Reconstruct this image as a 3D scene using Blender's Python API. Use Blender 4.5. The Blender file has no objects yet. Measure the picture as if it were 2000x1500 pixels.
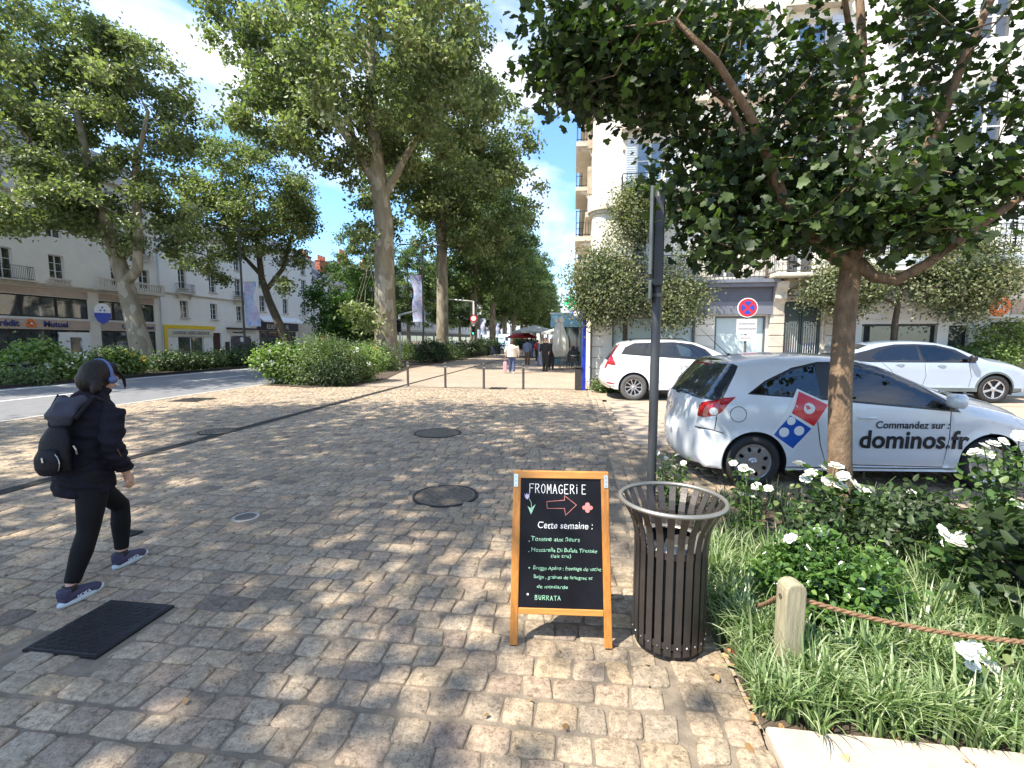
import bpy, bmesh, math, random
import numpy as np
from mathutils import Vector, Matrix, geometry as geo
R=math.radians; PI=math.pi
S=bpy.context.scene; COL=S.collection
# ------------------------------------------------------------------ camera
CAMP=Vector((0,0,1.65)); YAW=R(7.6); PIT=R(5.4); FPX=900.0
cd=bpy.data.cameras.new('camera'); cd.sensor_width=36; cd.lens=FPX/2000*36; cd.clip_start=.05; cd.clip_end=3000
cam=bpy.data.objects.new('camera',cd); COL.objects.link(cam)
cam.location=CAMP; cam.rotation_euler=(PI/2-PIT,0,YAW); S.camera=cam
# ------------------------------------------------------------------ sky, sun, exposure
SUN_EL=R(56); SH=Vector((.80,.60,0)).normalized()        # horizontal direction in which shadows fall
S.view_settings.view_transform='Standard'; S.view_settings.look='None'; S.view_settings.gamma=1
S.view_settings.use_curve_mapping=False; S.view_settings.exposure=1.2
W=bpy.data.worlds.new('World'); S.world=W; W.use_nodes=True
nt=W.node_tree; N=nt.nodes; L=nt.links; N.clear()
sky=N.new('ShaderNodeTexSky'); sky.sky_type='NISHITA'; sky.sun_disc=False; sky.sun_elevation=SUN_EL
sky.sun_rotation=math.atan2(-SH.x,-SH.y); sky.air_density=1.3; sky.dust_density=.3; sky.ozone_density=4
tc=N.new('ShaderNodeTexCoord'); mp=N.new('ShaderNodeMapping'); mp.inputs['Scale'].default_value=(1,1,2.2); mp.inputs['Location'].default_value=(2.6,1.7,.1)
n1=N.new('ShaderNodeTexNoise'); n1.inputs['Scale'].default_value=2.1; n1.inputs['Detail'].default_value=9; n1.inputs['Roughness'].default_value=.55; n1.inputs['Distortion'].default_value=.3
cr=N.new('ShaderNodeValToRGB'); cr.color_ramp.elements[0].position=.45; cr.color_ramp.elements[1].position=.62
n2=N.new('ShaderNodeTexNoise'); n2.inputs['Scale'].default_value=5; n2.inputs['Detail'].default_value=6
c2=N.new('ShaderNodeValToRGB'); c2.color_ramp.elements[0].position=.3; c2.color_ramp.elements[0].color=(3.3,3.6,4.1,1); c2.color_ramp.elements[1].position=.7; c2.color_ramp.elements[1].color=(5.3,5.35,5.4,1)
mx=N.new('ShaderNodeMixRGB'); bg=N.new('ShaderNodeBackground'); bg.inputs['Strength'].default_value=.15
ow=N.new('ShaderNodeOutputWorld')
L.new(tc.outputs['Generated'],mp.inputs['Vector']); L.new(mp.outputs[0],n1.inputs['Vector']); L.new(mp.outputs[0],n2.inputs['Vector'])
L.new(n1.outputs['Fac'],cr.inputs['Fac']); L.new(cr.outputs['Color'],mx.inputs['Fac']); L.new(n2.outputs['Fac'],c2.inputs['Fac'])
tn=N.new('ShaderNodeMixRGB'); tn.blend_type='MULTIPLY'; tn.inputs[0].default_value=1; tn.inputs[2].default_value=(.70,.87,1.04,1); L.new(sky.outputs[0],tn.inputs[1]); L.new(tn.outputs[0],mx.inputs[1]); L.new(c2.outputs['Color'],mx.inputs[2]); L.new(mx.outputs[0],bg.inputs['Color']); L.new(bg.outputs[0],ow.inputs['Surface'])
sd=bpy.data.lights.new('sun','SUN'); sd.energy=4.5; sd.angle=R(.53); sd.color=(1,.93,.80)
sun=bpy.data.objects.new('sun',sd); COL.objects.link(sun)
sdir=Vector((SH.x*math.cos(SUN_EL),SH.y*math.cos(SUN_EL),-math.sin(SUN_EL)))
sun.rotation_euler=sdir.to_track_quat('-Z','Y').to_euler()
S.cycles.max_bounces=6; S.cycles.transparent_max_bounces=10; S.cycles.transmission_bounces=4; S.cycles.diffuse_bounces=3; S.cycles.glossy_bounces=3
S.cycles.caustics_reflective=False; S.cycles.caustics_refractive=False
# ------------------------------------------------------------------ measuring helpers (photo point -> place in the street)
_fw=Vector((-math.sin(YAW)*math.cos(PIT),math.cos(YAW)*math.cos(PIT),-math.sin(PIT))); _rt=Vector((math.cos(YAW),math.sin(YAW),0)); _up=_rt.cross(_fw)
def ray(u,v): return _fw+_rt*((u-1000)/FPX)-_up*((v-750)/FPX)
def gz(u,v,z=0.): d=ray(u,v); return CAMP+d*((z-CAMP.z)/d.z)
def gx(u,v,X): d=ray(u,v); return CAMP+d*(X/d.x)
def gy(u,v,Y): d=ray(u,v); return CAMP+d*(Y/d.y)
def gd(u,v,D): return CAMP+ray(u,v)*D
def pxof(p):
    q=Vector(p)-CAMP; z=q.dot(_fw); return (1000+FPX*q.dot(_rt)/z,750-FPX*q.dot(_up)/z,z)
# ------------------------------------------------------------------ materials
M={}
def srgb(h):
    c=[int(h[i:i+2],16)/255 for i in (0,2,4)]; return tuple(x/12.92 if x<=.04045 else ((x+.055)/1.055)**2.4 for x in c)
def pm(name,col,rough=.6,metal=0.,var=.12,scale=8.,bump=0.,bscale=40.,coat=0.,spec=.5,coord='Object',stretch=None,col2=None,detail=6):
    """procedural material: base colour broken up by noise, optional fine relief"""
    m=bpy.data.materials.new(name); m.use_nodes=True; t=m.node_tree; b=t.nodes['Principled BSDF']
    b.inputs['Roughness'].default_value=rough; b.inputs['Metallic'].default_value=metal
    b.inputs['Specular IOR Level'].default_value=spec; b.inputs['Coat Weight'].default_value=coat; b.inputs['Coat Roughness'].default_value=.04
    tc=t.nodes.new('ShaderNodeTexCoord'); mp=t.nodes.new('ShaderNodeMapping'); t.links.new(tc.outputs[coord],mp.inputs[0])
    if stretch: mp.inputs['Scale'].default_value=stretch
    n=t.nodes.new('ShaderNodeTexNoise'); n.inputs['Scale'].default_value=scale; n.inputs['Detail'].default_value=detail; n.inputs['Roughness'].default_value=.6
    t.links.new(mp.outputs[0],n.inputs['Vector'])
    r=t.nodes.new('ShaderNodeValToRGB'); r.color_ramp.elements[0].position=.3; r.color_ramp.elements[1].position=.7
    lo=tuple(max(0,c*(1-var)) for c in col) if col2 is None else col2; hi=tuple(min(1,c*(1+var)) for c in col) if col2 is None else col
    r.color_ramp.elements[0].color=(*lo,1); r.color_ramp.elements[1].color=(*hi,1)
    t.links.new(n.outputs['Fac'],r.inputs['Fac']); t.links.new(r.outputs[0],b.inputs['Base Color'])
    if bump:
        n2=t.nodes.new('ShaderNodeTexNoise'); n2.inputs['Scale'].default_value=bscale; n2.inputs['Detail'].default_value=5
        t.links.new(mp.outputs[0],n2.inputs['Vector'])
        bp=t.nodes.new('ShaderNodeBump'); bp.inputs['Strength'].default_value=min(1,bump); bp.inputs['Distance'].default_value=.01*max(1,bump)
        t.links.new(n2.outputs['Fac'],bp.inputs['Height']); t.links.new(bp.outputs[0],b.inputs['Normal'])
    M[name]=m; return m
def leafmat(name,cols,rough=.45,trans=.35,spec=.4,tcol=None,emiss=0):
    m=bpy.data.materials.new(name); m.use_nodes=True; t=m.node_tree; b=t.nodes['Principled BSDF']; o=t.nodes['Material Output']
    a=t.nodes.new('ShaderNodeAttribute'); a.attribute_name='rnd'
    r=t.nodes.new('ShaderNodeValToRGB'); e=r.color_ramp.elements
    e[0].color=(*cols[0],1); e[1].color=(*cols[-1],1)
    for i,c in enumerate(cols[1:-1]):
        k=e.new((i+1)/(len(cols)-1)); k.color=(*c,1)
    t.links.new(a.outputs['Fac'],r.inputs['Fac']); t.links.new(r.outputs[0],b.inputs['Base Color'])
    b.inputs['Roughness'].default_value=rough; b.inputs['Specular IOR Level'].default_value=spec
    tr=t.nodes.new('ShaderNodeBsdfTranslucent'); h=t.nodes.new('ShaderNodeMixRGB'); h.blend_type='MULTIPLY'; h.inputs['Fac'].default_value=1
    h.inputs[2].default_value=(*(tcol or (1.5,1.9,.6)),1); t.links.new(r.outputs[0],h.inputs[1]); t.links.new(h.outputs[0],tr.inputs['Color'])
    mi=t.nodes.new('ShaderNodeMixShader'); mi.inputs['Fac'].default_value=trans
    t.links.new(b.outputs[0],mi.inputs[1]); t.links.new(tr.outputs[0],mi.inputs[2]); t.links.new(mi.outputs[0],o.inputs['Surface'])
    M[name]=m; return m
def glassmat(name,tint,opac,rough=.02):
    m=bpy.data.materials.new(name); m.use_nodes=True; t=m.node_tree; t.nodes.remove(t.nodes['Principled BSDF']); o=t.nodes['Material Output']
    tr=t.nodes.new('ShaderNodeBsdfTransparent'); tr.inputs[0].default_value=(*tint,1)
    gl=t.nodes.new('ShaderNodeBsdfGlossy'); gl.inputs['Roughness'].default_value=rough; gl.inputs['Color'].default_value=(.95,.97,1,1)
    df=t.nodes.new('ShaderNodeBsdfDiffuse'); df.inputs[0].default_value=(.01,.012,.014,1)
    m1=t.nodes.new('ShaderNodeMixShader'); m1.inputs[0].default_value=opac
    fr=t.nodes.new('ShaderNodeFresnel'); fr.inputs['IOR'].default_value=1.85
    m2=t.nodes.new('ShaderNodeMixShader')
    t.links.new(tr.outputs[0],m1.inputs[1]); t.links.new(df.outputs[0],m1.inputs[2]); t.links.new(fr.outputs[0],m2.inputs[0])
    t.links.new(m1.outputs[0],m2.inputs[1]); t.links.new(gl.outputs[0],m2.inputs[2]); t.links.new(m2.outputs[0],o.inputs['Surface'])
    M[name]=m; return m
def winmat(name,col,rough=.05):
    """window seen from outside in daylight: dark room behind reflecting glass"""
    m=pm(name,col,rough,0,.5,1.5,0,spec=1.0); m.node_tree.nodes['Principled BSDF'].inputs['Coat Weight'].default_value=1.
    return m
def emimat(name,col,st):
    m=bpy.data.materials.new(name); m.use_nodes=True; b=m.node_tree.nodes['Principled BSDF']; b.inputs['Base Color'].default_value=(*col,1)
    b.inputs['Emission Color'].default_value=(*col,1); b.inputs['Emission Strength'].default_value=st; M[name]=m; return m
# ------------------------------------------------------------------ object helpers
def tag(o,label=None,cat=None,group=None,kind=None):
    if label: o['label']=label
    if cat: o['category']=cat
    if group: o['group']=group
    if kind: o['kind']=kind
    return o
def thing(name,label,cat,loc=(0,0,0),rz=0,group=None):
    o=bpy.data.objects.new(name,None); o.empty_display_size=.1; COL.objects.link(o); o.location=loc; o.rotation_euler=(0,0,rz)
    return tag(o,label,cat,group)
def link(name,me,mat=None,parent=None,smooth=False,loc=None):
    if mat is not None:
        me.materials.clear()
        for x in (mat if isinstance(mat,(list,tuple)) else [mat]): me.materials.append(M[x] if isinstance(x,str) else x)
    if smooth is True: me.polygons.foreach_set('use_smooth',[True]*len(me.polygons))
    o=bpy.data.objects.new(name,me); COL.objects.link(o)
    if parent is not None: o.parent=parent
    if loc is not None: o.location=loc
    return o
def copy_tree(o,parent=None):
    c=o.copy(); COL.objects.link(c)
    if parent is not None: c.parent=parent
    for ch in list(o.children): copy_tree(ch,c)
    return c
class MB:
    """collects simple shapes in one mesh"""
    def __init__(s): s.v=[]; s.f=[]; s.mi=[]; s.cur=0
    def add(s,vs,fs):
        b=len(s.v); s.v+= [tuple(p) for p in vs]; s.f+=[tuple(b+i for i in f) for f in fs]; s.mi+=[s.cur]*len(fs); return s
    def box(s,x0,x1,y0,y1,z0,z1,mtx=None):
        vs=[Vector(p) for p in ((x0,y0,z0),(x1,y0,z0),(x1,y1,z0),(x0,y1,z0),(x0,y0,z1),(x1,y0,z1),(x1,y1,z1),(x0,y1,z1))]
        if mtx: vs=[mtx@p for p in vs]
        return s.add(vs,[(0,3,2,1),(4,5,6,7),(0,1,5,4),(1,2,6,5),(2,3,7,6),(3,0,4,7)])
    def bev(s,x0,x1,y0,y1,z0,z1,b=.005,mtx=None):
        """box with chamfered edges"""
        xs=(x0,x0+b,x1-b,x1); ys=(y0,y0+b,y1-b,y1); zs=(z0,z0+b,z1-b,z1)
        P=[]; idx={}
        def p(i,j,k):
            if (i,j,k) not in idx: idx[(i,j,k)]=len(P); P.append(Vector((xs[i],ys[j],zs[k])))
            return idx[(i,j,k)]
        F=[]
        for k in (0,3): F.append([p(1,1,k),p(2,1,k),p(2,2,k),p(1,2,k)])
        for j in (0,3): F.append([p(1,j,1),p(2,j,1),p(2,j,2),p(1,j,2)])
        for i in (0,3): F.append([p(i,1,1),p(i,2,1),p(i,2,2),p(i,1,2)])
        for a,a2 in ((0,1),(3,2)):
            for c,c2 in ((0,1),(3,2)):
                F.append([p(1,a,c2),p(2,a,c2),p(2,a2,c),p(1,a2,c)])
                F.append([p(a,1,c2),p(a,2,c2),p(a2,2,c),p(a2,1,c)])
                F.append([p(a,c2,1),p(a,c2,2),p(a2,c,2),p(a2,c,1)])
        for i,i2 in ((0,1),(3,2)):
            for j,j2 in ((0,1),(3,2)):
                for k,k2 in ((0,1),(3,2)): F.append([p(i,j2,k2),p(i2,j,k2),p(i2,j2,k)])
        if mtx: P=[mtx@q for q in P]
        return s.add(P,F)
    def quad(s,a,b,c,d): return s.add([a,b,c,d],[(0,1,2,3)])
    def lathe(s,prof,n=24,c=(0,0,0),mtx=None,a0=0,a1=2*PI,cap=False):
        full=abs(a1-a0-2*PI)<1e-6; k=n if full else n+1; vs=[]
        for (r,z) in prof:
            for i in range(k):
                a=a0+(a1-a0)*i/n; p=Vector((c[0]+r*math.cos(a),c[1]+r*math.sin(a),c[2]+z)); vs.append(mtx@p if mtx else p)
        fs=[]
        for j in range(len(prof)-1):
            for i in range(n):
                i2=(i+1)%k; fs.append((j*k+i,j*k+i2,(j+1)*k+i2,(j+1)*k+i))
        if cap: fs.append(tuple(range(k-1,-1,-1))); fs.append(tuple((len(prof)-1)*k+i for i in range(k)))
        return s.add(vs,fs)
    def tube(s,pts,rad,n=8,cap=True,flat=1.,up=None):
        pts=[Vector(p) for p in pts]; m=len(pts); rad=rad if isinstance(rad,(list,tuple)) else [rad]*m
        t=(pts[1]-pts[0]).normalized(); u=Vector(up) if up else (Vector((0,0,1)) if abs(t.z)<.9 else Vector((1,0,0))); u=(u-t*u.dot(t)).normalized(); vs=[]
        for i in range(m):
            t=(pts[min(i+1,m-1)]-pts[max(i-1,0)]).normalized(); u=(u-t*u.dot(t)); 
            if u.length<1e-5: u=t.orthogonal()
            u.normalize(); w=t.cross(u)
            for k in range(n):
                a=2*PI*k/n; vs.append(pts[i]+u*(math.cos(a)*rad[i])+w*(math.sin(a)*rad[i]*flat))
        fs=[]
        for i in range(m-1):
            for k in range(n): k2=(k+1)%n; fs.append((i*n+k,i*n+k2,(i+1)*n+k2,(i+1)*n+k))
        if cap: fs.append(tuple(range(n-1,-1,-1))); fs.append(tuple((m-1)*n+k for k in range(n)))
        return s.add(vs,fs)
    def prism(s,poly,z0,z1,mtx=None):
        n=len(poly); vs=[Vector((x,y,z0)) for x,y in poly]+[Vector((x,y,z1)) for x,y in poly]
        if mtx: vs=[mtx@p for p in vs]
        return s.add(vs,[tuple(range(n-1,-1,-1)),tuple(range(n,2*n))]+[(i,(i+1)%n,n+(i+1)%n,n+i) for i in range(n)])
    def mesh(s,name='m',weld=False):
        me=bpy.data.meshes.new(name); me.from_pydata(s.v,[],s.f)
        if any(s.mi): me.polygons.foreach_set('material_index',s.mi)
        bm=bmesh.new(); bm.from_mesh(me)
        if weld: bmesh.ops.remove_doubles(bm,verts=bm.verts,dist=1e-4)
        bmesh.ops.recalc_face_normals(bm,faces=bm.faces); bm.to_mesh(me); bm.free(); me.update(); return me
    def build(s,name,mat,parent=None,smooth=False,loc=None,weld=False):
        return link(name,s.mesh(name,weld),mat,parent,smooth,loc)
def autosmooth(o,ang=35):
    me=o.data; me.polygons.foreach_set('use_smooth',[True]*len(me.polygons)); 
    try: me.set_sharp_from_angle(angle=R(ang))
    except Exception: pass
    return o
def to_real(o,voxel=None,smooth=0,subs=0,skin=False):
    """apply modifiers by evaluating them"""
    if voxel:
        m=o.modifiers.new('r','REMESH'); m.mode='VOXEL'; m.voxel_size=voxel; m.use_smooth_shade=True
    if smooth:
        m=o.modifiers.new('s','SMOOTH'); m.factor=.5; m.iterations=smooth
    dg=bpy.context.evaluated_depsgraph_get(); dg.update(); e=o.evaluated_get(dg); me=bpy.data.meshes.new_from_object(e,depsgraph=dg)
    mats=[x for x in o.data.materials]; o.modifiers.clear(); o.data=me
    if not len(me.materials):
        for x in mats: me.materials.append(x)
    me.polygons.foreach_set('use_smooth',[True]*len(me.polygons)); return o
FONTCACHE={}
def textmesh(txt,size=1.,spacing=1.,bold=0.,align='CENTER'):
    c=bpy.data.curves.new('t','FONT'); c.body=txt; c.size=size; c.align_x=align; c.space_character=spacing; c.offset=bold; c.resolution_u=3; c.fill_mode='FRONT' if hasattr(c,'fill_mode') else c.fill_mode
    o=bpy.data.objects.new('t',c); COL.objects.link(o); dg=bpy.context.evaluated_depsgraph_get(); me=bpy.data.meshes.new_from_object(o.evaluated_get(dg),depsgraph=dg)
    bpy.data.objects.remove(o); bpy.data.curves.remove(c); return me
def text(name,txt,size,mtx,mat,parent=None,spacing=1.,bold=0.,align='CENTER',warp=None,thick=.002):
    me=textmesh(txt,size,spacing,bold,align)
    bm=bmesh.new(); bm.from_mesh(me)
    g=bmesh.ops.extrude_face_region(bm,geom=bm.faces[:]); vs=[e for e in g['geom'] if isinstance(e,bmesh.types.BMVert)]
    bmesh.ops.translate(bm,verts=vs,vec=(0,0,thick))
    for v in bm.verts:
        if warp: v.co=warp(v.co)
        v.co=mtx@v.co
    bm.to_mesh(me); bm.free(); return link(name,me,mat,parent)
def numesh(name,V,faces_flat,fsize,attr=None):
    """fast mesh from arrays; all faces have fsize corners"""
    me=bpy.data.meshes.new(name); me.vertices.add(len(V)); me.vertices.foreach_set('co',V.astype(np.float32).ravel())
    nf=len(faces_flat)//fsize; me.loops.add(len(faces_flat)); me.loops.foreach_set('vertex_index',faces_flat.astype(np.int32))
    me.polygons.add(nf); me.polygons.foreach_set('loop_start',np.arange(nf,dtype=np.int32)*fsize)
    try: me.polygons.foreach_set('loop_total',np.full(nf,fsize,dtype=np.int32))
    except Exception: pass
    if attr is not None:
        a=me.attributes.new('rnd','FLOAT','POINT'); a.data.foreach_set('value',attr.astype(np.float32))
    me.update(calc_edges=True); return me
# leaf templates: vertices and faces (all faces equally long)
def tmpl_kite(w=.62,fold=.18): return np.array([(0,0,0),(-w/2,.5,fold),(0,1,-.1),(w/2,.5,fold)],float),np.array([[0,2,1],[0,3,2]])
def tmpl_lobed():
    half=[(0,0),(.14,.04),(.38,.03),(.42,.20),(.58,.38),(.50,.50),(.30,.50),(.31,.74),(.18,.80),(0,1.)]
    V=[(x,y-.35,.16*x) for x,y in half]+[(-x,y-.35,.16*x) for x,y in half[1:-1]]
    n=len(half); right=list(range(n)); left=[0]+[n+i for i in range(n-2)]+[n-1]
    return np.array(V,float),np.array([right[::-1],left])
def tmpl_oval(w=.5):
    half=[(0,0),(.5*w,.25),(.46*w,.6),(.2*w,.88),(0,1)]
    V=[(x,y,.25*x) for x,y in half]+[(-x,y,.25*x) for x,y in half[1:-1]]
    n=len(half); return np.array(V,float),np.array([list(range(n))[::-1],[0]+[n+i for i in range(n-2)]+[n-1]])
def leaves(name,pos,nrm,size,tmpl,rng,mat,parent=None,rnd=None):
    T,F=tmpl; n=len(pos); m=len(T); nrm=nrm/np.maximum(np.linalg.norm(nrm,axis=1,keepdims=True),1e-6)
    a=rng.normal(size=(n,3)); t=a-nrm*(a*nrm).sum(1,keepdims=True); t/=np.maximum(np.linalg.norm(t,axis=1,keepdims=True),1e-6); b=np.cross(nrm,t)
    sz=size if np.ndim(size) else np.full(n,size); sz=sz[:,None,None]
    V=pos[:,None,:]+sz*(T[None,:,0,None]*t[:,None,:]+T[None,:,1,None]*b[:,None,:]+T[None,:,2,None]*nrm[:,None,:])
    Fl=(F[None]+(np.arange(n)*m)[:,None,None]).ravel()
    if rnd is None: rnd=rng.random(n)
    me=numesh(name,V.reshape(-1,3),Fl,F.shape[1],np.repeat(rnd,m)); return link(name,me,mat,parent)
# ------------------------------------------------------------------ trees
def skeleton(trunk,clusters,limbs=(),twig=.012,expo=2.4,up=.25,rng=None,minz=0.):
    """trunk/limbs: lists of (x,y,z,r); clusters joined one by one to the nearest wood. returns positions, parents, radii"""
    P=[];par=[];rmin=[];fixed=[]
    def addpath(path,start):
        prev=start
        for i,(x,y,z,r) in enumerate(path):
            q=np.array((x,y,z),float)
            if prev>=0:
                d=np.linalg.norm(q-P[prev]); k=max(1,int(d/.45)) if len(P)<400 else 1; p0=P[prev]; r0=rmin[prev] if i else min(rmin[prev],path[0][3])
                for j in range(1,k+1):
                    P.append(p0+(q-p0)*j/k); par.append(prev); rmin.append(r0+(r-r0)*j/k); fixed.append(1); prev=len(P)-1
            else: P.append(q); par.append(-1); rmin.append(r); fixed.append(1); prev=0
    addpath(trunk,-1)
    for lp in limbs:
        q=np.array(lp[0][:3]); d=np.linalg.norm(np.array(P)-q,axis=1); addpath(lp,int(d.argmin()))
    c=np.array(clusters); base=np.array(P[0]); 
    PA=np.array(P); d0=np.array([np.linalg.norm(PA-q,axis=1).min() for q in c]); order=np.argsort(d0)
    buf=np.zeros((len(P)+len(c)*3+5,3)); n=len(P); buf[:n]=PA
    for i in order:
        q=c[i]; d=np.linalg.norm(buf[:n]-q,axis=1)+up*np.maximum(0,buf[:n,2]-q[2]+.2)+ (buf[:n,2]<minz)*50
        j=int(d.argmin()); p0=buf[j].copy(); dd=np.linalg.norm(q-p0); prev=j
        k=3 if dd>1. else (2 if dd>.4 else 1)
        for s in range(1,k+1):
            f=s/k; p=p0+(q-p0)*f; 
            if s<k: p=p+rng.normal(size=3)*dd*.05+np.array((0,0,dd*.06*math.sin(PI*f)))
            buf[n]=p; par.append(prev); rmin.append(twig); fixed.append(0); prev=n; n+=1
    P=buf[:n]; rad=np.zeros(n)
    acc=np.zeros(n)
    for i in range(n-1,0,-1):
        r=max(twig,acc[i]**(1/expo)) if acc[i]>0 else twig
        if fixed[i]: r=rmin[i]
        rad[i]=r; acc[par[i]]+=r**expo*(1 if not fixed[i] else 0)
    rad[0]=rmin[0]
    return P,par,rad
def wood_mesh(P,par,rad,mb=None,sides=(10,6,4),rmin=0,flare=None):
    mb=mb or MB(); ch=[[] for _ in P]
    for i,p in enumerate(par):
        if p>=0: ch[p].append(i)
    stack=[(0,None)]
    while stack:
        i,prev=stack.pop(); path=[i] if prev is None else [prev,i]; cur=i
        while ch[cur]:
            k=sorted(ch[cur],key=lambda q:-rad[q]); 
            for q in k[1:]: stack.append((q,cur))
            path.append(k[0]); cur=k[0]
        rr=[rad[q] for q in path]
        if prev is not None: rr[0]=min(rad[prev],rr[1]*1.25)
        if max(rr)<rmin or len(path)<2: continue
        n=sides[0] if max(rr)>.06 else (sides[1] if max(rr)>.025 else sides[2])
        mb.tube([P[q] for q in path],rr,n,cap=False)
    return mb
def blob_points(rng,blobs,n,shell=.45):
    """points in ellipsoids (cx,cy,cz,rx,ry,rz[,weight]), denser near the outside"""
    w=np.array([ (b[6] if len(b)>6 else b[3]*b[4]*b[5]) for b in blobs],float); w/=w.sum(); out=[]
    for b,k in zip(blobs,rng.multinomial(n,w)):
        d=rng.normal(size=(k,3)); d/=np.linalg.norm(d,axis=1,keepdims=True); r=(shell+(1-shell)*rng.random(k)**.6)[:,None]
        out.append(np.array(b[:3])+d*r*np.array(b[3:6]))
    return np.concatenate(out)
def tree(name,label,cat,trunk,blobs,nclus,nleaf,lsize,lmat,bark,seed,spread=.5,limbs=(),group=None,tm=None,twig=.012,shell=.4,keep=None,upb=.8,rmin=0,sides=(10,6,4),minz=0,flat=.6):
    rng=np.random.default_rng(seed); base=Vector(trunk[0][:3]); t=thing(name,label,cat,base,0,group)
    c=blob_points(rng,blobs,nclus,shell)
    if keep is not None: c=np.array([q for q in c if keep(q)])
    P,par,rad=skeleton(trunk,c,limbs,twig=twig,rng=rng,minz=minz)
    b=np.array(base); mb=wood_mesh([Vector(q-b) for q in P],par,rad,sides=sides,rmin=rmin); mb.build('trunk',bark,t,smooth=True)
    k=rng.multinomial(nleaf,np.full(len(c),1/len(c))); idx=np.repeat(np.arange(len(c)),k); cl_r=rng.random(len(c))
    pos=c[idx]+rng.normal(size=(len(idx),3))*spread*np.array((1,1,flat))
    cen=np.average(c,axis=0); nrm=rng.normal(size=(len(idx),3))*.9+np.array((0,0,upb))+(pos-cen)/np.linalg.norm(pos-cen,axis=1,keepdims=True)*.4
    rnd=np.clip(cl_r[idx]*.45+rng.random(len(idx))*.55,0,1)
    leaves('crown',pos-b,nrm,lsize*(.6+.6*rng.random(len(idx))),tm or tmpl_kite(),rng,lmat,t,rnd); return t
def bush(name,label,cat,blobs,nclus,nleaf,lsize,lmat,seed,spread=.12,tm=None,group=None,stem='bark_dark',z0=0.,flowers=None,upb=.8,parts=True,nst=10):
    rng=np.random.default_rng(seed); b0=np.array(blobs[0]); base=np.array((b0[0],b0[1],z0)); t=thing(name,label,cat,Vector(base),0,group)
    c=blob_points(rng,blobs,nclus,.35); c[:,2]=np.maximum(c[:,2],z0+.04)
    mb=MB()
    for q in c[:nst]: 
        a=base+np.array((rng.normal()*.08,rng.normal()*.08,0)); m_=(a+q)/2+np.array((0,0,.1)); mb.tube([a-base,m_-base,q-base],[.014,.01,.006],4,False)
    mb.build('stem',stem,t)
    k=rng.multinomial(nleaf,np.full(len(c),1/len(c))); idx=np.repeat(np.arange(len(c)),k); cr_=rng.random(len(c))
    pos=c[idx]+rng.normal(size=(len(idx),3))*spread; pos[:,2]=np.maximum(pos[:,2],z0+.01); nrm=rng.normal(size=(len(idx),3))+np.array((0,0,upb))+(pos-base)*.6
    leaves('foliage',pos-base,nrm,lsize*(.6+.7*rng.random(len(idx))),tm or tmpl_kite(),rng,lmat,t,np.clip(cr_[idx]*.5+rng.random(len(idx))*.5,0,1))
    if flowers:
        n,sz,fm=flowers; c2=blob_points(rng,[tuple(b[:3])+tuple(1.04*x for x in b[3:6]) for b in blobs],n*2,.95); c2=c2[c2[:,2]>blobs[0][2]*.8][:n]
        pos=np.repeat(c2,7,axis=0)+rng.normal(size=(len(c2)*7,3))*sz*.45
        leaves('blossom',pos-base,rng.normal(size=pos.shape)+np.array((0,-.4,.9)),sz*(.5+.5*rng.random(len(pos))),tmpl_oval(.9),rng,fm,t)
    return t
# ================================================================== materials
pm('soil',(.075,.055,.038),.95,0,.5,14,.8,60)
pm('litter',(.30,.19,.10),.9,0,.5,30)
pm('asphalt',(.17,.17,.175),.9,0,.14,3,.3,120)
pm('street_sand',(.40,.315,.235),.9,0,.09,5,.25,150)
pm('mortar',(.21,.17,.125),.95,0,.3,12,.5,90)
pm('white_line',(.75,.75,.73),.7,0,.1,30)
pm('kerb_stone',(.36,.33,.29),.85,0,.15,9,.4,70)
pm('pale_kerb',(.48,.40,.32),.85,0,.15,9,.4,70)
pm('drain_metal',(.055,.05,.045),.6,.6,.3,30,.3,80)
pm('iron',(.03,.028,.03),.5,.5,.3,25,.3,90)
pm('cast_iron',(.17,.14,.11),.6,.5,.4,18,.5,60)
pm('chrome',(.6,.6,.6),.2,1,.05,10)
pm('steel_grey',(.13,.125,.125),.4,.5,.15,12)
pm('pole_grey',(.05,.053,.058),.45,.2,.1,6)
pm('sign_back',(.12,.14,.14),.5,.3,.2,6)
pm('bin_metal',(.075,.066,.062),.42,.55,.18,9,.12,60)
pm('bin_rim',(.30,.29,.26),.35,.6,.1,9)
pm('black',(.012,.012,.013),.6,0,.3,20)
pm('rubber',(.022,.022,.023),.75,0,.2,20,.2,90)
pm('old_rubber',(.10,.098,.095),.85,0,.15,20,.2,90)
pm('oak',(.48,.19,.035),.42,0,.28,7,.15,60,coat=.25,stretch=(9,9,1))
pm('oak_light',(.56,.24,.05),.42,0,.22,7,.15,60,coat=.25,stretch=(1,9,9))
pm('chalkboard',(.007,.007,.011),.45,0,.5,4,spec=.2)
pm('chalk_white',(.72,.72,.72),.9,0,.2,60); pm('chalk_green',(.30,.55,.38),.9,0,.25,60); pm('chalk_pink',(.70,.22,.20),.9,0,.2,60); pm('chalk_red',(.45,.16,.14),.9,0,.3,60); pm('chalk_lilac',(.55,.50,.68),.9,0,.2,60)
pm('post_wood',(.34,.30,.20),.8,0,.32,6,.4,40,stretch=(14,14,1.2))
pm('rope',(.24,.14,.075),.95,0,.35,60,.6,200)
pm('bark_maple',(.27,.18,.11),.85,0,.45,9,1.2,30,stretch=(2.2,2.2,1),col2=(.12,.075,.045))
pm('bark_dark',(.085,.065,.045),.9,0,.4,12,.8,30)
pm('bark_plane_dark',(.14,.11,.075),.9,0,.4,6,.8,20,col2=(.06,.05,.035))
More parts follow.
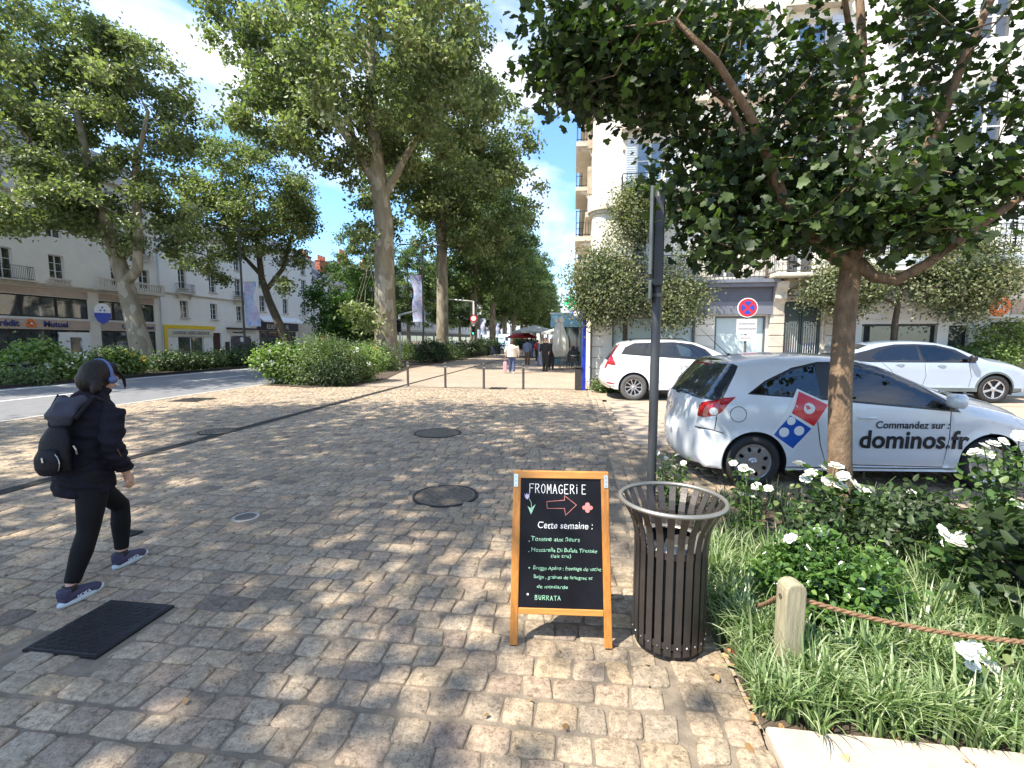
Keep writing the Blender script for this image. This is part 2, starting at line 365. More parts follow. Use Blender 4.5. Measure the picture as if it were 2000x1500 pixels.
def plane_bark():
    m=pm('bark_plane',(.34,.30,.235),.9,0,.3,2.2,.8,14,stretch=(1.3,1.3,.5),col2=(.15,.125,.09),detail=3); t=m.node_tree
    v=t.nodes.new('ShaderNodeTexVoronoi'); v.inputs['Scale'].default_value=3.2; v.feature='F1'
    mp=[n for n in t.nodes if n.type=='MAPPING'][0]; t.links.new(mp.outputs[0],v.inputs['Vector'])
    rr=[n for n in t.nodes if n.type=='VALTORGB'][0]; mi=t.nodes.new('ShaderNodeMixRGB'); mi.blend_type='MIX'
    r2=t.nodes.new('ShaderNodeValToRGB'); e=r2.color_ramp.elements; e[0].position=.3; e[0].color=(.20,.17,.11,1); e[1].position=.7; e[1].color=(.42,.38,.30,1); r2.color_ramp.interpolation='CONSTANT'
    x=t.nodes.new('ShaderNodeSeparateColor'); t.links.new(v.outputs['Color'],x.inputs[0]); t.links.new(x.outputs[0],r2.inputs['Fac'])
    mi.inputs['Fac'].default_value=.5; t.links.new(rr.outputs[0],mi.inputs[1]); t.links.new(r2.outputs[0],mi.inputs[2]); t.links.new(mi.outputs[0],t.nodes['Principled BSDF'].inputs['Base Color'])
plane_bark()
leafmat('leaf_maple',[(.015,.026,.012),(.024,.040,.016),(.038,.062,.022),(.07,.11,.032),(.13,.19,.055)],.5,.26,.35)
leafmat('leaf_plane',[(.06,.08,.034),(.11,.145,.055),(.175,.21,.085),(.27,.30,.14),(.42,.42,.26)],.45,.38,.5,(1.25,1.5,.7))  # palest tones paint sunlit highlights over a darker leaf base
leafmat('leaf_plane_far',[(.05,.075,.03),(.09,.13,.05),(.14,.19,.07),(.24,.29,.12)],.45,.36,.45,(1.25,1.55,.7))
leafmat('leaf_street',[(.035,.055,.025),(.08,.105,.05),(.15,.17,.09),(.27,.27,.16),(.20,.15,.08)],.5,.25,.4)
leafmat('leaf_young',[(.02,.05,.012),(.045,.10,.018),(.09,.17,.03)],.5,.35,.4)
leafmat('leaf_shrub',[(.05,.08,.03),(.09,.13,.05),(.15,.20,.08),(.24,.29,.15)],.5,.25,.4)
leafmat('leaf_hydrangea',[(.06,.10,.025),(.12,.18,.05),(.22,.30,.10),(.36,.42,.20)],.5,.3,.4)
leafmat('leaf_dark',[(.014,.026,.010),(.028,.048,.018),(.045,.075,.027),(.08,.125,.045)],.45,.2,.4)
leafmat('leaf_hedge',[(.025,.045,.018),(.05,.08,.03),(.09,.13,.05),(.14,.18,.08)],.45,.25,.4)
leafmat('leaf_glossy',[(.025,.055,.016),(.05,.11,.025),(.10,.19,.04),(.22,.32,.09)],.25,.22,.6)
leafmat('leaf_rose',[(.03,.06,.02),(.06,.12,.03),(.11,.19,.06),(.20,.24,.09)],.45,.35,.4)
leafmat('blade',[(.05,.08,.03),(.11,.17,.06),(.19,.27,.11),(.33,.40,.21),(.52,.55,.38)],.35,.3,.5)
leafmat('blade_shaded',[(.012,.026,.015),(.035,.055,.032),(.07,.10,.065)],.35,.2,.5)  # shaded copy of the grass blades: the shade is put into the colour
leafmat('petal_white',[(.78,.78,.70),(.85,.85,.80),(.80,.80,.66)],.7,.25,.2,(1,1,.95))
leafmat('petal_yellow',[(.65,.45,.05),(.75,.6,.15)],.7,.25,.2,(1,1,.9))
leafmat('dry_leaf',[(.22,.12,.05),(.35,.22,.10),(.45,.32,.17),(.16,.08,.04)],.8,.15,.2,(1,1,.9))
pm('stone_cream',(.76,.72,.63),.85,0,.07,1.6,.2,30)
pm('stone_white',(.76,.71,.63),.85,0,.05,1.2,.2,30)
pm('render_white',(.80,.78,.73),.85,0,.05,1.,.15,40)
pm('stone_trim',(.58,.52,.43),.85,0,.14,4,.3,40)
pm('stone_pink',(.48,.37,.30),.85,0,.1,3,.2,40)
pm('stone_weathered',(.42,.35,.26),.85,0,.3,5,.5,40)
pm('window_white',(.7,.7,.69),.5,0,.05,10)
pm('frame_dark',(.02,.02,.024),.4,.2,.2,10)
pm('slate',(.09,.095,.11),.6,0,.2,6,.4,30)
pm('zinc',(.32,.35,.38),.5,.3,.12,4)
pm('chimney_brick',(.42,.13,.07),.85,0,.25,10,.4,30)
pm('shutter_grey',(.55,.60,.66),.6,0,.06,5)
pm('shop_slate',(.10,.105,.135),.5,0,.1,5); pm('shop_slate_light',(.17,.18,.215),.5,0,.1,5)
pm('shop_film',(.52,.62,.62),.35,0,.06,2,spec=.7)
pm('door_green',(.045,.075,.08),.4,0,.2,5,spec=.6)
pm('yellow_paint',(.75,.52,.02),.5,0,.08,5); pm('cream_panel',(.62,.58,.42),.6,0,.1,5)
pm('navy_panel',(.02,.026,.05),.45,0,.1,5); pm('brown_panel',(.06,.022,.015),.6,0,.1,5); pm('arch_grey',(.055,.055,.075),.5,0,.1,5)
pm('awning_white',(.75,.75,.75),.8,0,.05,5); pm('blue_paint',(.01,.03,.42),.4,0,.1,5); pm('sign_blue',(.02,.06,.42),.4,0,.05,5); pm('sign_orange',(.75,.16,.03),.45,0,.05,5)
pm('sign_white',(.78,.78,.78),.5,0,.04,5); pm('sign_red',(.6,.02,.03),.4,0,.05,5); pm('sign_grey',(.6,.6,.6),.5,0,.04,5); pm('letter_grey',(.28,.28,.3),.6,0,.1,5); pm('letter_navy',(.025,.03,.15),.5,0,.1,5)
pm('lemon',(.5,.45,.3),.6)
winmat('glass_shop',(.05,.06,.065),.04); winmat('glass_window',(.03,.035,.045),.05); winmat('glass_blue',(.10,.17,.26),.06)
glassmat('car_glass',(.78,.84,.82),.04); glassmat('car_glass_dark',(.10,.11,.14),.6)
pm('paint_white',(.72,.73,.74),.3,0,.01,3,coat=1.); pm('paint_bluewhite',(.36,.43,.53),.3,.1,.01,3,coat=1.); pm('paint_silver',(.70,.72,.75),.28,.05,.012,3,coat=1.)
pm('trim_black',(.018,.018,.02),.35,0,.1,5,spec=.6); pm('seam',(.03,.03,.033),.6); pm('lamp_red',(.42,.012,.015),.08,0,.25,9,coat=1.); pm('lamp_clear',(.62,.62,.64),.08,0,.1,9,coat=1.); pm('lamp_orange',(.6,.14,.02),.15)
pm('rim_silver',(.50,.50,.52),.3,.75,.06,9); pm('interior_dark',(.018,.018,.02),.7,0,.2,9); pm('decal_red',(.62,.015,.03),.3,0,.02,5,coat=.6); pm('decal_blue',(.01,.085,.42),.3,0,.02,5,coat=.6); pm('decal_black',(.02,.02,.024),.35,0,.05,5); pm('decal_white',(.75,.75,.75),.35,0,.02,5)
pm('skin',(.52,.30,.21),.5,0,.08,20); pm('hair_dark',(.010,.006,.005),.5,0,.5,30,.8,160,stretch=(1,1,.2),spec=.3); pm('jacket_black',(.008,.007,.013),.8,0,.35,9,1.3,16,spec=.2); pm('hood_grey',(.03,.032,.05),.75,0,.2,9,.7,30); pm('leggings',(.005,.005,.006),.7,0,.3,9,.3,30,spec=.2)
pm('backpack_black',(.005,.005,.008),.6,0,.3,9,.4,60,spec=.25); pm('shoe_navy',(.045,.04,.085),.7,0,.2,30,.4,120); pm('shoe_sole',(.52,.60,.66),.6,0,.1,20); pm('headset_blue',(.07,.11,.27),.4,0,.05,9); pm('zip',(.5,.5,.5),.3,.8)
pm('cloth_cream',(.62,.55,.48),.85,0,.08,9,.3,30); pm('denim',(.06,.08,.18),.85,0,.15,12); pm('cloth_brown',(.16,.09,.05),.85,0,.15,12); pm('cloth_bluegrey',(.15,.19,.28),.85,0,.15,12); pm('cloth_black',(.014,.014,.017),.8,0,.2,12); pm('cloth_red',(.45,.04,.04),.8,0,.1,9); pm('cloth_pink',(.6,.33,.40),.8,0,.1,9); pm('hair_brown',(.10,.045,.03),.6,0,.2,30)
pm('parasol_grey',(.38,.40,.37),.8,0,.08,5,.3,30); pm('parasol_closed',(.46,.46,.42),.8,0,.08,5,.3,30); pm('chair_weave',(.05,.04,.035),.7,0,.3,60); pm('table_grey',(.22,.21,.2),.5)
emimat('ad_screen',(.62,.82,.95),.9); emimat('pharmacy_green',(.05,.75,.35),1.1); emimat('signal_green',(.05,.9,.5),2.)
pm('kiosk_teal',(.22,.36,.40),.4,0,.08,4); pm('mural_blue',(.10,.20,.45),.6,0,.4,2,col2=(.4,.5,.65))
def banner_mat():
    m=pm('banner_cloth',(.45,.62,.85),.7,0,.1,1.6,0,col2=(.20,.38,.72),detail=4); t=m.node_tree
    r=[n for n in t.nodes if n.type=='VALTORGB'][0]; e=r.color_ramp.elements; e[0].position=.2; e[0].color=(.06,.22,.55,1); e[1].position=.8; e[1].color=(.30,.55,.82,1)
    for p,c in ((.40,(.34,.44,.70)),(.5,(.52,.56,.72)),(.58,(.50,.40,.60)),(.68,(.30,.42,.72))): k=e.new(p); k.color=(*c,1)
banner_mat()
def cobble_mat():
    m=bpy.data.materials.new('cobble'); m.use_nodes=True; t=m.node_tree; n=t.nodes; l=t.links; b=n['Principled BSDF']; b.inputs['Roughness'].default_value=.8; b.inputs['Specular IOR Level'].default_value=.35
    a=n.new('ShaderNodeAttribute'); a.attribute_name='rnd'; r=n.new('ShaderNodeValToRGB'); e=r.color_ramp.elements; r.color_ramp.interpolation='LINEAR'
    e[0].color=(.21,.17,.135,1); e[1].color=(.29,.225,.175,1)
    for p,c in ((.08,(.35,.275,.195)),(.24,(.42,.32,.22)),(.38,(.35,.285,.21)),(.52,(.48,.37,.25)),(.62,(.41,.305,.22)),(.74,(.45,.34,.215)),(.82,(.38,.315,.235)),(.9,(.49,.385,.27)),(.97,(.33,.255,.19))): k=e.new(p); k.color=(*c,1)
    l.new(a.outputs['Fac'],r.inputs['Fac'])
    tc=n.new('ShaderNodeTexCoord'); g=n.new('ShaderNodeNewGeometry')
    def noise(s,d=5,ro=.6):
        x=n.new('ShaderNodeTexNoise'); x.inputs['Scale'].default_value=s; x.inputs['Detail'].default_value=d; x.inputs['Roughness'].default_value=ro; l.new(g.outputs['Position'],x.inputs['Vector']); return x
    def ramp(x,p0,c0,p1,c1):
        y=n.new('ShaderNodeValToRGB'); y.color_ramp.elements[0].position=p0; y.color_ramp.elements[1].position=p1; y.color_ramp.elements[0].color=(c0,c0,c0,1); y.color_ramp.elements[1].color=(c1,c1,c1,1); l.new(x.outputs['Fac'],y.inputs['Fac']); return y
    def mul(a_,b_,f=1.):
        z=n.new('ShaderNodeMixRGB'); z.blend_type='MULTIPLY'; z.inputs['Fac'].default_value=f; l.new(a_.outputs[0],z.inputs[1]); l.new(b_.outputs[0],z.inputs[2]); return z
    c=mul(r,ramp(noise(28,6,.7),.32,.52,.66,1.25),.95); c=mul(c,ramp(noise(95,4),.34,.45,.48,1.06),.75); c=mul(c,ramp(noise(1.1,4),.3,.78,.7,1.12))
    # brown blotches of wear on some stones
    bl=n.new('ShaderNodeMixRGB'); bl.inputs[2].default_value=(.10,.065,.04,1); f=ramp(noise(15,7,.8),.55,0,.63,.7); l.new(f.outputs[0],bl.inputs[0]); l.new(c.outputs[0],bl.inputs[1])
    l.new(bl.outputs[0],b.inputs['Base Color'])
    h=n.new('ShaderNodeMath'); h.operation='ADD'; l.new(noise(40,6,.65).outputs['Fac'],h.inputs[0]); l.new(noise(160,4).outputs['Fac'],h.inputs[1])
    bp=n.new('ShaderNodeBump'); bp.inputs['Strength'].default_value=.6; bp.inputs['Distance'].default_value=.005; l.new(h.outputs[0],bp.inputs['Height']); l.new(bp.outputs[0],b.inputs['Normal']); M['cobble']=m
cobble_mat()
def far_paving():
    m=bpy.data.materials.new('far_paving'); m.use_nodes=True; t=m.node_tree; n=t.nodes; l=t.links; b=n['Principled BSDF']; b.inputs['Roughness'].default_value=.85
    g=n.new('ShaderNodeNewGeometry'); br=n.new('ShaderNodeTexBrick'); l.new(g.outputs['Position'],br.inputs['Vector']); br.inputs['Scale'].default_value=1; br.inputs['Brick Width'].default_value=.17; br.inputs['Row Height'].default_value=.145; br.inputs['Mortar Size'].default_value=.011
    br.inputs['Color1'].default_value=(.44,.35,.26,1); br.inputs['Color2'].default_value=(.36,.285,.225,1); br.inputs['Mortar'].default_value=(.24,.20,.16,1); br.inputs['Bias'].default_value=.1
    x=n.new('ShaderNodeTexNoise'); x.inputs['Scale'].default_value=.8; x.inputs['Detail'].default_value=6; l.new(g.outputs['Position'],x.inputs['Vector'])
    y=n.new('ShaderNodeValToRGB'); y.color_ramp.elements[0].position=.3; y.color_ramp.elements[0].color=(.85,.83,.8,1); y.color_ramp.elements[1].position=.7; l.new(x.outputs['Fac'],y.inputs['Fac'])
    z=n.new('ShaderNodeMixRGB'); z.blend_type='MULTIPLY'; z.inputs[0].default_value=1; l.new(br.outputs['Color'],z.inputs[1]); l.new(y.outputs[0],z.inputs[2]); l.new(z.outputs[0],b.inputs['Base Color']); M['far_paving']=m
far_paving()
# ================================================================== the ground
def sheet(name,poly,z,mat,kind='structure'):
    mb=MB(); mb.add([(x,y,z) for x,y in poly],[tuple(range(len(poly)))]); me=mb.mesh(name); 
    if me.polygons[0].normal.z<0: me.flip_normals()
    return tag(link(name,me,mat),kind=kind)
def rect(x0,x1,y0,y1): return [(x0,y0),(x1,y0),(x1,y1),(x0,y1)]
sheet('ground',rect(-900,900,-300,1500),-.06,'street_sand')
pav=sheet('pavement',rect(-11.6,.80,-6,15.9),-.009,'mortar')
sheet('promenade',rect(-11.6,.48,15.9,420),-.004,'far_paving')
sheet('parking_bay',rect(.8,24,4.95,7.35),-.016,'mortar')
sheet('side_street',rect(.92,60,7.35,13.0),-.010,'street_sand')
sheet('side_pavement',rect(.48,60,13.0,15.6),-.002,'street_sand')
sheet('road',rect(-19.5,-11.6,-60,420),-.010,'asphalt')
sheet('far_pavement',rect(-40.2,-19.65,-60,420),-.006,'asphalt')
mb=MB()
for i in range(-6,40): mb.box(-19.66,-19.5,i*3,i*3+2.99,-.05,.11)
tag(mb.build('kerb','iron'),kind='structure')
mb=MB()
for y0,y1 in ((-20,26),(26.3,120)): mb.box(-18.95,-18.80,y0,y1,-.008,-.005)
for k in range(-6,14): mb.box(-15.6,-15.48,k*7.5+1.6,k*7.5+5.1,-.008,-.005)
tag(mb.build('road_marking','white_line'),kind='structure')
mb=MB()
for k in range(18): mb.box(-11.72,-11.50,k*1.-2,k*1.-2+.985,-.03,.0)
tag(mb.build('kerb_flush','kerb_stone'),kind='structure')
# drain channel along the street
mb=MB(); mb.box(-6.28,-6.11,-2,400,-.03,.0015); dr=tag(mb.build('drain_channel','drain_metal'),'narrow dark slotted drain channel running along the cobbled street','drain')
mb=MB()
for k in range(300):
    y=2.5+k*.05; mb.box(-6.225,-6.165,y,y+.018,.0015,.004)
tag(mb.build('slot','black',dr),kind='stuff')
# cobblestones
rc=random.Random(5)
def stone(mb,rn,x0,x1,y0,y1,rr,full=True,z=0.):
    cx,cy=(x0+x1)/2,(y0+y1)/2; a,b=(x1-x0)/2,(y1-y0)/2; n=14 if full else 8; pts=[]
    sh=rr.uniform(-.012,.012); p_=rr.uniform(.20,.34)
    for k in range(n):
        th=2*PI*(k+.5)/n; c,s=math.cos(th),math.sin(th); u=math.copysign(abs(c)**p_,c); v=math.copysign(abs(s)**p_,s); j=1+rr.uniform(-.045,.035)
        pts.append((u*a*j+v*sh,v*b*j+u*sh*.4))
    tz=rr.uniform(-.0035,.0035)+z; tx,ty=rr.uniform(-.018,.018),rr.uniform(-.018,.018)
    rings=[(1.,-.03),(1.,-.008),(.965,-.0025),(.87,.0003)] if full else [(1.,-.02),(.98,-.005),(.88,0.)]
    base=len(mb.v)
    for q,h in rings:
        for (x,y) in pts: mb.v.append((cx+x*q,cy+y*q,h+tz+x*q*tx+y*q*ty+(rr.uniform(-.0012,.0012) if h>-.004 else 0)))
    mb.v.append((cx,cy,tz+.0015)); m=len(rings)
    for j in range(m-1):
        for k in range(n): k2=(k+1)%n; mb.f.append((base+j*n+k,base+j*n+k2,base+(j+1)*n+k2,base+(j+1)*n+k)); mb.mi.append(0)
    for k in range(n): mb.f.append((base+(m-1)*n+k,base+(m-1)*n+(k+1)%n,base+m*n)); mb.mi.append(0)
    rn+= [rr.random()]*(n*m+1)
HOLES=[('r',-2.91,-2.44,1.94,2.44),('c',*gz(870,967)[:2],.36),('c',*gz(855,845)[:2],.43),('c',*gz(480,1010)[:2],.13),('c',*gz(425,842)[:2],.33),('r',-2.88,-2.28,15.4,16.0),('r',-6.3,-6.09,-9,99),('r',-10.95,-10.1,11.1,11.9),('r',-3.85,-3.69,3.30,3.42)]
def blocked(x,y,pad=.05):
    for h in HOLES:
        if h[0]=='r' and h[1]-pad<x<h[2]+pad and h[3]-pad<y<h[4]+pad: return True
        if h[0]=='c' and (x-h[1])**2+(y-h[2])**2<(h[3]+pad*.6)**2: return True
    if x>.815 and 1.9<y<4.97: return True
    if x>.80 and 4.9<y<7.35 and x<.9: return True
    return False
stones=[]
def rows(xa,xb,ya,yb,rowh,wmin,wmax,along='x',phase=0):
    y=ya
    while y<yb:
        h=rowh*rc.uniform(.93,1.09); x=xa-rc.uniform(0,.12); wob=rc.uniform(0,6)
        while x<xb:
            w=rc.uniform(wmin,wmax); g=.0038; dy=.012*math.sin(x*1.7+wob); 
            if x>=xa-.03 and x+w<xb+.03:
                q=(max(x,xa)+g,min(x+w,xb)-g,y+g+dy,y+h-g+dy); 
                if q[1]-q[0]>.05: stones.append(q if along=='x' else (q[2],q[3],q[0],q[1]))
            x+=w
        y+=h
rows(-6.08,.50,1.25,15.4,.146,.125,.20); rows(-11.5,-6.31,2.2,15.4,.150,.13,.21)
rows(1.25,15.4,.505,.80,.143,.13,.19,'y'); rows(.92,9.,4.98,7.3,.15,.13,.20)
rows(.80,3.,1.0,1.70,.15,.14,.2)
vis=[]
for q in stones:
    cx,cy=(q[0]+q[1])/2,(q[2]+q[3])/2
    if blocked(cx,cy): continue
    u,v,d=pxof((cx,cy,0))
    if d<.3: continue
    area=(q[1]-q[0])*(q[3]-q[2])*1.65/d**3
    if -120<u<2120 and v<1640: vis.append((-(area if (0<u<2000 and v<1500) else area*.01),q))
    elif d<8 and abs(cx)<9: vis.append((0,q))
vis.sort(key=lambda t_:t_[0])
def finish_stone(mb,rn,name,parent):
    me=bpy.data.meshes.new(name); me.from_pydata(mb.v,[],mb.f); a=me.attributes.new('rnd','FLOAT','POINT'); a.data.foreach_set('value',rn); me.polygons.foreach_set('use_smooth',[True]*len(me.polygons)); return link(name,me,'cobble',parent)
for _,q in vis[:300]:
    mb=MB(); rn=[]; stone(mb,rn,*q,rc); finish_stone(mb,rn,'cobblestone',pav)
mb=MB(); rn=[]
for _,q in vis[300:]: stone(mb,rn,*q,rc,full=(q[2]<5.5))
tag(finish_stone(mb,rn,'cobblestone_field',pav),kind='stuff')
# covers in the paving
def round_cover(u,v,r,label,mat='cast_iron',ring=True):
    c=gz(u,v); t=thing('manhole_cover',label,'manhole cover',(c.x,c.y,0))
    mb=MB(); mb.lathe([(r,-.02),(r,.002),(r-.025,.004),(r-.03,-.004)],36); mb.build('rim','iron',t)
    mb=MB(); mb.lathe([(r-.03,-.004),(r-.035,.002),(.001,.002)],36); mb.build('lid',mat,t)
    mb=MB()
    for i in range(-7,8):
        for j in range(-7,8):
            x,y=i*r/7.5,j*r/7.5
            if x*x+y*y<(r-.06)**2 and (i+j)%2==0: mb.box(x-.016,x+.016,y-.007,y+.007,.002,.006)
    tag(mb.build('tread','cast_iron',t),kind='stuff'); return t
round_cover(870,967,.35,'worn round manhole cover in the cobbles behind the chalkboard')
round_cover(855,845,.42,'dark round manhole cover farther up the cobbles')
round_cover(425,842,.32,'round manhole cover touching the drain channel')
c=gz(480,1010); t=thing('valve_cover','small pale round valve cover set in the cobbles','cover',(c.x,c.y,0)); mb=MB(); mb.lathe([(.12,-.02),(.12,.003),(.09,.004)],24); mb.build('collar','kerb_stone',t); mb=MB(); mb.lathe([(.09,.004),(.08,.006),(.001,.006)],20); mb.build('lid','steel_grey',t)
def rect_cover(x0,x1,y0,y1,label,mat='drain_metal',k=12):
    t=thing('access_cover',label,'access cover',((x0+x1)/2,(y0+y1)/2,0)); w,h=(x1-x0)/2,(y1-y0)/2
    mb=MB(); mb.box(-w,w,-h,h,-.03,.006); mb.build('frame','iron',t); mb=MB(); mb.bev(-w+.015,w-.015,-h+.015,h-.015,.004,.009,.002); mb.build('plate',mat,t)
    mb=MB(); s=min(w,h)*2/k; nx=int(2*(w-.02)/s); ny=int(2*(h-.02)/s)
    for i in range(nx):
        for j in range(ny):
            cx,cy=-w+.02+(i+.5)*s,-h+.02+(j+.5)*s; a=PI/4 if (i+j)%2 else -PI/4
            mb.box(-.42*s,.42*s,-.1*s,.1*s,.009,.0125,Matrix.Translation((cx,cy,0))@Matrix.Rotation(a,4,'Z'))
    tag(mb.build('tread','drain_metal',t),kind='stuff'); return t
pm('plate_black',(.028,.028,.034),.45,.4,.3,9,.3,60)
rect_cover(-2.9,-2.45,1.95,2.43,'black square chequered plate in the paving at bottom left','plate_black',14)
rect_cover(-2.87,-2.29,15.41,15.99,'square steel cover between the middle bollards',k=6)
rect_cover(-10.93,-10.12,11.12,11.88,'dark grating near the edge of the road','drain_metal',8)
rect_cover(-3.85,-3.69,3.31,3.41,'small dark cover just behind the walking woman','drain_metal',6)
# ================================================================== buildings
def wall(parent,x0,x1,z0,z1,ops,mat,depth=.22,name='wall',y=0.):
    xs=sorted({x0,x1,*[o[0] for o in ops],*[o[1] for o in ops]}); zs=sorted({z0,z1,*[o[2] for o in ops],*[o[3] for o in ops]}); mb=MB()
    xs=[x for x in xs if x0<=x<=x1]; zs=[z for z in zs if z0<=z<=z1]
    for i in range(len(xs)-1):
        for j in range(len(zs)-1):
            cx,cz=(xs[i]+xs[i+1])/2,(zs[j]+zs[j+1])/2
            if any(o[0]<cx<o[1] and o[2]<cz<o[3] for o in ops): continue
            mb.add([(xs[i],y,zs[j]),(xs[i+1],y,zs[j]),(xs[i+1],y,zs[j+1]),(xs[i],y,zs[j+1])],[(0,1,2,3)])
    for a,b,c,d in [o[:4] for o in ops]:
        mb.add([(a,y,c),(a,y+depth,c),(a,y+depth,d),(a,y,d)],[(0,1,2,3)]); mb.add([(b,y,c),(b,y+depth,c),(b,y+depth,d),(b,y,d)],[(0,1,2,3)])
        mb.add([(a,y,c),(b,y,c),(b,y+depth,c),(a,y+depth,c)],[(0,1,2,3)]); mb.add([(a,y,d),(b,y,d),(b,y+depth,d),(a,y+depth,d)],[(0,1,2,3)])
    me=bpy.data.meshes.new(name); me.from_pydata(mb.v,[],mb.f); me.update(); return link(name,me,mat,parent)
def window(parent,x0,x1,z0,z1,y=.16,fw=.06,cols=2,rws=3,fmat='window_white',gmat='glass_window',sill=None,name='window',mullw=None):
    mb=MB(); mw=mullw or fw*.5
    mb.box(x0,x0+fw,y,y+.05,z0,z1); mb.box(x1-fw,x1,y,y+.05,z0,z1); mb.box(x0+fw,x1-fw,y,y+.05,z0,z0+fw); mb.box(x0+fw,x1-fw,y,y+.05,z1-fw,z1)
    for i in range(1,cols):
        c=x0+(x1-x0)*i/cols; w=fw*.75 if (cols==2) else mw; mb.box(c-w,c+w,y-.004,y+.05,z0+fw,z1-fw)
    for j in range(1,rws):
        c=z0+(z1-z0)*j/rws; mb.box(x0+fw,x1-fw,y+.004,y+.045,c-mw*.6,c+mw*.6)
    w=mb.build(name,fmat,parent); mb=MB(); mb.box(x0+.01,x1-.01,y+.03,y+.042,z0+.01,z1-.01); mb.build('pane',gmat,w)
    if sill: mb=MB(); mb.bev(x0-.12,x1+.12,-.14,y,z0-.11,z0-.003,.02); mb.build('sill',sill,w)
    return w
def boxpart(name,parent,mat,*b,bev=None):
    mb=MB(); (mb.bev(*b,bev) if bev else mb.box(*b)); return mb.build(name,mat,parent)
def railing(parent,x0,x1,y0,z0,h=.9,mat='iron',sp=.11,ret=True,fancy=False,name='railing'):
    mb=MB(); y1=0
    for z in (z0+.06,z0+h): mb.box(x0,x1,y0-.012,y0+.012,z-.012,z+.012)
    n=max(2,int((x1-x0)/sp))
    for i in range(n+1):
        x=x0+(x1-x0)*i/n; mb.box(x-.007,x+.007,y0-.007,y0+.007,z0,z0+h)
        if fancy and i<n:
            xc=x+(x1-x0)/n/2
            for zz in (z0+h*.3,z0+h*.62): mb.lathe([(sp*.42,0),(sp*.42,.012),(sp*.30,.012),(sp*.30,0)],8,mtx=Matrix.Translation((xc,y0,zz))@Matrix.Rotation(PI/2,4,'X'))
    if ret:
        for x in (x0,x1):
            for z in (z0+.06,z0+h): mb.box(x-.012,x+.012,y0,y1,z-.012,z+.012)
            for j in range(1,5): yy=y0+(y1-y0)*j/5; mb.box(x-.007,x+.007,yy-.007,yy+.007,z0,z0+h)
    return mb.build(name,mat,parent)
def balustrade(parent,x0,x1,y0,z0,h=.85,mat='stone_trim',sp=.24,piers=True):
    mb=MB(); mb.box(x0,x1,y0-.1,y0+.1,z0+h-.12,z0+h); mb.box(x0,x1,y0-.09,y0+.09,z0,z0+.1); n=max(2,int((x1-x0)/sp))
    for i in range(n):
        x=x0+(x1-x0)*(i+.5)/n; mb.lathe([(.04,.1),(.075,h*.32),(.035,h*.62),(.055,h-.12)],8,(x,y0,z0))
    if piers:
        for x in (x0,x1): mb.box(x-.13,x+.13,y0-.12,y0+.12,z0-.05,z0+h+.04)
    return mb.build('balustrade',mat,parent,smooth=False)
def cornice(parent,x0,x1,z,steps,mat,name='cornice'):
    mb=MB(); 
    for (dz0,dz1,out) in steps: mb.box(x0,x1,-out,-.002,z+dz0,z+dz1)
    return mb.build(name,mat,parent)
# ---- bank building, left side of the avenue ---------------------------------
Y0=14.
b=thing('bank_building','pale stone bank building with two rows of black framed glazing behind the far trees','building',(-40,Y0,0),PI/2)
ops=[]; wins=[]
def q(a): return a-Y0
bays=[(q(15),q(21)),(q(22.),q(33.7)),(q(34.6),q(39.8))]
for a,c in bays: ops+= [(a,c,0.05,2.5),(a,c,3.4,5.02)]
up=[]
for zf,top in ((6.45,8.25),(9.6,11.5),(12.9,14.5)):
    for yc in (18.2,24.5,28.2,31.6,36.4,39.0): up.append((q(yc)-.55,q(yc)+.55,zf if not(zf<7 and yc in (28.2,24.5)) else 5.98,top))
ops+=up; wall(b,0,q(40.3),0,15.2,ops,'stone_white',.3)
boxpart('side_wall',b,'stone_white',0,q(40.3),.32,12,0,15.2)
for a,c in bays:
    for z0,z1,nm in ((.05,2.5,'shop_window'),(3.4,5.02,'window')):
        n=max(3,round((c-a)/2.3)) if c-a>5.5 else 4
        for i in range(n):
            x0=a+(c-a)*i/n; x1=a+(c-a)*(i+1)/n; window(b,x0+.004,x1-.004,z0+.01,z1-.01,.1,.09,1,1,'frame_dark','glass_shop',name=nm)
    boxpart('lintel',b,'window_white',a-.1,c+.1,-.06,-.003,3.27,3.39); boxpart('fascia',b,'stone_pink',a,c,-.05,-.003,2.56,3.22); boxpart('panel',b,'stone_pink',a,c,-.04,-.003,5.08,5.62)
for (a,c,z0,z1) in up: window(b,a,c,z0,z1,.2,.06,2,3,'window_white','glass_window')
cornice(b,0,q(40.3),5.68,[(0,.1,.1),(.1,.2,.2),(.2,.27,.3)],'stone_trim'); cornice(b,0,q(40.3),12.2,[(0,.12,.12),(.12,.25,.25)],'stone_trim'); cornice(b,0,q(40.3),15.0,[(0,.15,.2),(.15,.35,.45)],'stone_trim')
balustrade(b,q(34.2),q(40.1),-.75,6.02); boxpart('balcony_slab',b,'stone_trim',q(34.1),q(40.2),-.95,-.004,5.86,6.0)
balustrade(b,q(30.9),q(32.4),-.2,5.99,.45,piers=False); balustrade(b,q(38.),q(39.9),-.25,9.0,.6,piers=False)
railing(b,q(26.6),q(29.5),-.7,6.02,.95); boxpart('balcony_slab',b,'stone_trim',q(26.4),q(29.7),-.8,-.004,5.9,6.0)
railing(b,q(23.2),q(25.6),-.4,6.0,.95)
mb=MB(); mb.add([(0,0,15.4),(q(40.3),0,15.4),(q(40.3),3,18.6),(0,3,18.6)],[(0,1,2,3)]); mb.add([(0,3,18.6),(q(40.3),3,18.6),(q(40.3),12,18.6),(0,12,18.6)],[(0,1,2,3)]); mb.build('roof','slate',b)
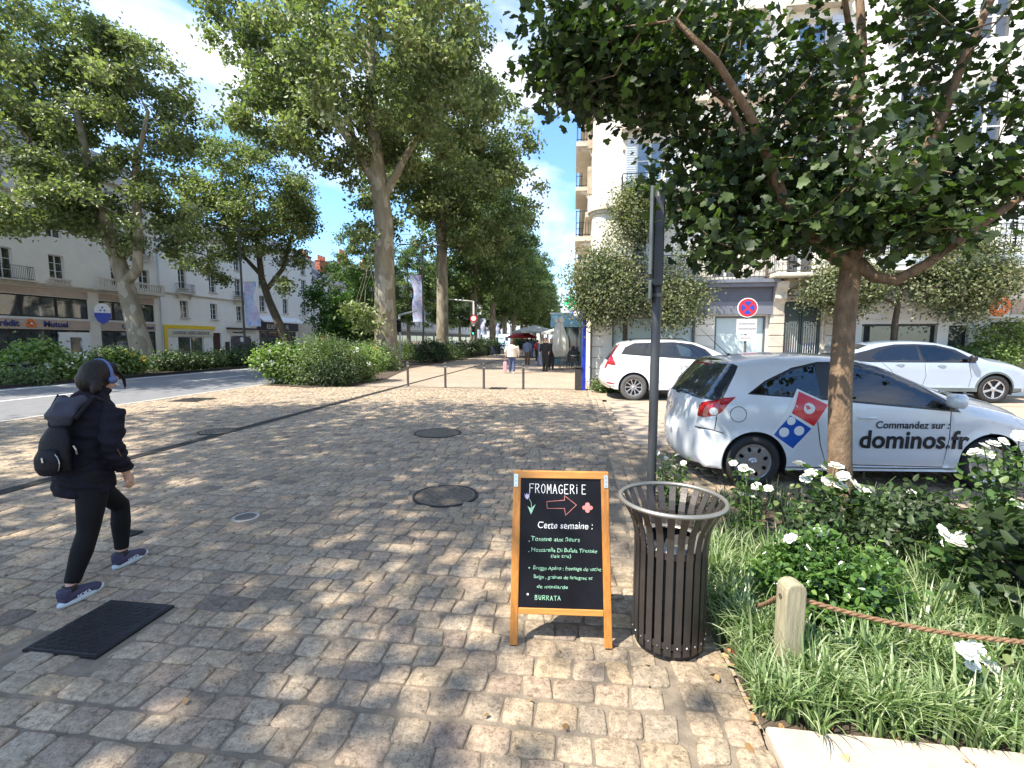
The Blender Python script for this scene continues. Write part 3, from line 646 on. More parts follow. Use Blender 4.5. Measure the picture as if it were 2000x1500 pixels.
# entrance porch of the bank
mb=MB(); mb.box(q(31.2),q(32.0)-.0,-.12,-.02,0,2.15); mb.box(q(32.9),q(33.6),-.12,-.02,0,2.15); mb.box(q(31.2),q(33.6),-.121,-.021,1.9,2.3); mb.build('door_surround','sign_white',b)
boxpart('door',b,'glass_shop',q(32.0),q(32.9),-.08,-.03,.02,1.9)
def facing(Y,z,out=.06): return Matrix(((0,0,1,-40+out),(1,0,0,Y),(0,1,0,z),(0,0,0,1)))
def sign_text(name,txt,size,Y,z,mat,label,cat='sign',out=.07,bold=.0,X=None):
    m=facing(Y,z,out); o=text(name,txt,size,m,mat,None,1.,bold,'LEFT',thick=.02); return tag(o,label,cat)
sign_text('shop_lettering','Mutuel',.62,31.3-1.05,2.70,'letter_navy','navy word Mutuel on the fascia left of the porch','lettering',bold=.02)
sign_text('shop_lettering','Crédit',.62,27.05,2.70,'letter_navy','navy word at the left edge of the photo before the orange emblem','lettering',bold=.02)
mb=MB(); 
for k in range(3):
    a=PI/2+k*2*PI/3; mb.lathe([(.20,0),(.20,.03),(.001,.03)],14,mtx=facing(29.45+.16*math.cos(a),2.90+.16*math.sin(a)))
em=mb.build('bank_emblem','sign_orange'); tag(em,'orange three lobed emblem between two navy words on the bank','emblem'); mb=MB(); mb.lathe([(.09,0),(.09,.05),(.001,.05)],12,mtx=facing(29.45,2.90)); mb.build('dot','sign_white',em)
sign_text('shop_lettering','Crédit',.50,36.4,2.72,'letter_navy','smaller navy word over the dark shop window left of the leaning trunk','lettering',bold=.015)
sign_text('shop_lettering','Mutuel',.42,38.4,2.74,'letter_navy','smaller navy word just right of the leaning trunk','lettering',bold=.01)
# projecting blue and white drop-shaped sign
s_=thing('projecting_sign','blue and white rounded blade sign on the pier between the bank windows','sign',(-39.2,34.15,3.95)); rr=lambda y,z:(y,z)
out=[(-.52,0),(-.52,.35),(-.40,.62),(-.15,.78),(.15,.78),(.40,.62),(.52,.35),(.52,0)]; lo=[(-.52,0),(.52,0),(.52,-.3),(.32,-.72),(0,-.95),(-.32,-.72),(-.52,-.3)]
mt=Matrix(((0,0,1,0),(1,0,0,0),(0,1,0,0),(0,0,0,1))); mt=Matrix.Rotation(R(-38),4,'Z')@mt
mb=MB(); mb.prism(out,-.06,.06,mt); mb.build('upper_panel','sign_white',s_); mb=MB(); mb.prism(lo,-.06,.06,mt); mb.build('lower_panel','sign_blue',s_)
mb=MB(); 
for y,z in ((0,.45),(-.13,.2),(.13,.2)): mb.lathe([(.07,.06),(.07,.075),(.001,.075)],10,mtx=mt@Matrix.Translation((y,z,0)))
mb.build('emblem','sign_blue',s_); boxpart('bracket',s_,'iron',-.78,-.1,.2,.26,.1,.16)
# ---- white building with laundry --------------------------------------------
Y0=40.3; b=thing('white_building','white rendered building with yellow framed laundry shop and small balconies','building',(-40,Y0,0),PI/2)
ops=[(q(42.3),q(45.6),.3,2.05),(q(46.9),q(48.1),.0,2.5),(q(49.6),q(53.0),.0,2.2)]; up=[]
for zf,top in ((4.0,5.75),(7.0,9.0),(10.0,11.7)):
    for yc in (43.3,47.3,51.3): up.append((q(yc)-.5,q(yc)+.5,zf,top))
ops+=up; wall(b,0,q(54.),0,12.9,ops,'render_white',.3); boxpart('side_wall',b,'render_white',0,q(54.),.32,11,0,12.9)
for o in up: window(b,*o,.2,.055,2,3,'window_white','glass_window',sill='stone_trim')
window(b,q(42.3),q(45.6),.3,2.05,.12,.07,2,1,'window_white','glass_shop',name='shop_window'); boxpart('door',b,'brown_panel',q(46.9),q(48.1),.15,.2,0,2.5)
cornice(b,0,q(54.),6.25,[(0,.08,.08),(.08,.16,.16)],'stone_trim'); cornice(b,0,q(54.),12.7,[(0,.12,.15),(.12,.3,.4)],'stone_trim')
mb=MB(); mb.box(q(40.6),q(40.98),-.12,-.003,0,2.85); mb.box(q(40.6),q(47.2),-.121,-.004,2.85,3.2); mb.build('yellow_surround','yellow_paint',b); boxpart('sign_panel',b,'cream_panel',q(41.0),q(46.9),-.1,-.003,2.1,2.84)
for yc in (43.3,51.3): 
    boxpart('balcony_slab',b,'stone_trim',q(yc)-1.,q(yc)+1.,-.6,-.004,6.42,6.55); railing(b,q(yc)-.95,q(yc)+.95,-.55,6.55,.85)
    for sx in (-.8,.8):
        mb=MB(); mb.prism([(-.02,6.42),(-.5,6.42),(-.4,6.25),(-.1,6.15),(-.02,5.9)],q(yc)+sx-.1,q(yc)+sx+.1,Matrix(((0,0,1,0),(1,0,0,0),(0,1,0,0),(0,0,0,1)))); mb.build('corbel','stone_trim',b)
mb=MB(); mb.add([(0,-.3,12.95),(q(54),-.3,12.95),(q(54),4.2,15.6),(0,4.2,15.6)],[(0,1,2,3)]); mb.add([(q(54),-.3,12.95),(q(54),4.2,15.6),(q(54),9,12.95)],[(0,1,2)]); mb.build('roof','slate',b)
mb=MB(); mb.tube([(0.15,-.1,12.6),(.15,-.1,.1)],.06,8); mb.build('drainpipe','shutter_grey',b)
# arched dark shop front
xs0,xs1=q(49.6),q(53.0); arc=[(xs0,0),(xs0,1.7)]+[(xs0+(xs1-xs0)*(1-math.cos(PI*k/10))/2,1.7+.5*math.sin(PI*k/10)) for k in range(1,10)]+[(xs1,1.7),(xs1,0)]
mxz=Matrix(((1,0,0,0),(0,0,1,0),(0,1,0,0),(0,0,0,1))); mb=MB(); mb.prism(arc,-.1,-.01,mxz); mb.build('arch_front','arch_grey',b)
mb=MB(); mb.lathe([(.32,-.1),(.32,-.14),(.001,-.14)],14,mtx=Matrix.Translation(((xs0+xs1)/2,0,1.75))@Matrix.Rotation(PI/2,4,'X')@Matrix.Scale(-1,4,(0,0,1))); mb.build('round_badge','sign_white',b)
boxpart('shop_canopy',b,'brown_panel',q(49.),q(54.),-.5,-.01,2.95,3.15); boxpart('letter_plate',b,'frame_dark',q(50.),q(51.8),-.05,-.004,2.52,2.66)
boxpart('menu_board',b,'frame_dark',q(48.7),q(49.3),-.08,-.004,.3,1.5); boxpart('menu_board',b,'frame_dark',q(53.2),q(53.7),-.08,-.004,.3,1.5)
sign_text('shop_lettering','LAVERIE LIBRE-SERVICE',.46,41.6,2.3,'letter_grey','grey capitals of the laundry sign on the cream fascia','lettering',out=.12,bold=.012)
# ---- white building with travel agency ---------------------------------------
Y0=54.; b=thing('agency_building','white building with white awning above a navy travel agency sign','building',(-40,Y0,0),PI/2)
ops=[(q(54.6),q(62.6),.2,2.9)]; up=[(q(yc)-.6,q(yc)+.6,z,z+2.) for z in (5.4,8.6,11.4) for yc in (55.6,60.4,65.)]
wall(b,0,q(67.3),0,13.6,ops+up,'render_white',.3); boxpart('side_wall',b,'render_white',0,q(67.3),.32,11,0,13.6)
for o in up: window(b,*o,.2,.06,2,3,'window_white','glass_window',sill='stone_trim')
for i in range(4): window(b,q(54.6)+2*i,q(54.6)+2*i+2,.2,2.9,.1,.08,1,1,'frame_dark','glass_shop',name='shop_window')
boxpart('sign_panel',b,'navy_panel',q(54.2),q(63.),-.12,-.003,2.95,4.05)
mb=MB(); mb.add([(q(54.2),-.02,4.85),(q(63),-.02,4.85),(q(63),-1.0,4.15),(q(54.2),-1.0,4.15)],[(0,1,2,3)]); mb.add([(q(54.2),-1.0,4.15),(q(63),-1.0,4.15),(q(63),-1.0,4.0),(q(54.2),-1.0,4.0)],[(0,1,2,3)]); mb.build('awning','awning_white',b)
boxpart('stone_pier',b,'stone_trim',q(63.1),q(67.2),-.08,-.003,0,4.4); cornice(b,0,q(67.3),13.4,[(0,.15,.2),(.15,.3,.45)],'stone_trim')
mb=MB(); mb.add([(0,-.3,13.7),(q(67.3),-.3,13.7),(q(67.3),4.5,16.6),(0,4.5,16.6)],[(0,1,2,3)]); mb.add([(q(67.3),-.3,13.7),(q(67.3),4.5,16.6),(q(67.3),9,13.7)],[(0,1,2)]); mb.build('roof','slate',b)
sign_text('shop_lettering','EDEN TOUR',.85,56.0,3.2,'sign_white','white italic capitals on the navy sign of the travel agency','lettering',out=.14,bold=.02)
# ---- far left buildings ------------------------------------------------------
def plain_building(X,Ya,Yb,H,side,label,mat='render_white',ground='navy_panel',roofh=3.,chim=0,floors=4,step=3.6,shut=None):
    """side +1: facade faces +X (left side of avenue); -1: faces -X"""
    t=thing('town_house',label,'building',(X,Ya if side>0 else Yb,0),PI/2 if side>0 else -PI/2); Lw=Yb-Ya; fh=(H-4.2)/(floors-1)
    up=[]; n=max(2,int(Lw/step))
    for f in range(floors-1):
        for i in range(n): c=Lw*(i+.5)/n; up.append((c-.55,c+.55,4.9+f*fh,4.9+f*fh+min(2.,fh*.62)))
    sh=[(Lw*i/3+.4,Lw*(i+1)/3-.4,.3,2.9) for i in range(3)]
    wall(t,0,Lw,0,H,up+sh,mat,.25); boxpart('side_wall',t,mat,0,Lw,.27,11,0,H)
    for o in up:
        window(t,*o,.18,.06,2,2,'window_white','glass_window')
        if shut:
            boxpart('shutter',t,shut,o[0]-.5,o[0]-.02,-.05,-.01,o[2],o[3]); boxpart('shutter',t,shut,o[1]+.02,o[1]+.5,-.05,-.01,o[2],o[3])
    for o in sh: window(t,*o,.12,.08,2,1,'frame_dark','glass_shop',name='shop_window')
    boxpart('fascia',t,ground,.3,Lw-.3,-.1,-.003,3.,3.8); cornice(t,0,Lw,4.1,[(0,.12,.12)],'stone_trim'); cornice(t,0,Lw,H-.15,[(0,.3,.35)],'stone_trim')
    mb=MB(); mb.add([(0,-.2,H+.15),(Lw,-.2,H+.15),(Lw,3,H+roofh),(0,3,H+roofh)],[(0,1,2,3)]); mb.add([(0,3,H+roofh),(Lw,3,H+roofh),(Lw,11,H+roofh),(0,11,H+roofh)],[(0,1,2,3)])
    for x in (0,Lw): mb.add([(x,-.2,H+.15),(x,3,H+roofh),(x,11,H+roofh),(x,11,H+.15)],[(0,1,2,3)])
    mb.build('roof','slate',t)
    for k in range(chim):
        x=1.2+k*(Lw-3)/max(1,chim-1)*.55; mb=MB(); mb.bev(x,x+2.6,2.4,3.3,H+.5,H+roofh+1.4,.03); mb.bev(x-.08,x+2.68,2.32,3.38,H+roofh+1.4,H+roofh+1.55,.03); st=mb.build('chimney','chimney_brick',t)
        mb=MB()
        for j in range(5): mb.lathe([(.15,0),(.12,.8),(.15,.85)],8,(x+.3+j*.5,2.85,H+roofh+1.55),cap=True)
        mb.build('pot','chimney_brick',st)
    return t
plain_building(-40,67.6,80,11.,1,'low pale house with brick chimney stacks rising over the young tree','render_white','cream_panel',2.6,2,3)
plain_building(-40,80.2,100,13.,1,'pale house behind the tall plane trunks beyond the chimneys','stone_white','navy_panel',3.,2,4)
plain_building(-40,100.2,130,14.,1,'farther pale house seen between the plane trunks','stone_cream','navy_panel',3.,1,4)
plain_building(-40,130.2,190,14.,1,'farthest pale house on the left side of the avenue','stone_white','brown_panel',3.,1,4,step=4.5)
plain_building(.9,52.,90,15.,-1,'stone house along the right side of the avenue beyond the terrace','stone_cream','navy_panel',3.,1,4,step=5)
plain_building(.9,90.3,200,14.,-1,'farthest stone house on the right side of the avenue','stone_cream','brown_panel',3.,1,4,step=8)
# ---- right corner building ----------------------------------------------------
YF=15.6; XC=.55
b=thing('corner_building','cream stone corner building with rounded corner, iron balconies and slate grey shopfront','building',(0,YF,0),0)
sh=[(1.25,3.85,.35,2.42),(4.47,6.0,.35,2.42),(6.52,7.66,0,2.87)]
up=[]
for z0,z1 in ((3.95,5.6),(6.15,7.95),(9.2,11.1),(12.2,14.)):
    for x in (2.33,4.75,6.95): up.append((x-.42,x+.42,z0-(.35 if z0<5 else 0),z1))
RC=.42; wall(b,XC+RC,8.45,0,15.8,sh+up,'stone_cream',.25)
boxpart('inner_wall',b,'stone_cream',XC+.8,8.4,.45,9,0,15.8); 
mb=MB(); mb.lathe([(RC,3.4),(RC,15.8)],10,(XC+RC,RC,0),a0=PI,a1=1.5*PI); mb.build('rounded_corner','stone_cream',b,smooth=True)
# corner pier laid up in separate blocks
for k in range(9):
    z=.36*k; mb=MB(); mb.bev(XC,1.2,-.006,.55,z+.012,z+.352,.012); mb.build('stone_block','stone_cream',b)
boxpart('pier_core',b,'stone_weathered',XC+.03,1.17,.02,.6,0,3.4)
for x0,x1 in ((3.86,4.46),(6.08,6.5),(7.7,8.12)):
    for k in range(7):
        z=.36*k; mb=MB(); mb.bev(x0,x1,-.05 if x0<6 else -.14,-.003,z+.012,z+.352,.014); mb.build('stone_block','stone_cream' if x0<6 else 'stone_trim',b)
for i,o in enumerate(up):
    window(b,*o,.14,.055,2,1 if i<3 else 3,'window_white','glass_blue' if i>=3 else 'glass_window',sill='stone_trim')
    if 3<=i:
        for s0 in (o[0]-.36,o[1]+.02):
            mb=MB(); mb.box(s0,s0+.34,-.07,-.02,o[2],o[3])
            for j in range(24): zz=o[2]+.05+j*(o[3]-o[2]-.1)/24; mb.box(s0+.03,s0+.31,-.085,-.07,zz,zz+.035)
            mb.build('shutter','shutter_grey',b)
mb=MB(); mb.box(1.2,3.9,.06,.12,.3,2.44); mb.box(4.45,6.02,.061,.121,.3,2.44); mb.build('shop_window','shop_film',b)
mb=MB()
for x in (1.25,3.80,4.47,5.95): mb.box(x,x+.05,.0,.06,.35,2.42)
mb.box(1.3,3.8,.001,.06,2.36,2.42); mb.box(4.52,5.95,.001,.06,2.36,2.42); mb.build('window_frame','sign_back',b)
boxpart('signboard',b,'shop_slate',1.2,6.12,-.16,-.003,2.46,3.3); boxpart('signboard_band',b,'shop_slate_light',1.2,6.12,-.18,-.162,2.46,2.86)
mb=MB(); mb.box(1.15,6.2,-.36,-.004,3.3,3.42); mb.box(1.15,6.2,-.46,-.004,3.42,3.52); mb.build('shop_cornice','shop_slate_light',b)
# doorway with carved surround
mb=MB(); mb.box(6.52,7.66,.12,.2,0,2.87); dg_=mb.build('double_door','door_green',b)
mb=MB()
for x in (6.6,7.13):
    mb.box(x,x+.44,.09,.12,.15,.75); mb.box(x,x+.44,.10,.12,2.32,2.36)
    mb.box(x-.03,x+.0,.08,.12,.1,2.8); mb.box(x+.44,x+.47,.08,.12,.1,2.8)
mb.build('door_panel','door_green',dg_)
mb=MB()
for x in (6.62,7.15):
    mb.box(x,x+.40,.104,.119,.85,2.25)
mb.build('door_pane','glass_window',dg_); mb=MB()
for x in (6.62,7.15):
    for j in range(6):
        xx=x+.03+j*.068; mb.tube([(xx,.09,.86),(xx,.09,2.2)],.008,5)
        mb.lathe([(.03,0),(.03,.012),(.018,.012)],8,mtx=Matrix.Translation((xx,.095,1.05))@Matrix.Rotation(PI/2,4,'X'))
mb.build('door_grille','window_white',dg_)
for x,s in ((6.12,1),(7.72,-1)):
    mb=MB(); mb.prism([(-.003,3.45),(-.42,3.45),(-.44,3.3),(-.30,3.12),(-.32,2.95),(-.17,2.75),(-.16,2.45),(-.003,2.4)],x,x+.34,Matrix(((0,0,1,0),(1,0,0,0),(0,1,0,0),(0,0,0,1)))); mb.lathe([(.001,-.06),(.1,-.05),(.1,.05),(.001,.06)],10,(x+.17,-.28,2.98)); mb.build('console','stone_trim',b)
mb=MB(); mb.box(6.46,7.72,-.08,-.003,2.9,3.02)
for k in range(9): a=PI*k/8; mb.lathe([(.001,0),(.09,.03),(.001,.12)],7,(7.09+.45*math.cos(a),-.08,3.05+.25*math.sin(a)))
mb.build('carved_frieze','stone_weathered',b)
boxpart('balcony_slab',b,'stone_trim',5.95,8.4,-.75,-.004,3.53,3.66,bev=.03); railing(b,6.0,8.35,-.7,3.66,.85,'cast_iron',.13,True,True)
railing(b,1.3,5.9,-.28,3.56,.75,'cast_iron',.13,True,True)
for x0,x1,z in ((1.45,3.3,6.0),(4.0,5.5,6.0),(6.2,7.7,6.0),(1.45,3.3,9.0),(4.,5.5,9.),(6.2,7.7,9.)):
    boxpart('balcony_slab',b,'stone_trim',x0-.05,x1+.05,-.45,-.004,z-.12,z+.0,bev=.02); railing(b,x0,x1,-.42,z,.8,'iron',.13,True,z>0)
for zc in (5.75,8.85,12.0,15.5):
    cornice(b,XC+RC,8.45,zc,[(0,.1,.07),(.1,.2,.14)] if zc<15 else [(0,.15,.2),(.15,.35,.4)],'stone_trim')
    mb=MB(); mb.lathe([(RC,zc),(RC+.07,zc),(RC+.07,zc+.1),(RC+.14,zc+.1),(RC+.14,zc+.2),(RC,zc+.2)],12,(XC+RC,RC,0),a0=PI,a1=1.5*PI); mb.build('corner_moulding','stone_trim',b,smooth=False)
for o in up[3:9]:
    mb=MB(); mb.box(o[0]-.5,o[1]+.5,-.28,-.004,o[3]+.25,o[3]+.36)
    for x in (o[0]-.45,o[1]+.33): mb.prism([(-.004,o[3]+.25),(-.24,o[3]+.25),(-.2,o[3]+.05),(-.08,o[3]-.05),(-.07,o[3]-.3),(-.004,o[3]-.35)],x,x+.12,Matrix(((0,0,1,0),(1,0,0,0),(0,1,0,0),(0,0,0,1))))
    mb.build('window_hood','stone_trim',b)
mb=MB(); mb.add([(XC,-.1,15.9),(8.45,-.1,15.9),(8.45,2.5,19),(XC+1,2.5,19)],[(0,1,2,3)]); mb.add([(XC,-.1,15.9),(XC+1,2.5,19),(XC+1,36,19),(XC,36,15.9)],[(0,1,2,3)]); mb.build('roof','slate',b)
# avenue side of the same building, seen edge-on: ledges and balconies stand out against the sky
mb=MB(); mb.add([(XC,RC,0),(XC,35,0),(XC,35,15.8),(XC,RC,15.8)],[(0,1,2,3)]); mb.build('avenue_wall','stone_cream',b)
for z in (5.75,8.85,12.,15.5): boxpart('ledge',b,'stone_trim',XC-.22,XC-.003,RC,35,z,z+.16)
for (y0,y1,z) in ((1.2,3.8,5.3),(6,9,5.3),(12,15,5.3),(1.2,3.8,8.5),(6,9,8.5)):
    boxpart('balcony_slab',b,'stone_trim',XC-.55,XC-.003,y0,y1,z-.16,z); mb=MB()
    for zz in (z+.05,z+.45,z+.85): mb.box(XC-.53,XC-.51,y0,y1,zz,zz+.02); mb.box(XC-.53,XC,y0,y0+.02,zz,zz+.02); mb.box(XC-.53,XC,y1-.02,y1,zz,zz+.02)
    for i in range(int((y1-y0)/.12)): mb.box(XC-.53,XC-.515,y0+i*.12,y0+i*.12+.015,z,z+.87)
    for i in range(5): mb.box(XC-.5+i*.1,XC-.485+i*.1,y0,y0+.015,z,z+.87)
    mb.build('railing','iron',b)
    mb=MB(); mb.prism([(XC-.003,z-.16),(XC-.45,z-.16),(XC-.4,z-.24),(XC-.12,z-.3),(XC-.003,z-.5)],y0+.1,y0+.35,mxz); mb.build('corbel','stone_trim',b)
for i in range(4): boxpart('drop_pendant',b,'stone_weathered',XC-.16,XC-.003,.8+i*.01,.95,6.6+i*1.5,7.5+i*1.5)
# ---- white building farther along the side street ------------------------------
b=thing('modern_shop_building','white fronted building with pale blue balcony edge at the right edge','building',(0,YF,0),0)
sh=[(8.8,10.9,.2,2.15),(11.2,11.75,0,2.1),(12.3,16.8,.2,2.2)]; up=[(x,x+.95,z,z+1.95) for z in (4.2,7.2,10.2) for x in (9.4,11.3,13.1,15.)]
wall(b,8.46,26,0,14.5,sh+up,'render_white',.3); boxpart('inner_wall',b,'render_white',8.46,26,.35,9,0,14.5)
for o in up:
    window(b,*o,.15,.055,2,3,'window_white','glass_window')
    for s0 in (o[0]-.48,o[1]+.02):
        mb=MB(); mb.box(s0,s0+.46,-.05,-.01,o[2],o[3])
        for j in range(20): zz=o[2]+.05+j*(o[3]-o[2]-.1)/20; mb.box(s0+.04,s0+.42,-.065,-.05,zz,zz+.045)
        mb.build('shutter','window_white',b)
for o in sh: window(b,*o,.12,.06,2 if o[1]-o[0]>1 else 1,1,'frame_dark','glass_shop',name='shop_window')
boxpart('balcony_slab',b,'render_white',8.5,26,-1.1,-.003,3.62,3.78); boxpart('balcony_edge',b,'shutter_grey',8.5,26,-1.12,-1.102,3.78,4.0); railing(b,8.6,26,-1.08,4.0,.8,'iron',.13,True,True)
boxpart('shop_fascia',b,'stone_white',8.6,26,-.12,-.003,2.3,3.55); boxpart('name_panel',b,'stone_pink',12.7,16,-.16,-.122,2.42,2.85)
fr=Matrix(((1,0,0,0),(0,0,-1,YF),(0,1,0,0),(0,0,0,1)))
tag(text('shop_lettering','AS',.2,Matrix.Translation((13.0,-.165,2.55))@fr,'letter_grey',None,1.2,.01,'LEFT',thick=.01),'grey letters on the shop panel at the right edge','lettering')
s_=thing('round_sign','round orange sign hanging out from the white shop front','sign',(12.0,YF-.6,2.62)); mb=MB(); mb.lathe([(.001,-.04),(.27,-.04),(.29,0),(.27,.04),(.001,.04)],28,mtx=Matrix.Rotation(PI/2,4,'X')); mb.build('disc','sign_orange',s_)
o=text('letter','A',.3,Matrix(((1,0,0,0.02),(0,0,-1,-.045),(0,1,0,-.12),(0,0,0,1))),'decal_white',s_,thick=.004); mb=MB(); mb.box(-.02,.02,.04,.5,-.02,.02); mb.build('bracket','iron',s_)
b=thing('round_sign','small blue sign between the street tree and the orange disc','sign',(10.9,YF-.5,2.55)); mb=MB(); mb.lathe([(.001,-.03),(.17,-.03),(.17,.03),(.001,.03)],20,mtx=Matrix.Rotation(PI/2,4,'X')); mb.build('disc','sign_blue',b); mb=MB(); mb.box(-.02,.02,.03,.5,-.02,.02); mb.build('bracket','iron',b)
# ================================================================== trees
def y4(u,v,Y,*r): p=gy(u,v,Y); return (p.x,p.y,p.z,*r)
def lim(vs,us,side,bare=()):
    def k(q):
        u,v,d=pxof(q); L_=np.interp(v,vs,us)
        for (u0,v0,u1,v1,w_,dd) in bare:   # leave the wood in sight along these stretches
            if v1<v<v0 and abs(u-(u0+(u1-u0)*(v-v0)/(v1-v0)))<w_ and d<dd and math.sin(q[0]*91+q[1]*57+q[2]*73)>-.5: return False
        return (u>L_) if side=='r' else (u<L_)
    return k
def g4(u,v,D,*r): p=gd(u,v,D); return (p.x,p.y,p.z,*r)
# great planes in the middle row
tree('plane_tree','tallest plane tree with the thick pale trunk right behind the big clump of shrubs','tree',
 [(-11.97,28.4,-.05,1.25),(-11.95,28.4,.35,.92),(-11.95,28.4,1.2,.72),(-11.95,28.4,4,.64),(-11.9,28.4,9,.58),(-12.3,28.4,13,.46),(-12.6,28.5,17,.32),(-12.4,28.5,22,.18)],
 [(-12.2,28,20,7.5,6.5,7),(-20,27.5,20,4.5,4.5,4.5,110),(-15,27,14,5,5,4,90),(-8.8,28.5,15.5,4.5,4.5,5.5,110),(-18.5,27,15,3.6,3.6,2.2,50),(-10,22.5,15.5,5,3.6,3.6,60),(-7.5,19.8,15.5,3.4,2.8,2.4,36),(*g4(722,600,27.2),1.5,1.2,1.2,8),(*g4(670,430,27.5),2.2,2,2.2,24)],
 430,60000,.30,'leaf_plane','bark_plane',11,.42,keep=lim([-400,0,60,125,136,190,235,270,310,340,380,440,500,520],[330,372,392,440,495,470,460,510,595,660,672,705,700,560],'r',[(755,440,735,60,34,28.6)]) ,group='tall plane trees in the middle row',limbs=[[(-12.1,28.4,11,.3),(-14.5,28,15,.24),(-18.5,27.6,18.5,.14),(-21,27,21,.07)],[(-11.9,28.4,10.5,.28),(-9.5,28.6,14.5,.18),(-8,28.6,18,.1)],[(-12.2,28.4,12,.26),(-14,28.8,14.5,.2),(-15,29,19,.12)]],sides=(14,6,4),minz=8.)
tree('plane_tree','second plane tree, bare lower trunk standing between the two white signal arms','tree',
 [(-11.95,41.3,-.05,1.0),(-11.95,41.3,.4,.72),(-11.95,41.3,1.5,.58),(-11.9,41.3,6,.52),(-11.9,41.3,11,.46),(-12.2,41.3,17,.3),(-12,41.3,23,.15)],
 [(-11.5,41,19,6.5,6,8),(-7.,41,15.5,4,4,6,90),(-15,41,14,4,4,4,60),(-9,41,10.8,3.,3,2.,24)],
 290,34000,.38,'leaf_plane','bark_plane',12,.48,group='tall plane trees in the middle row',sides=(12,5,4),minz=8.)
far=tree('plane_tree','third plane tree of the middle row, darker trunk behind the banner','tree',
 [(-12,55,-.05,.75),(-12,55,.5,.5),(-12,55,5,.42),(-11.8,55,12,.34),(-12,55,22,.14)],
 [(-12,55,16,6.6,6.3,9.5),(-9.5,55,9.5,4,4,3.4,40),(-14,55,9,3.5,4,3,30)],190,27000,.42,'leaf_plane_far','bark_plane',13,.55,group='tall plane trees in the middle row',sides=(10,4,4),minz=6.)
names=['fourth','fifth','sixth','seventh','eighth','ninth','tenth','eleventh','twelfth','thirteenth']
for i,(y,s,a) in enumerate([(68,.98,.8),(80,.95,2.),(93,1.,3.5),(106,.93,4.6),(119,.98,1.3),(133,1.,2.9),(148,.95,5.2),(165,1,.4),(185,1,3.1),(210,1,1.7)]):
    t=copy_tree(far); t.location=(-12+.3*math.sin(i*3),y,0); t.rotation_euler=(0,0,a); t.scale=(s*(.9 if i%3==1 else 1.04),s,s*(1.08,.9,1.0,.86,1.04)[i%5]); t['label']=names[i]+' plane tree from the crossing in the middle row of the avenue'
# leaning planes across the road
tree('plane_tree','leaning plane tree with a forked pale trunk in front of the bank','tree',
 [(-24.9,24,-.05,.85),(-25.0,24,.4,.62),(-25.6,24.2,2.5,.5),(-26.1,24.3,4.6,.46),(-26.7,24.4,6.4,.40),(-27.2,24.4,8.2,.30),(-27.8,24.2,11,.24),(-28.2,24,15,.15)],
 [(*g4(190,230,26.5),5.2,4.6,4.6),(*g4(60,90,26.5),5.5,5,5,130),(*g4(310,170,28),3.6,3.6,3.4,60),(*g4(250,420,27),4.2,3.8,2.2,70),(*g4(90,410,25.5),3.2,3.2,1.5,36),(*g4(20,250,26),4.5,4,4,60)],
 430,54000,.27,'leaf_plane','bark_plane',21,.38,twig=.018,keep=lim([-400,0,40,60,90,170,240,330,520],[120,150,178,270,320,368,380,385,385],'l',[(215,480,165,250,26,27.5),(250,470,240,230,24,27.5)]),limbs=[[(-26.2,24.3,5.,.3),(-25.2,24.2,5.8,.26),(-25.1,24.3,8,.24),(-25.2,24.4,11,.17),(-24,24.4,14.5,.1)],[(-27.,24.4,7.4,.25),(-29.,24,9.5,.18),(-31.5,23.6,12.5,.1)]],group='leaning plane trees on the far side of the road',sides=(12,6,4),minz=5.)
tree('plane_tree','smaller leaning plane tree behind the left banner pole','tree',
 [(-24.9,38.2,-.05,.6),(-25.1,38.2,.5,.44),(-26,38.3,3.,.36),(-27,38.4,5.2,.32),(-27.6,38.4,7.2,.27),(-27.8,38.4,10,.2),(-28,38.4,14,.1)],
 [(*g4(500,380,38.5),5.2,4.5,5.2),(*g4(420,450,38),4,3.6,4.2,70),(*g4(580,440,39),3.2,3,3.6,44),(*g4(590,570,39),2,1.8,1.4,12),(*g4(400,330,39),3.6,3,4,40)],
 300,32000,.28,'leaf_plane','bark_plane_dark',22,.4,twig=.02,keep=lim([-400,215,225,280,330,430,480,600],[0,0,440,525,585,628,600,575],'l',[(455,560,430,420,26,38.5),(500,540,540,330,24,38.5)]),limbs=[[(-27.3,38.4,6,.22),(-25.5,38.4,8,.18),(-24.5,38.4,11,.12),(-23.8,38.4,14,.07)],[(-27.6,38.4,7.4,.2),(-29.5,38.2,9.5,.14),(-30.5,38,12.5,.08)]],group='leaning plane trees on the far side of the road',sides=(10,5,4),minz=5.)
tree('plane_tree','plane tree cut by the left edge of the photo','tree',
 [(-25,10.5,-.05,.7),(-25,10.5,.5,.5),(-25,10.5,5,.42),(-25.2,10.5,12,.25)],[(-25,11,13,5,5,5.5),(-25,15,14.5,4.5,3.5,4.5)],200,17000,.3,'leaf_plane','bark_plane',23,.6,group='leaning plane trees on the far side of the road',minz=6.)
for i,(x,y,s,a) in enumerate([(-25,54,.62,.4),(-25,68,.66,1.9),(-25,84,.68,3.),(-25.5,102,.7,4.4),(-25,124,.7,.9),(-25,150,.75,2.)]):
    t=copy_tree(far); t.location=(x,y,0); t.rotation_euler=(0,0,a); t.scale=(s,s,s); t['group']='plane trees in the far left row'; t['label']=['nearest','second','third','fourth','fifth','farthest'][i]+' plane tree of the far left row beyond the travel agency'
p=gd(672,640,33)
tree('young_tree','young bright green tree in front of the travel agency corner','tree',[(p.x,p.y,-.05,.16),(p.x,p.y,1.5,.12),(p.x,p.y,4,.08)],
 [(*g4(672,585,33),2.5,2.3,2.6),(*g4(690,640,33),2.4,2.,1.,12),(*g4(640,610,33),1.5,1.5,1.4,10)],110,9500,.24,'leaf_young','bark_dark',31,.34,minz=2.)
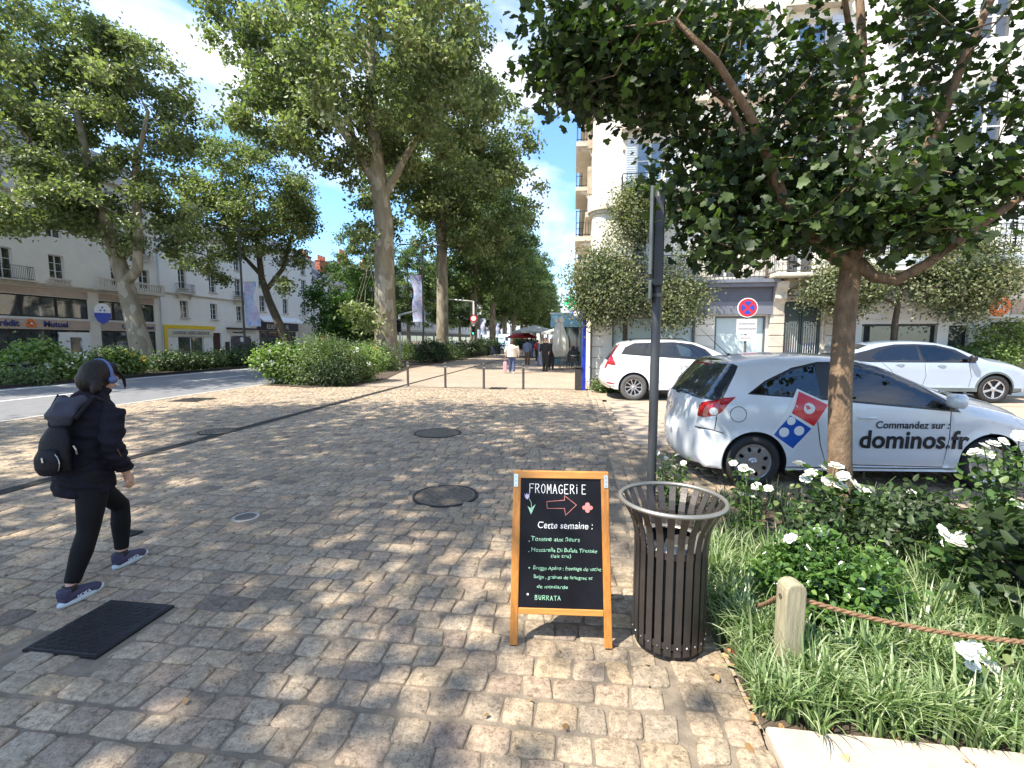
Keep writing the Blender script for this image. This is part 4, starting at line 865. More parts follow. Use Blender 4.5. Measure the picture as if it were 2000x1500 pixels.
# street trees before the corner building
T2=(1.62,15.15); T3=(9.4,15.1)
tree('street_tree','small round street tree behind the white estate car at the building corner','tree',[(T2[0],T2[1],0,.09),(T2[0],T2[1],2.1,.075),(T2[0],14.9,4,.05)],
 [(*y4(1250,505,14.75),1.85,.7,1.75),(*y4(1185,560,14.7),1.0,.6,1.1,20),(*y4(1320,590,14.7),.8,.5,.7,12),(*y4(1250,415,14.8),.8,.5,.8,10)],200,26000,.10,'leaf_street','bark_dark',41,.27,group='small street trees in front of the corner building',minz=1.9,flat=.8)
tree('street_tree','small street tree half hidden behind the maple, above the blue-white crossover','tree',[(T3[0],T3[1],0,.1),(T3[0],T3[1],2.2,.08),(T3[0],14.9,3.6,.05)],
 [(*y4(1760,565,14.7),2.3,.7,1.05),(*y4(1880,530,14.7),1.2,.6,1.2,30),(*y4(1660,560,14.7),1.1,.6,.6,20)],200,26000,.10,'leaf_street','bark_dark',42,.27,group='small street trees in front of the corner building',minz=1.9,flat=.8)
# the near maple in the bed
tb=gz(1640,1010)
def tp(u,v,D,r): p=gd(u,v,D); return (p.x,p.y,p.z,r)
trunk=[(tb.x,tb.y,-.02,.155),tp(1640,985,4.35,.11),tp(1640,900,4.35,.098),tp(1641,760,4.3,.093),tp(1650,620,4.3,.089),tp(1662,520,4.3,.088),tp(1668,470,4.3,.082),tp(1672,400,4.3,.07),tp(1668,300,4.3,.058),tp(1672,200,4.3,.05),tp(1684,90,4.35,.04),tp(1675,-80,4.4,.03)]
limbs=[[tp(1655,515,4.25,.06),tp(1612,492,4.2,.055),tp(1570,440,4.1,.052),tp(1530,390,4.,.048),tp(1500,310,3.9,.04),tp(1462,220,3.75,.034),tp(1400,120,3.6,.026),tp(1320,40,3.4,.018)],
 [tp(1540,405,4.05,.035),tp(1480,325,4.1,.03),tp(1430,210,4.2,.024),tp(1340,130,4.3,.018),tp(1240,60,4.4,.012)],
 [tp(1680,515,4.25,.06),tp(1705,540,4.15,.052),tp(1750,548,4.05,.046),tp(1810,515,3.95,.04),tp(1900,450,3.85,.034),tp(2010,375,3.7,.028),tp(2120,290,3.6,.02)],
 [tp(1672,430,4.3,.055),tp(1720,380,4.2,.05),tp(1790,325,4.05,.045),tp(1840,230,3.95,.04),tp(1880,120,3.85,.034),tp(1935,0,3.7,.028),tp(1990,-120,3.6,.02)],
 [tp(1665,310,4.3,.045),tp(1630,305,4.45,.04),tp(1598,270,4.6,.032),tp(1590,200,4.8,.024)],
 [tp(1670,270,4.3,.045),tp(1740,235,4.5,.036),tp(1820,200,4.8,.025)],
 [tp(1660,460,4.3,.05),tp(1640,400,4.6,.04),tp(1600,340,5.0,.03),tp(1540,300,5.5,.02)],
 [tp(1680,120,4.35,.03),tp(1660,60,4.1,.026),tp(1640,-60,3.9,.02)]]
def mk(q):
    u,v,d=pxof(q)
    if d<2.9 or (d<4.05 and u>1280 and v>-100 and math.sin(q[0]*91+q[1]*57+q[2]*73)>-.45): return False
    # ragged lower outline of the crown
    lim=np.interp(u,[980,1030,1110,1200,1235,1262,1330,1420,1500,1560,1640,1720,1800,1900,2000,2300],[10,130,225,215,240,325,430,540,525,480,470,505,500,440,395,380])
    return v<lim-14 and u>1015
tree('maple_tree','near dark-leaved maple with a slim brown trunk standing in front of the white hatchback','tree',trunk,
 [(2.55,4.5,4.7,2.6,2.2,1.7,150),(2.6,4.6,3.15,1.9,1.7,.7,120),(1.0,4.9,4.0,1.35,1.5,1.2,110),(3.9,4.3,3.9,1.8,1.6,1.6,110),(1.55,4.8,3.2,1.0,1.2,.5,60),(4.1,4.6,3.,1.5,1.2,.5,50),(*g4(1400,480,4.1),.5,.6,.3,50),(*g4(1130,110,4.4),.5,.8,.5,60),(*g4(1230,130,4.2),.6,.8,.5,40),(*g4(1560,440,4.2),.4,.6,.25,40),(*g4(1760,440,4.),.5,.6,.25,50),(*g4(1880,400,3.9),.5,.5,.3,40)],
 860,19500,.086,'leaf_maple','bark_maple',51,.15,limbs=limbs,tm=tmpl_lobed(),twig=.005,shell=.1,keep=mk,upb=1.1,sides=(14,7,4),minz=2.2,flat=.7)
# shade trees of the row behind the photographer (out of the frame, they dapple the paving)
def gs(x,y,h,*r): k=h/math.tan(SUN_EL); return (x-SH.x*k,y-SH.y*k,h,*r)
for i,(x,y,bl,n,nc,seed) in enumerate([(-13,-4,[gs(-5.6,3.2,12,3.6,2.8,1.2),gs(-6.5,9.,12.5,3.8,3.4,1.5),gs(-10.5,6,12.5,2.6,3.,1.5,12)],12300,54,61),(-3,-7,[gs(-1.9,6.4,12,3.9,2.7,1.5),gs(-1.5,10.2,13,2.8,1.8,1.2),gs(-2.6,1.9,12,2.4,1.5,1.2)],10800,49,62)]):
    tree('plane_tree',['plane tree behind the photographer on the road side','plane tree behind the photographer on the building side'][i],'tree',[(x,y,-.05,.6),(x,y,.5,.45),(x,y,7,.36),(x,y+1,10,.2)],bl,nc,n,.27,'leaf_plane','bark_plane',seed,.68,minz=6.,group='shade trees behind the photographer',shell=0.)
tree('maple_tree','maple tree behind the photographer at the end of the planted bed','tree',[(3.3,-1.2,-.02,.14),(3.3,-1.2,2,.1),(3.1,-.9,4.2,.06)],[(3.4,-.4,4.6,2.,1.5,1.2),(4.9,.1,4.2,1.5,1.5,1.2)],190,6500,.12,'leaf_maple','bark_maple',63,.16,tm=tmpl_lobed(),twig=.006,minz=2.4,shell=.1)
# ================================================================== planted beds
sheet('planting_bed',rect(.815,12,1.94,4.97),.006,'soil'); sheet('bed_edge_paving',rect(.80,12,-3,1.70),-.013,'mortar')
mb=MB()
for k in range(9): mb.bev((.82 if k==0 else .93)+k*.62,.93+k*.62+.612,1.72,1.93,-.05,.035,.012)
tag(mb.build('bed_kerb','pale_kerb'),kind='structure')
sheet('planting_bed',[(-11.3,15.6),(-9.2,14.95),(-7.9,15.9),(-8.0,19),(-9.6,26),(-9.6,300),(-14.4,300),(-14.4,22),(-11.5,17)],.02,'soil')
sheet('planting_bed',rect(-24.5,-19.8,-20,130),.02,'soil')
def yat(u,X): d=ray(u,665); return (CAMP+d*(X/d.x)).y
G='shrubs in the big clump by the road'
bush('hydrangea_bush','pale green hydrangea with white heads at the left end of the big clump','shrub',[(-11.05,16.3,.8,.95,.7,.7)],70,4200,.13,'leaf_hydrangea',71,.16,group=G,flowers=(16,.11,'petal_white'))
bush('leafy_bush','dense mid green bush in front centre of the big clump','shrub',[(-9.75,15.85,.6,.95,.6,.55),(-9.4,16.4,1.,.8,.6,.55)],80,5200,.085,'leaf_shrub',72,.16,group=G)
bush('leafy_bush','taller feathery green shrub at the back of the big clump','shrub',[(-10.0,17.1,1.05,.9,.7,.75),(-9.0,17.3,1.0,.8,.6,.7)],80,4600,.08,'leaf_shrub',73,.17,group=G,upb=.2,flowers=(5,.08,'petal_white'))
bush('leafy_bush','dark low bush at the front right of the big clump','shrub',[(-8.7,15.75,.45,.8,.55,.45)],55,3600,.08,'leaf_dark',74,.14,group=G)
bush('flowering_bush','bush with yellow-green leaves and yellow flowers beside the thickest trunk','shrub',[(-8.35,17.6,.75,.85,.8,.65)],60,3600,.10,'leaf_hydrangea',75,.15,group=G,flowers=(9,.12,'petal_yellow'))
bush('flowering_bush','grey green bush with pale spikes right of the big clump','shrub',[(-8.5,16.7,.7,.7,.5,.65)],50,3200,.08,'leaf_shrub',76,.14,group=G,flowers=(6,.1,'petal_white'))
GM='low bushes under the middle row of plane trees'
protoM=bush('bed_bush','dark bush between the first two tall plane trunks','shrub',[(-10.6,24,.7,1.4,1.2,.75),(-11.5,25,.8,1.2,1.2,.8)],90,4600,.14,'leaf_shrub',77,.2,group=GM)
protoM2=bush('bed_bush','deep green bush right behind the banner pole','shrub',[(-10.6,33,.65,1.3,1.4,.7),(-11.2,35,.8,1.2,1.4,.75)],90,4200,.15,'leaf_dark',78,.2,group=GM)
for i,(x,y,s,a) in enumerate([(-10.3,38,1,1),(-10.4,43,1.1,2),(-10.6,48.5,.9,3),(-11,52,1.1,4),(-11,60,1.2,.5),(-11,68,1.2,1.5),(-11,77,1.2,2.5),(-11,88,1.3,3.5),(-11,100,1.4,.2),(-11,115,1.5,1.2),(-13.3,21,.8,2.2),(-13.4,30,.9,2.6),(-13.6,37,1,.1)]):
    t=copy_tree(protoM2 if i%2 else protoM); t.location=(x,y,0); t.rotation_euler=(0,0,a); t.scale=(s,s,s)
    t['label']=['bush at the foot of the second plane trunk on the pavement side','bush just past the second plane trunk','bush before the dark terrace fence','bush behind the dark terrace fence','first bush beyond the terrace fence','bush left of the lit advertising panel','bush behind the lit advertising panel','far bush in the middle bed near the seventh trunk','very far bush in the middle bed','farthest bush in the middle bed','bush on the road side of the first tall plane','bush on the road side between the first two planes','bush on the road side before the second plane'][i]
GL='shrubs in the bed across the road'
bush('leafy_bush','tall leafy shrub left of the white bank entrance','shrub',[(-21.5,yat(62,-21.5),.85,.9,.8,.6)],45,2300,.19,'leaf_hydrangea',81,.2,group=GL)
bush('hydrangea_bush','hydrangea with white heads in front of the white bank entrance','shrub',[(-20.9,yat(112,-20.9),.6,.8,.8,.48)],60,3000,.17,'leaf_hydrangea',82,.18,group=GL,flowers=(14,.16,'petal_white'))
bush('flowering_bush','bush with yellow flowers left of the leaning forked trunk','shrub',[(-21.5,yat(243,-21.5),.6,.8,.9,.48)],60,3000,.16,'leaf_hydrangea',83,.18,group=GL,flowers=(15,.16,'petal_yellow'))
bush('leafy_bush','green shrub beside the yellow flowers across the road','shrub',[(-22,yat(205,-22),.6,.8,1.,.45)],45,2200,.16,'leaf_hedge',84,.2,group=GL,flowers=(5,.14,'petal_white'))
bush('low_bush','low blue-green plant at the road edge on the far left','shrub',[(-20.6,yat(30,-20.6),.25,1.2,1.3,.25)],60,3000,.12,'leaf_shrub',85,.18,group=GL)
hp=bush('hedge_bush','dark hedge bush just right of the leaning forked trunk','shrub',[(-21.5,yat(345,-21.5),.42,1.1,1.4,.40)],55,2600,.16,'leaf_hedge',86,.22,group=GL)
for i,(u,s) in enumerate([(385,1.),(420,.95),(455,1.),(490,1.05),(520,1.1),(548,1.2),(572,1.2),(600,1.3),(640,1.5)]):
    t=copy_tree(hp); t.location=(-21.5-.3*(i%2),yat(u,-21.5),0); t.rotation_euler=(0,0,i*1.3); t.scale=(s,s,s*[.8,1.05,.9,1.15,.75,1.,.95,.9,.85][i])
    t['label']=['dark hedge bush in front of the laundry window','dark hedge bush below the laundry door','dark hedge bush before the arched shop front','dark hedge bush at the foot of the left banner pole','dark hedge bush left of the smaller leaning trunk','dark hedge bush below the travel agency sign','dark hedge bush right of the smaller leaning trunk','dark hedge bush in front of the stone pier','dark hedge bush under the young green tree'][i]
bush('low_bush','small green weed patch behind the rear bumper of the white estate car','shrub',[(1.15,14.9,.2,.55,.3,.22)],40,1800,.09,'leaf_shrub',87,.1)
bush('leafy_bush','pale yellow-green shrub behind the bonnet of the blue-white crossover','shrub',[(12.2,14.95,1.2,1.1,.4,.55),(12.6,15.,1.9,1.3,.35,.35)],70,3800,.1,'leaf_hydrangea',88,.14)
# ---- the near bed --------------------------------------------------------------
rng=np.random.default_rng(7); rt_=random.Random(9)
def blades(name,tufts,mat,label,cat,kind='stuff'):
    VV=[];FF=[];RR=[];nb=0
    for (x,y,z,L_,k,wd) in tufts:
        for j in range(k):
            a=rt_.uniform(0,2*PI); l=L_*rt_.uniform(.55,1.1); lean=rt_.uniform(.25,1.); w=wd*rt_.uniform(.7,1.2); bx,by=x+rt_.gauss(0,.018),y+rt_.gauss(0,.018); ca,sa=math.cos(a),math.sin(a); r_=rt_.random(); n=5
            for i in range(n+1):
                f=i/n; out=l*lean*(f**1.6)*.75; h=l*(f*1.05-lean*.62*f**2.4); ww=w*(1-f**2)*.5+.0004
                VV+= [(bx+ca*out-sa*ww,by+sa*out+ca*ww,max(z,z+h)),(bx+ca*out+sa*ww,by+sa*out-ca*ww,max(z,z+h))]; RR+=[r_*.75+.25*f]*2
            for i in range(n): q0=nb+2*i; FF+=[q0,q0+1,q0+3,q0+2]
            nb+=2*(n+1)
    o=link(name,numesh(name,np.array(VV),np.array(FF),4,np.array(RR)),mat); return tag(o,label,cat,kind=kind)
tf=[]
def inmound(x,y): return ((x-1.47)/.40)**2+((y-2.78)/.36)**2<1
for _ in range(360):
    x,y=rt_.uniform(.84,2.55),rt_.uniform(1.99,3.5)
    if inmound(x,y) or (abs(x-1.04)<.07 and abs(y-2.25)<.07) or (x<1.25 and y<2.2 and rt_.random()<.5): continue
    if (x>1.9 and y<2.6) and rt_.random()<.5: continue
    tf.append((x,y,.012,rt_.uniform(.22,.36)*(1.15 if y>2.3 else 1),rt_.randint(20,34),.0135))
for _ in range(95): tf.append((rt_.uniform(.83,2.9),rt_.uniform(1.91,2.10),.01,rt_.uniform(.2,.33),rt_.randint(14,30),.009))
for _ in range(26): tf.append((rt_.uniform(.82,.9),rt_.uniform(2.0,3.4),.01,rt_.uniform(.2,.32),rt_.randint(18,32),.009))
tf+=[(1.38,2.02,.012,.30,95,.009),(1.56,2.06,.012,.26,60,.009),(1.0,2.42,.012,.34,80,.009),(.93,2.75,.012,.34,80,.009),(1.12,2.16,.012,.3,60,.009),(.98,3.0,.012,.36,80,.009)]
blades('grass',tf,'blade','bright arching grass clumps along the near edge of the bed','grass')
tf=[]
for _ in range(300):
    x,y=rt_.uniform(.92,5.5),rt_.uniform(3.3,4.9)
    tf.append((x,y,.012,rt_.uniform(.2,.34),rt_.randint(18,30),.009))
for _ in range(90): x,y=rt_.uniform(2.4,5.),rt_.uniform(2.,3.3); tf.append((x,y,.012,rt_.uniform(.2,.34),rt_.randint(18,30),.009))
blades('grass',tf,'blade_shaded','grass coloured dark for the deep shade between the bin and the parked hatchback','grass')
n=900; pos=np.stack([rng.uniform(.7,3.2,n),rng.uniform(1.6,3.4,n),np.full(n,.022)],1); pos=pos[~((pos[:,0]<.9)&(pos[:,1]<1.95)&(rng.random(n)<.8))]
o=leaves('fallen_leaves',pos,rng.normal(size=pos.shape)*.35+np.array((0,0,1)),.02+.035*rng.random(len(pos)),tmpl_oval(.6),rng,'dry_leaf'); tag(o,'dry brown leaves scattered on the soil at the edge of the bed','fallen leaves',kind='stuff')
n=170; pos=np.stack([rng.uniform(-5,.8,n),rng.uniform(1.6,9,n),np.full(n,.010)],1)
o=leaves('fallen_leaves',pos,rng.normal(size=pos.shape)*.3+np.array((0,0,1)),.015+.03*rng.random(n),tmpl_oval(.6),rng,'dry_leaf'); tag(o,'scattered dry leaves and bits lying loose on the cobbles','fallen leaves',kind='stuff')
bush('glossy_bush','rounded glossy-leaved evergreen mound behind the wooden post','shrub',[(1.47,2.78,.20,.40,.36,.30)],150,6800,.042,'leaf_glossy',91,.04,tm=tmpl_oval(.5),upb=.9,z0=.01,nst=16)
def flower(parent,p,r,mat='petal_white',rg=rt_):
    mb=MB(); ax=Vector((rg.gauss(0,.5),rg.gauss(-.5,.4),1)).normalized(); Q=ax.to_track_quat('Z','Y').to_matrix().to_4x4()
    for ring,(k,tilt,sz) in enumerate(((6,.25,1.),(5,.7,.8),(4,1.15,.55))):
        for i in range(k):
            a=2*PI*(i+.5*ring+rg.uniform(-.15,.15))/k; T=Matrix.Translation(p)@Q@Matrix.Rotation(a,4,'Z')@Matrix.Rotation(-tilt,4,'Y'); s=r*sz*rg.uniform(.85,1.1)
            pts=[(0,0,0),(.35*s,-.28*s,.05*s),(.35*s,.28*s,.05*s),(.8*s,-.46*s,.02*s),(.8*s,.46*s,.02*s),(1.05*s,-.2*s,-.08*s),(1.05*s,.2*s,-.08*s),(.6*s,0,-.04*s)]
            mb.add([T@Vector(q) for q in pts],[(0,1,7),(0,7,2),(1,3,7),(7,4,2),(3,5,7),(5,6,7),(6,4,7)])
    me=mb.mesh('flower'); a=me.attributes.new('rnd','FLOAT','POINT'); a.data.foreach_set('value',[rg.random() for _ in me.vertices]); return link('flower',me,mat,parent,True)
def rose(label,base,fl,fr=.036,nl=420,seed=1,ls=.055,extra=()):
    rg=np.random.default_rng(seed); b=Vector(base); t=thing('rose_bush',label,'rose bush',b,0,'white roses in the near bed'); mb=MB(); lp=[]
    for p in list(fl)+list(extra):
        q=Vector(p)-b; m1=q*.45+Vector((rg.normal()*.06,rg.normal()*.06,q.z*.22)); a=Vector((rg.normal()*.04,rg.normal()*.04,0)); pts=[]
        for i in range(9): f=i/8; pts.append(a*(1-f)**2+m1*2*f*(1-f)+q*f*f)
        mb.tube(pts,[.006-.0035*i/8 for i in range(9)],5,False)
        for _ in range(int(nl/(len(fl)+len(extra)))):
            f=rg.uniform(.25,.97); k=int(f*8); pp=pts[k]; lp.append(np.array(pp)+rg.normal(size=3)*np.array((.055,.055,.04)))
    mb.build('stem','leaf_stem',t)
    lp=np.array(lp); lp[:,2]=np.maximum(lp[:,2],.02); leaves('foliage',lp,rg.normal(size=lp.shape)*.7+np.array((0,-.1,.9)),ls*(.6+.7*rg.random(len(lp))),tmpl_oval(.62),rg,'leaf_rose',t)
    rr_=random.Random(seed)
    for p in fl: flower(t,Vector(p)-b,1.12*fr*rr_.uniform(.8,1.25),rg=rr_)
    return t
pm('leaf_stem',(.07,.10,.035),.6,0,.3,20)
F=lambda L_,D:[gd(u,v,D+.06*((i*7)%5-2)) for i,(u,v) in enumerate(L_)]
rose('white rose bush in front of the maple trunk with the biggest flower heads',gz(1640,1080),F([(1562,908),(1585,925),(1606,915),(1632,912),(1648,930),(1668,948),(1640,950),(1692,962),(1575,935),(1612,940),(1572,1018),(1590,1026),(1783,965),(1700,958)],3.55),.042,520,101,.06,F([(1520,960),(1720,1010),(1800,950),(1750,930),(1680,1020),(1500,1000)],3.4))
rose('white rose spray before the rear wheel of the hatchback',gz(1455,1060),F([(1432,905),(1452,915),(1465,922),(1478,950),(1450,968),(1468,972),(1500,955)],3.9),.035,260,102,.05)
rose('white rose leaning over the glossy mound',gz(1600,1150),F([(1545,1052),(1566,1060),(1626,1068),(1568,1128),(1555,1112),(1600,1040)],2.9),.027,260,103,.05)
rose('white rose with two full flowers in the shade right of the maple trunk',gz(1850,1190),F([(1840,1040),(1858,1052),(1878,1050),(1872,1064),(1850,1062)],2.75),.033,200,104,.055)
rose('white rose high against the bonnet of the hatchback',gz(1960,1150),F([(1905,885),(1922,872),(1940,868),(1958,862),(1930,888),(1990,852),(1985,985)],2.9),.030,380,105,.055)
rose('white rose low under the rope at the right edge',gz(1890,1360),F([(1884,1272),(1905,1268),(1920,1290),(1898,1298),(1935,1302)],2.05),.032,70,106,.045)
rose('pale small-flowered rose behind the grey sign pole',gz(1310,1010),F([(1285,885),(1300,895),(1322,890),(1335,905),(1290,915),(1315,912)],4.3),.022,420,107,.04)
GD='dark shrubs at the right side of the near bed'
bush('leafy_bush','tall dark shrub with fine leaves against the front of the hatchback','shrub',[(3.75,3.55,.5,.75,.6,.45),(4.4,3.9,.6,.8,.6,.5)],130,8500,.045,'leaf_dark',111,.09,tm=tmpl_oval(.45),group=GD,z0=.01,nst=20)
bush('leafy_bush','broad-leaved dark shrub at the right edge beyond the rope','shrub',[(2.75,2.75,.4,.6,.5,.38),(3.2,2.4,.5,.6,.5,.45)],110,3600,.085,'leaf_dark',112,.09,tm=tmpl_oval(.6),group=GD,z0=.01,nst=20)
bush('leafy_bush','low dark plant behind the glossy mound','shrub',[(2.2,3.55,.28,.6,.4,.28)],60,2600,.055,'leaf_dark',113,.08,tm=tmpl_oval(.5),group=GD,z0=.01)
bush('leafy_bush','light green sprays reaching up in front of the hatchback door','shrub',[(2.9,3.7,.3,.4,.3,.25)],30,500,.05,'leaf_rose',114,.07,tm=tmpl_oval(.5),group=GD,z0=.01)
# ================================================================== vehicles
def catmull(pts,step=.05):
    P=np.array(pts,float); out=[]
    for i in range(len(P)-1):
        p0=P[max(i-1,0)];p1=P[i];p2=P[i+1];p3=P[min(i+2,len(P)-1)]; k=max(1,int(np.linalg.norm((p2-p1)[:2])/step))
        for j in range(k):
            t=j/k; a=.5*((2*p1)+(-p0+p2)*t+(2*p0-5*p1+4*p2-p3)*t*t+(-p0+3*p1-3*p2+p3)*t**3); out.append(a)
    out.append(P[-1]); return np.array(out)
def pin(p,poly):
    x,y=p; c=False; n=len(poly); j=n-1
    for i in range(n):
        xi,yi=poly[i]; xj,yj=poly[j]
        if (yi>y)!=(yj>y) and x<(xj-xi)*(y-yi)/(yj-yi)+xi: c=not c
        j=i
    return c
def stroke(pl,w=.006):
    pl=[Vector(p) for p in pl]; a=[];b=[]
    for i,p in enumerate(pl):
        t=(pl[min(i+1,len(pl)-1)]-pl[max(i-1,0)]).normalized(); n=Vector((-t.y,t.x)); a.append(tuple(p+n*w)); b.append(tuple(p-n*w))
    return a+b[::-1]
def circ(x,z,r,n=24,a0=0,a1=2*PI): return [(x+r*math.cos(a0+(a1-a0)*i/n),z+r*math.sin(a0+(a1-a0)*i/n)) for i in range(n)]
def wheel(parent,x,y,rt,rr,w,sgn,holes,tyre='rubber',rim='rim_silver'):
    """sgn -1: outer face towards -y"""
    T=Matrix.Translation((x,y,rt))@Matrix.Rotation(PI/2,4,'X')          # local z -> -y
    if sgn>0: T=T@Matrix.Rotation(PI,4,'X')
    h=w/2; mb=MB(); mb.lathe([(rr-.01,-h+.01),(rr+.015,-h),(rt-.03,-h+.0),(rt-.008,-h+.02),(rt,-h+.04),(rt,h-.04),(rt-.008,h-.02),(rt-.03,h),(rr+.03,h+.004),(rr+.012,h-.004),(rr-.004,h-.02),(rr-.01,-h+.01)],40,mtx=T)
    ty=mb.build('wheel',tyre,parent,smooth=True)
    mb=MB(); mb.lathe([(rr-.002,-h+.02),(rr-.03,h-.06),(.001,h-.07)],32,mtx=T); mb.build('hub_recess','black',ty)
    pts=[(0,0)]+circ(0,0,rr,48); 
    for r_ in (rr*.25,rr*.5,rr*.75,rr*.9): pts+=circ(.0,0,r_,24)
    E=[(1+i,1+(i+1)%48) for i in range(48)]
    for hp_ in holes: b0=len(pts); pts+=hp_; E+=[(b0+i,b0+(i+1)%len(hp_)) for i in range(len(hp_))]
    vv,ee,ff,*_=geo.delaunay_2d_cdt([Vector(p) for p in pts],E,[],0,1e-5)
    mb=MB(); fs=[]
    for f in ff:
        c=sum((vv[i] for i in f),Vector((0,0)))/len(f)
        if c.length<rr and not any(pin(c,hh) for hh in holes): fs.append(tuple(f))
    def dz(r_): q=r_/rr; return h-.03+.028*max(0,1-q)**1.2-.018*math.exp(-((q-.22)/.1)**2)+(.012 if q>.93 else 0)
    mb.add([T@Vector((p.x,p.y,dz(p.length))) for p in vv],fs); used=mb.mesh('rim'); bm=bmesh.new(); bm.from_mesh(used); bmesh.ops.delete(bm,geom=[v for v in bm.verts if not v.link_faces],context='VERTS')
    g=bmesh.ops.extrude_face_region(bm,geom=bm.faces[:]); d=T.to_3x3()@Vector((0,0,-.012)); bmesh.ops.translate(bm,verts=[e for e in g['geom'] if isinstance(e,bmesh.types.BMVert)],vec=d); bmesh.ops.recalc_face_normals(bm,faces=bm.faces); bm.to_mesh(used); bm.free(); o=link('rim',used,rim,ty); autosmooth(o,30)
    mb=MB(); mb.lathe([(.032,h-.01),(.028,h+.006),(.001,h+.008)],16,mtx=T); mb.build('hub_cap',rim,ty,smooth=True)
    return ty
def holes_oval(k,r0,a,b,n=12): return [[(r0*math.cos(t)+a*math.cos(u)*math.cos(t)-b*math.sin(u)*math.sin(t),r0*math.sin(t)+a*math.cos(u)*math.sin(t)+b*math.sin(u)*math.cos(t)) for u in [2*PI*j/n for j in range(n)]] for t in [2*PI*i/k+.3 for i in range(k)]]
def holes_spoke(k,ri,ro,gi,go,ph=.3):
    out=[]
    for i in range(k):
        c=ph+2*PI*i/k; half=PI/k; a0,a1=c-half+gi/ri,c+half-gi/ri; b0,b1=c-half+go/ro,c+half-go/ro
        if a1<=a0: m=(a0+a1)/2; a0=m-.02; a1=m+.02
        out.append([(ri*math.cos(a0),ri*math.sin(a0)),(ro*math.cos(b0),ro*math.sin(b0)),(ro*1.02*math.cos((b0+b1)/2),ro*1.02*math.sin((b0+b1)/2)),(ro*math.cos(b1),ro*math.sin(b1)),(ri*math.cos(a1),ri*math.sin(a1))])
    return out
def car(name,label,loc,rz,prof,W0,belt,tumble,wb,rt,ra,zb,paint,side,cap,grid=.07,flare=.018,cat='car',arch_mat='black'):
    """side: [(part name, material, polygon)], cap: [(part name, material, test(x,z,t))] ; later entries win"""
    t=thing(name,label,cat,loc,rz); PR=catmull(prof); px,pz=PR[:,0],PR[:,1]; x0,x1=px.min(),px.max(); xm=(x0+x1)/2; hl=(x1-x0)/2
    def Wf(x,z):
        w=W0*(1-.055*abs((x-xm)/hl)**3.2)
        if z>belt: w-=(z-belt)*tumble
        if z<.42: w-=(.42-z)**2*.5
        w+=.010*math.exp(-((z-belt+.16)/.07)**2)-.010*math.exp(-((z-.47)/.09)**2)
        for cx in (0,wb):
            d=math.hypot(x-cx,z-rt)-ra
            if d<.16 and z<belt: w+=flare*math.exp(-(d/.05)**2)
        return w
    def f(x,z):
        d2=(px-x)**2+(pz-z)**2; i=int(d2.argmin())
        def segd(a,b):
            if a<0 or b>=len(px): return 9.
            vx,vz=px[b]-px[a],pz[b]-pz[a]; u=max(0,min(1,((x-px[a])*vx+(z-pz[a])*vz)/(vx*vx+vz*vz+1e-12))); return math.hypot(x-px[a]-u*vx,z-pz[a]-u*vz)
        d=min(segd(i-1,i),segd(i,i+1),math.sqrt(d2[i])); r=PR[i,2]; w=Wf(x,z)
        if d<r: w-=r*(1-math.sqrt(max(0,1-(1-d/r)**2)))
        return w
    xf,xr=PR[-1,0],PR[0,0]
    sil=[(a,b) for a,b in zip(px,pz)]; bottom=[(xf-.25,zb),(wb+ra,zb),(wb-ra,zb),(ra,zb),(-ra,zb),(xr+.1,zb)]
    poly=sil+bottom; pts=list(poly); E=[(i,(i+1)%len(poly)) for i in range(len(poly))]
    def addloop(pl,closed=True):
        b0=len(pts); pts.extend(pl); n=len(pl); E.extend([(b0+i,b0+(i+1)%n) for i in range(n if closed else n-1)])
    for cx in (0,wb): addloop(circ(cx,rt,ra,40))
    for _,_,pl in side: addloop(pl)
    nrm=np.zeros((len(px),2)); tx=np.gradient(px); tz=np.gradient(pz); ln=np.hypot(tx,tz)+1e-9; nrm[:,0]=-tz/ln; nrm[:,1]=tx/ln
    for q_ in (.04,.13,.28,.5,.75,1.):
        for i in range(len(px)):
            p=(px[i]-nrm[i,0]*PR[i,2]*q_,pz[i]-nrm[i,1]*PR[i,2]*q_)
            if pin(p,poly): pts.append(p)
    gx_=np.arange(x0+.05,x1,grid)
    for a in gx_:
        for c in np.arange(zb+.03,pz.max(),grid):
            if pin((a,c),poly): pts.append((a,c+.003*math.sin(a*40)))
    vv,ee,ff,*_=geo.delaunay_2d_cdt([Vector(p) for p in pts],E,[],0,1e-5)
    reg={}
    key=('body',paint); ylist=[max(.02,f(p.x,p.y)) for p in vv]
    for tri in ff:
        c=sum((vv[i] for i in tri),Vector((0,0)))/3
        if not pin(c,poly): continue
        if any(math.hypot(c.x-cx,c.y-rt)<ra for cx in (0,wb)): continue
        k=key
        for nm,mt,pl in side:
            if pin(c,pl): k=(nm,mt)
        if k[0]=='skip': continue
        for s in (-1,1):
            reg.setdefault((k[0],k[1],s if k[0]!='body' else 0),[]).append([ (vv[i].x,s*ylist[i],vv[i].y) for i in (tri if s<0 else tri[::-1])])
    ts=[-1,-.97,-.9,-.78,-.6,-.4,-.2,0,.2,.4,.6,.78,.9,.97,1]
    def cp(i,t_): e=max(.02,f(px[i],pz[i])); b_=PR[i,3]*(1-abs(t_)**2.2); return (px[i]+nrm[i,0]*b_,t_*e,pz[i]+nrm[i,1]*b_)
    for i in range(len(px)-1):
        for j in range(len(ts)-1):
            cx,cz,ct=(px[i]+px[i+1])/2,(pz[i]+pz[i+1])/2,(ts[j]+ts[j+1])/2; k=('body',paint,0)
            for nm,mt,fn in cap:
                if fn(cx,cz,ct): k=(nm,mt,2)
            a,b_,c_,d_=cp(i,ts[j]),cp(i,ts[j+1]),cp(i+1,ts[j+1]),cp(i+1,ts[j]); reg.setdefault(k,[]).append([a,b_,c_,d_][::-1])
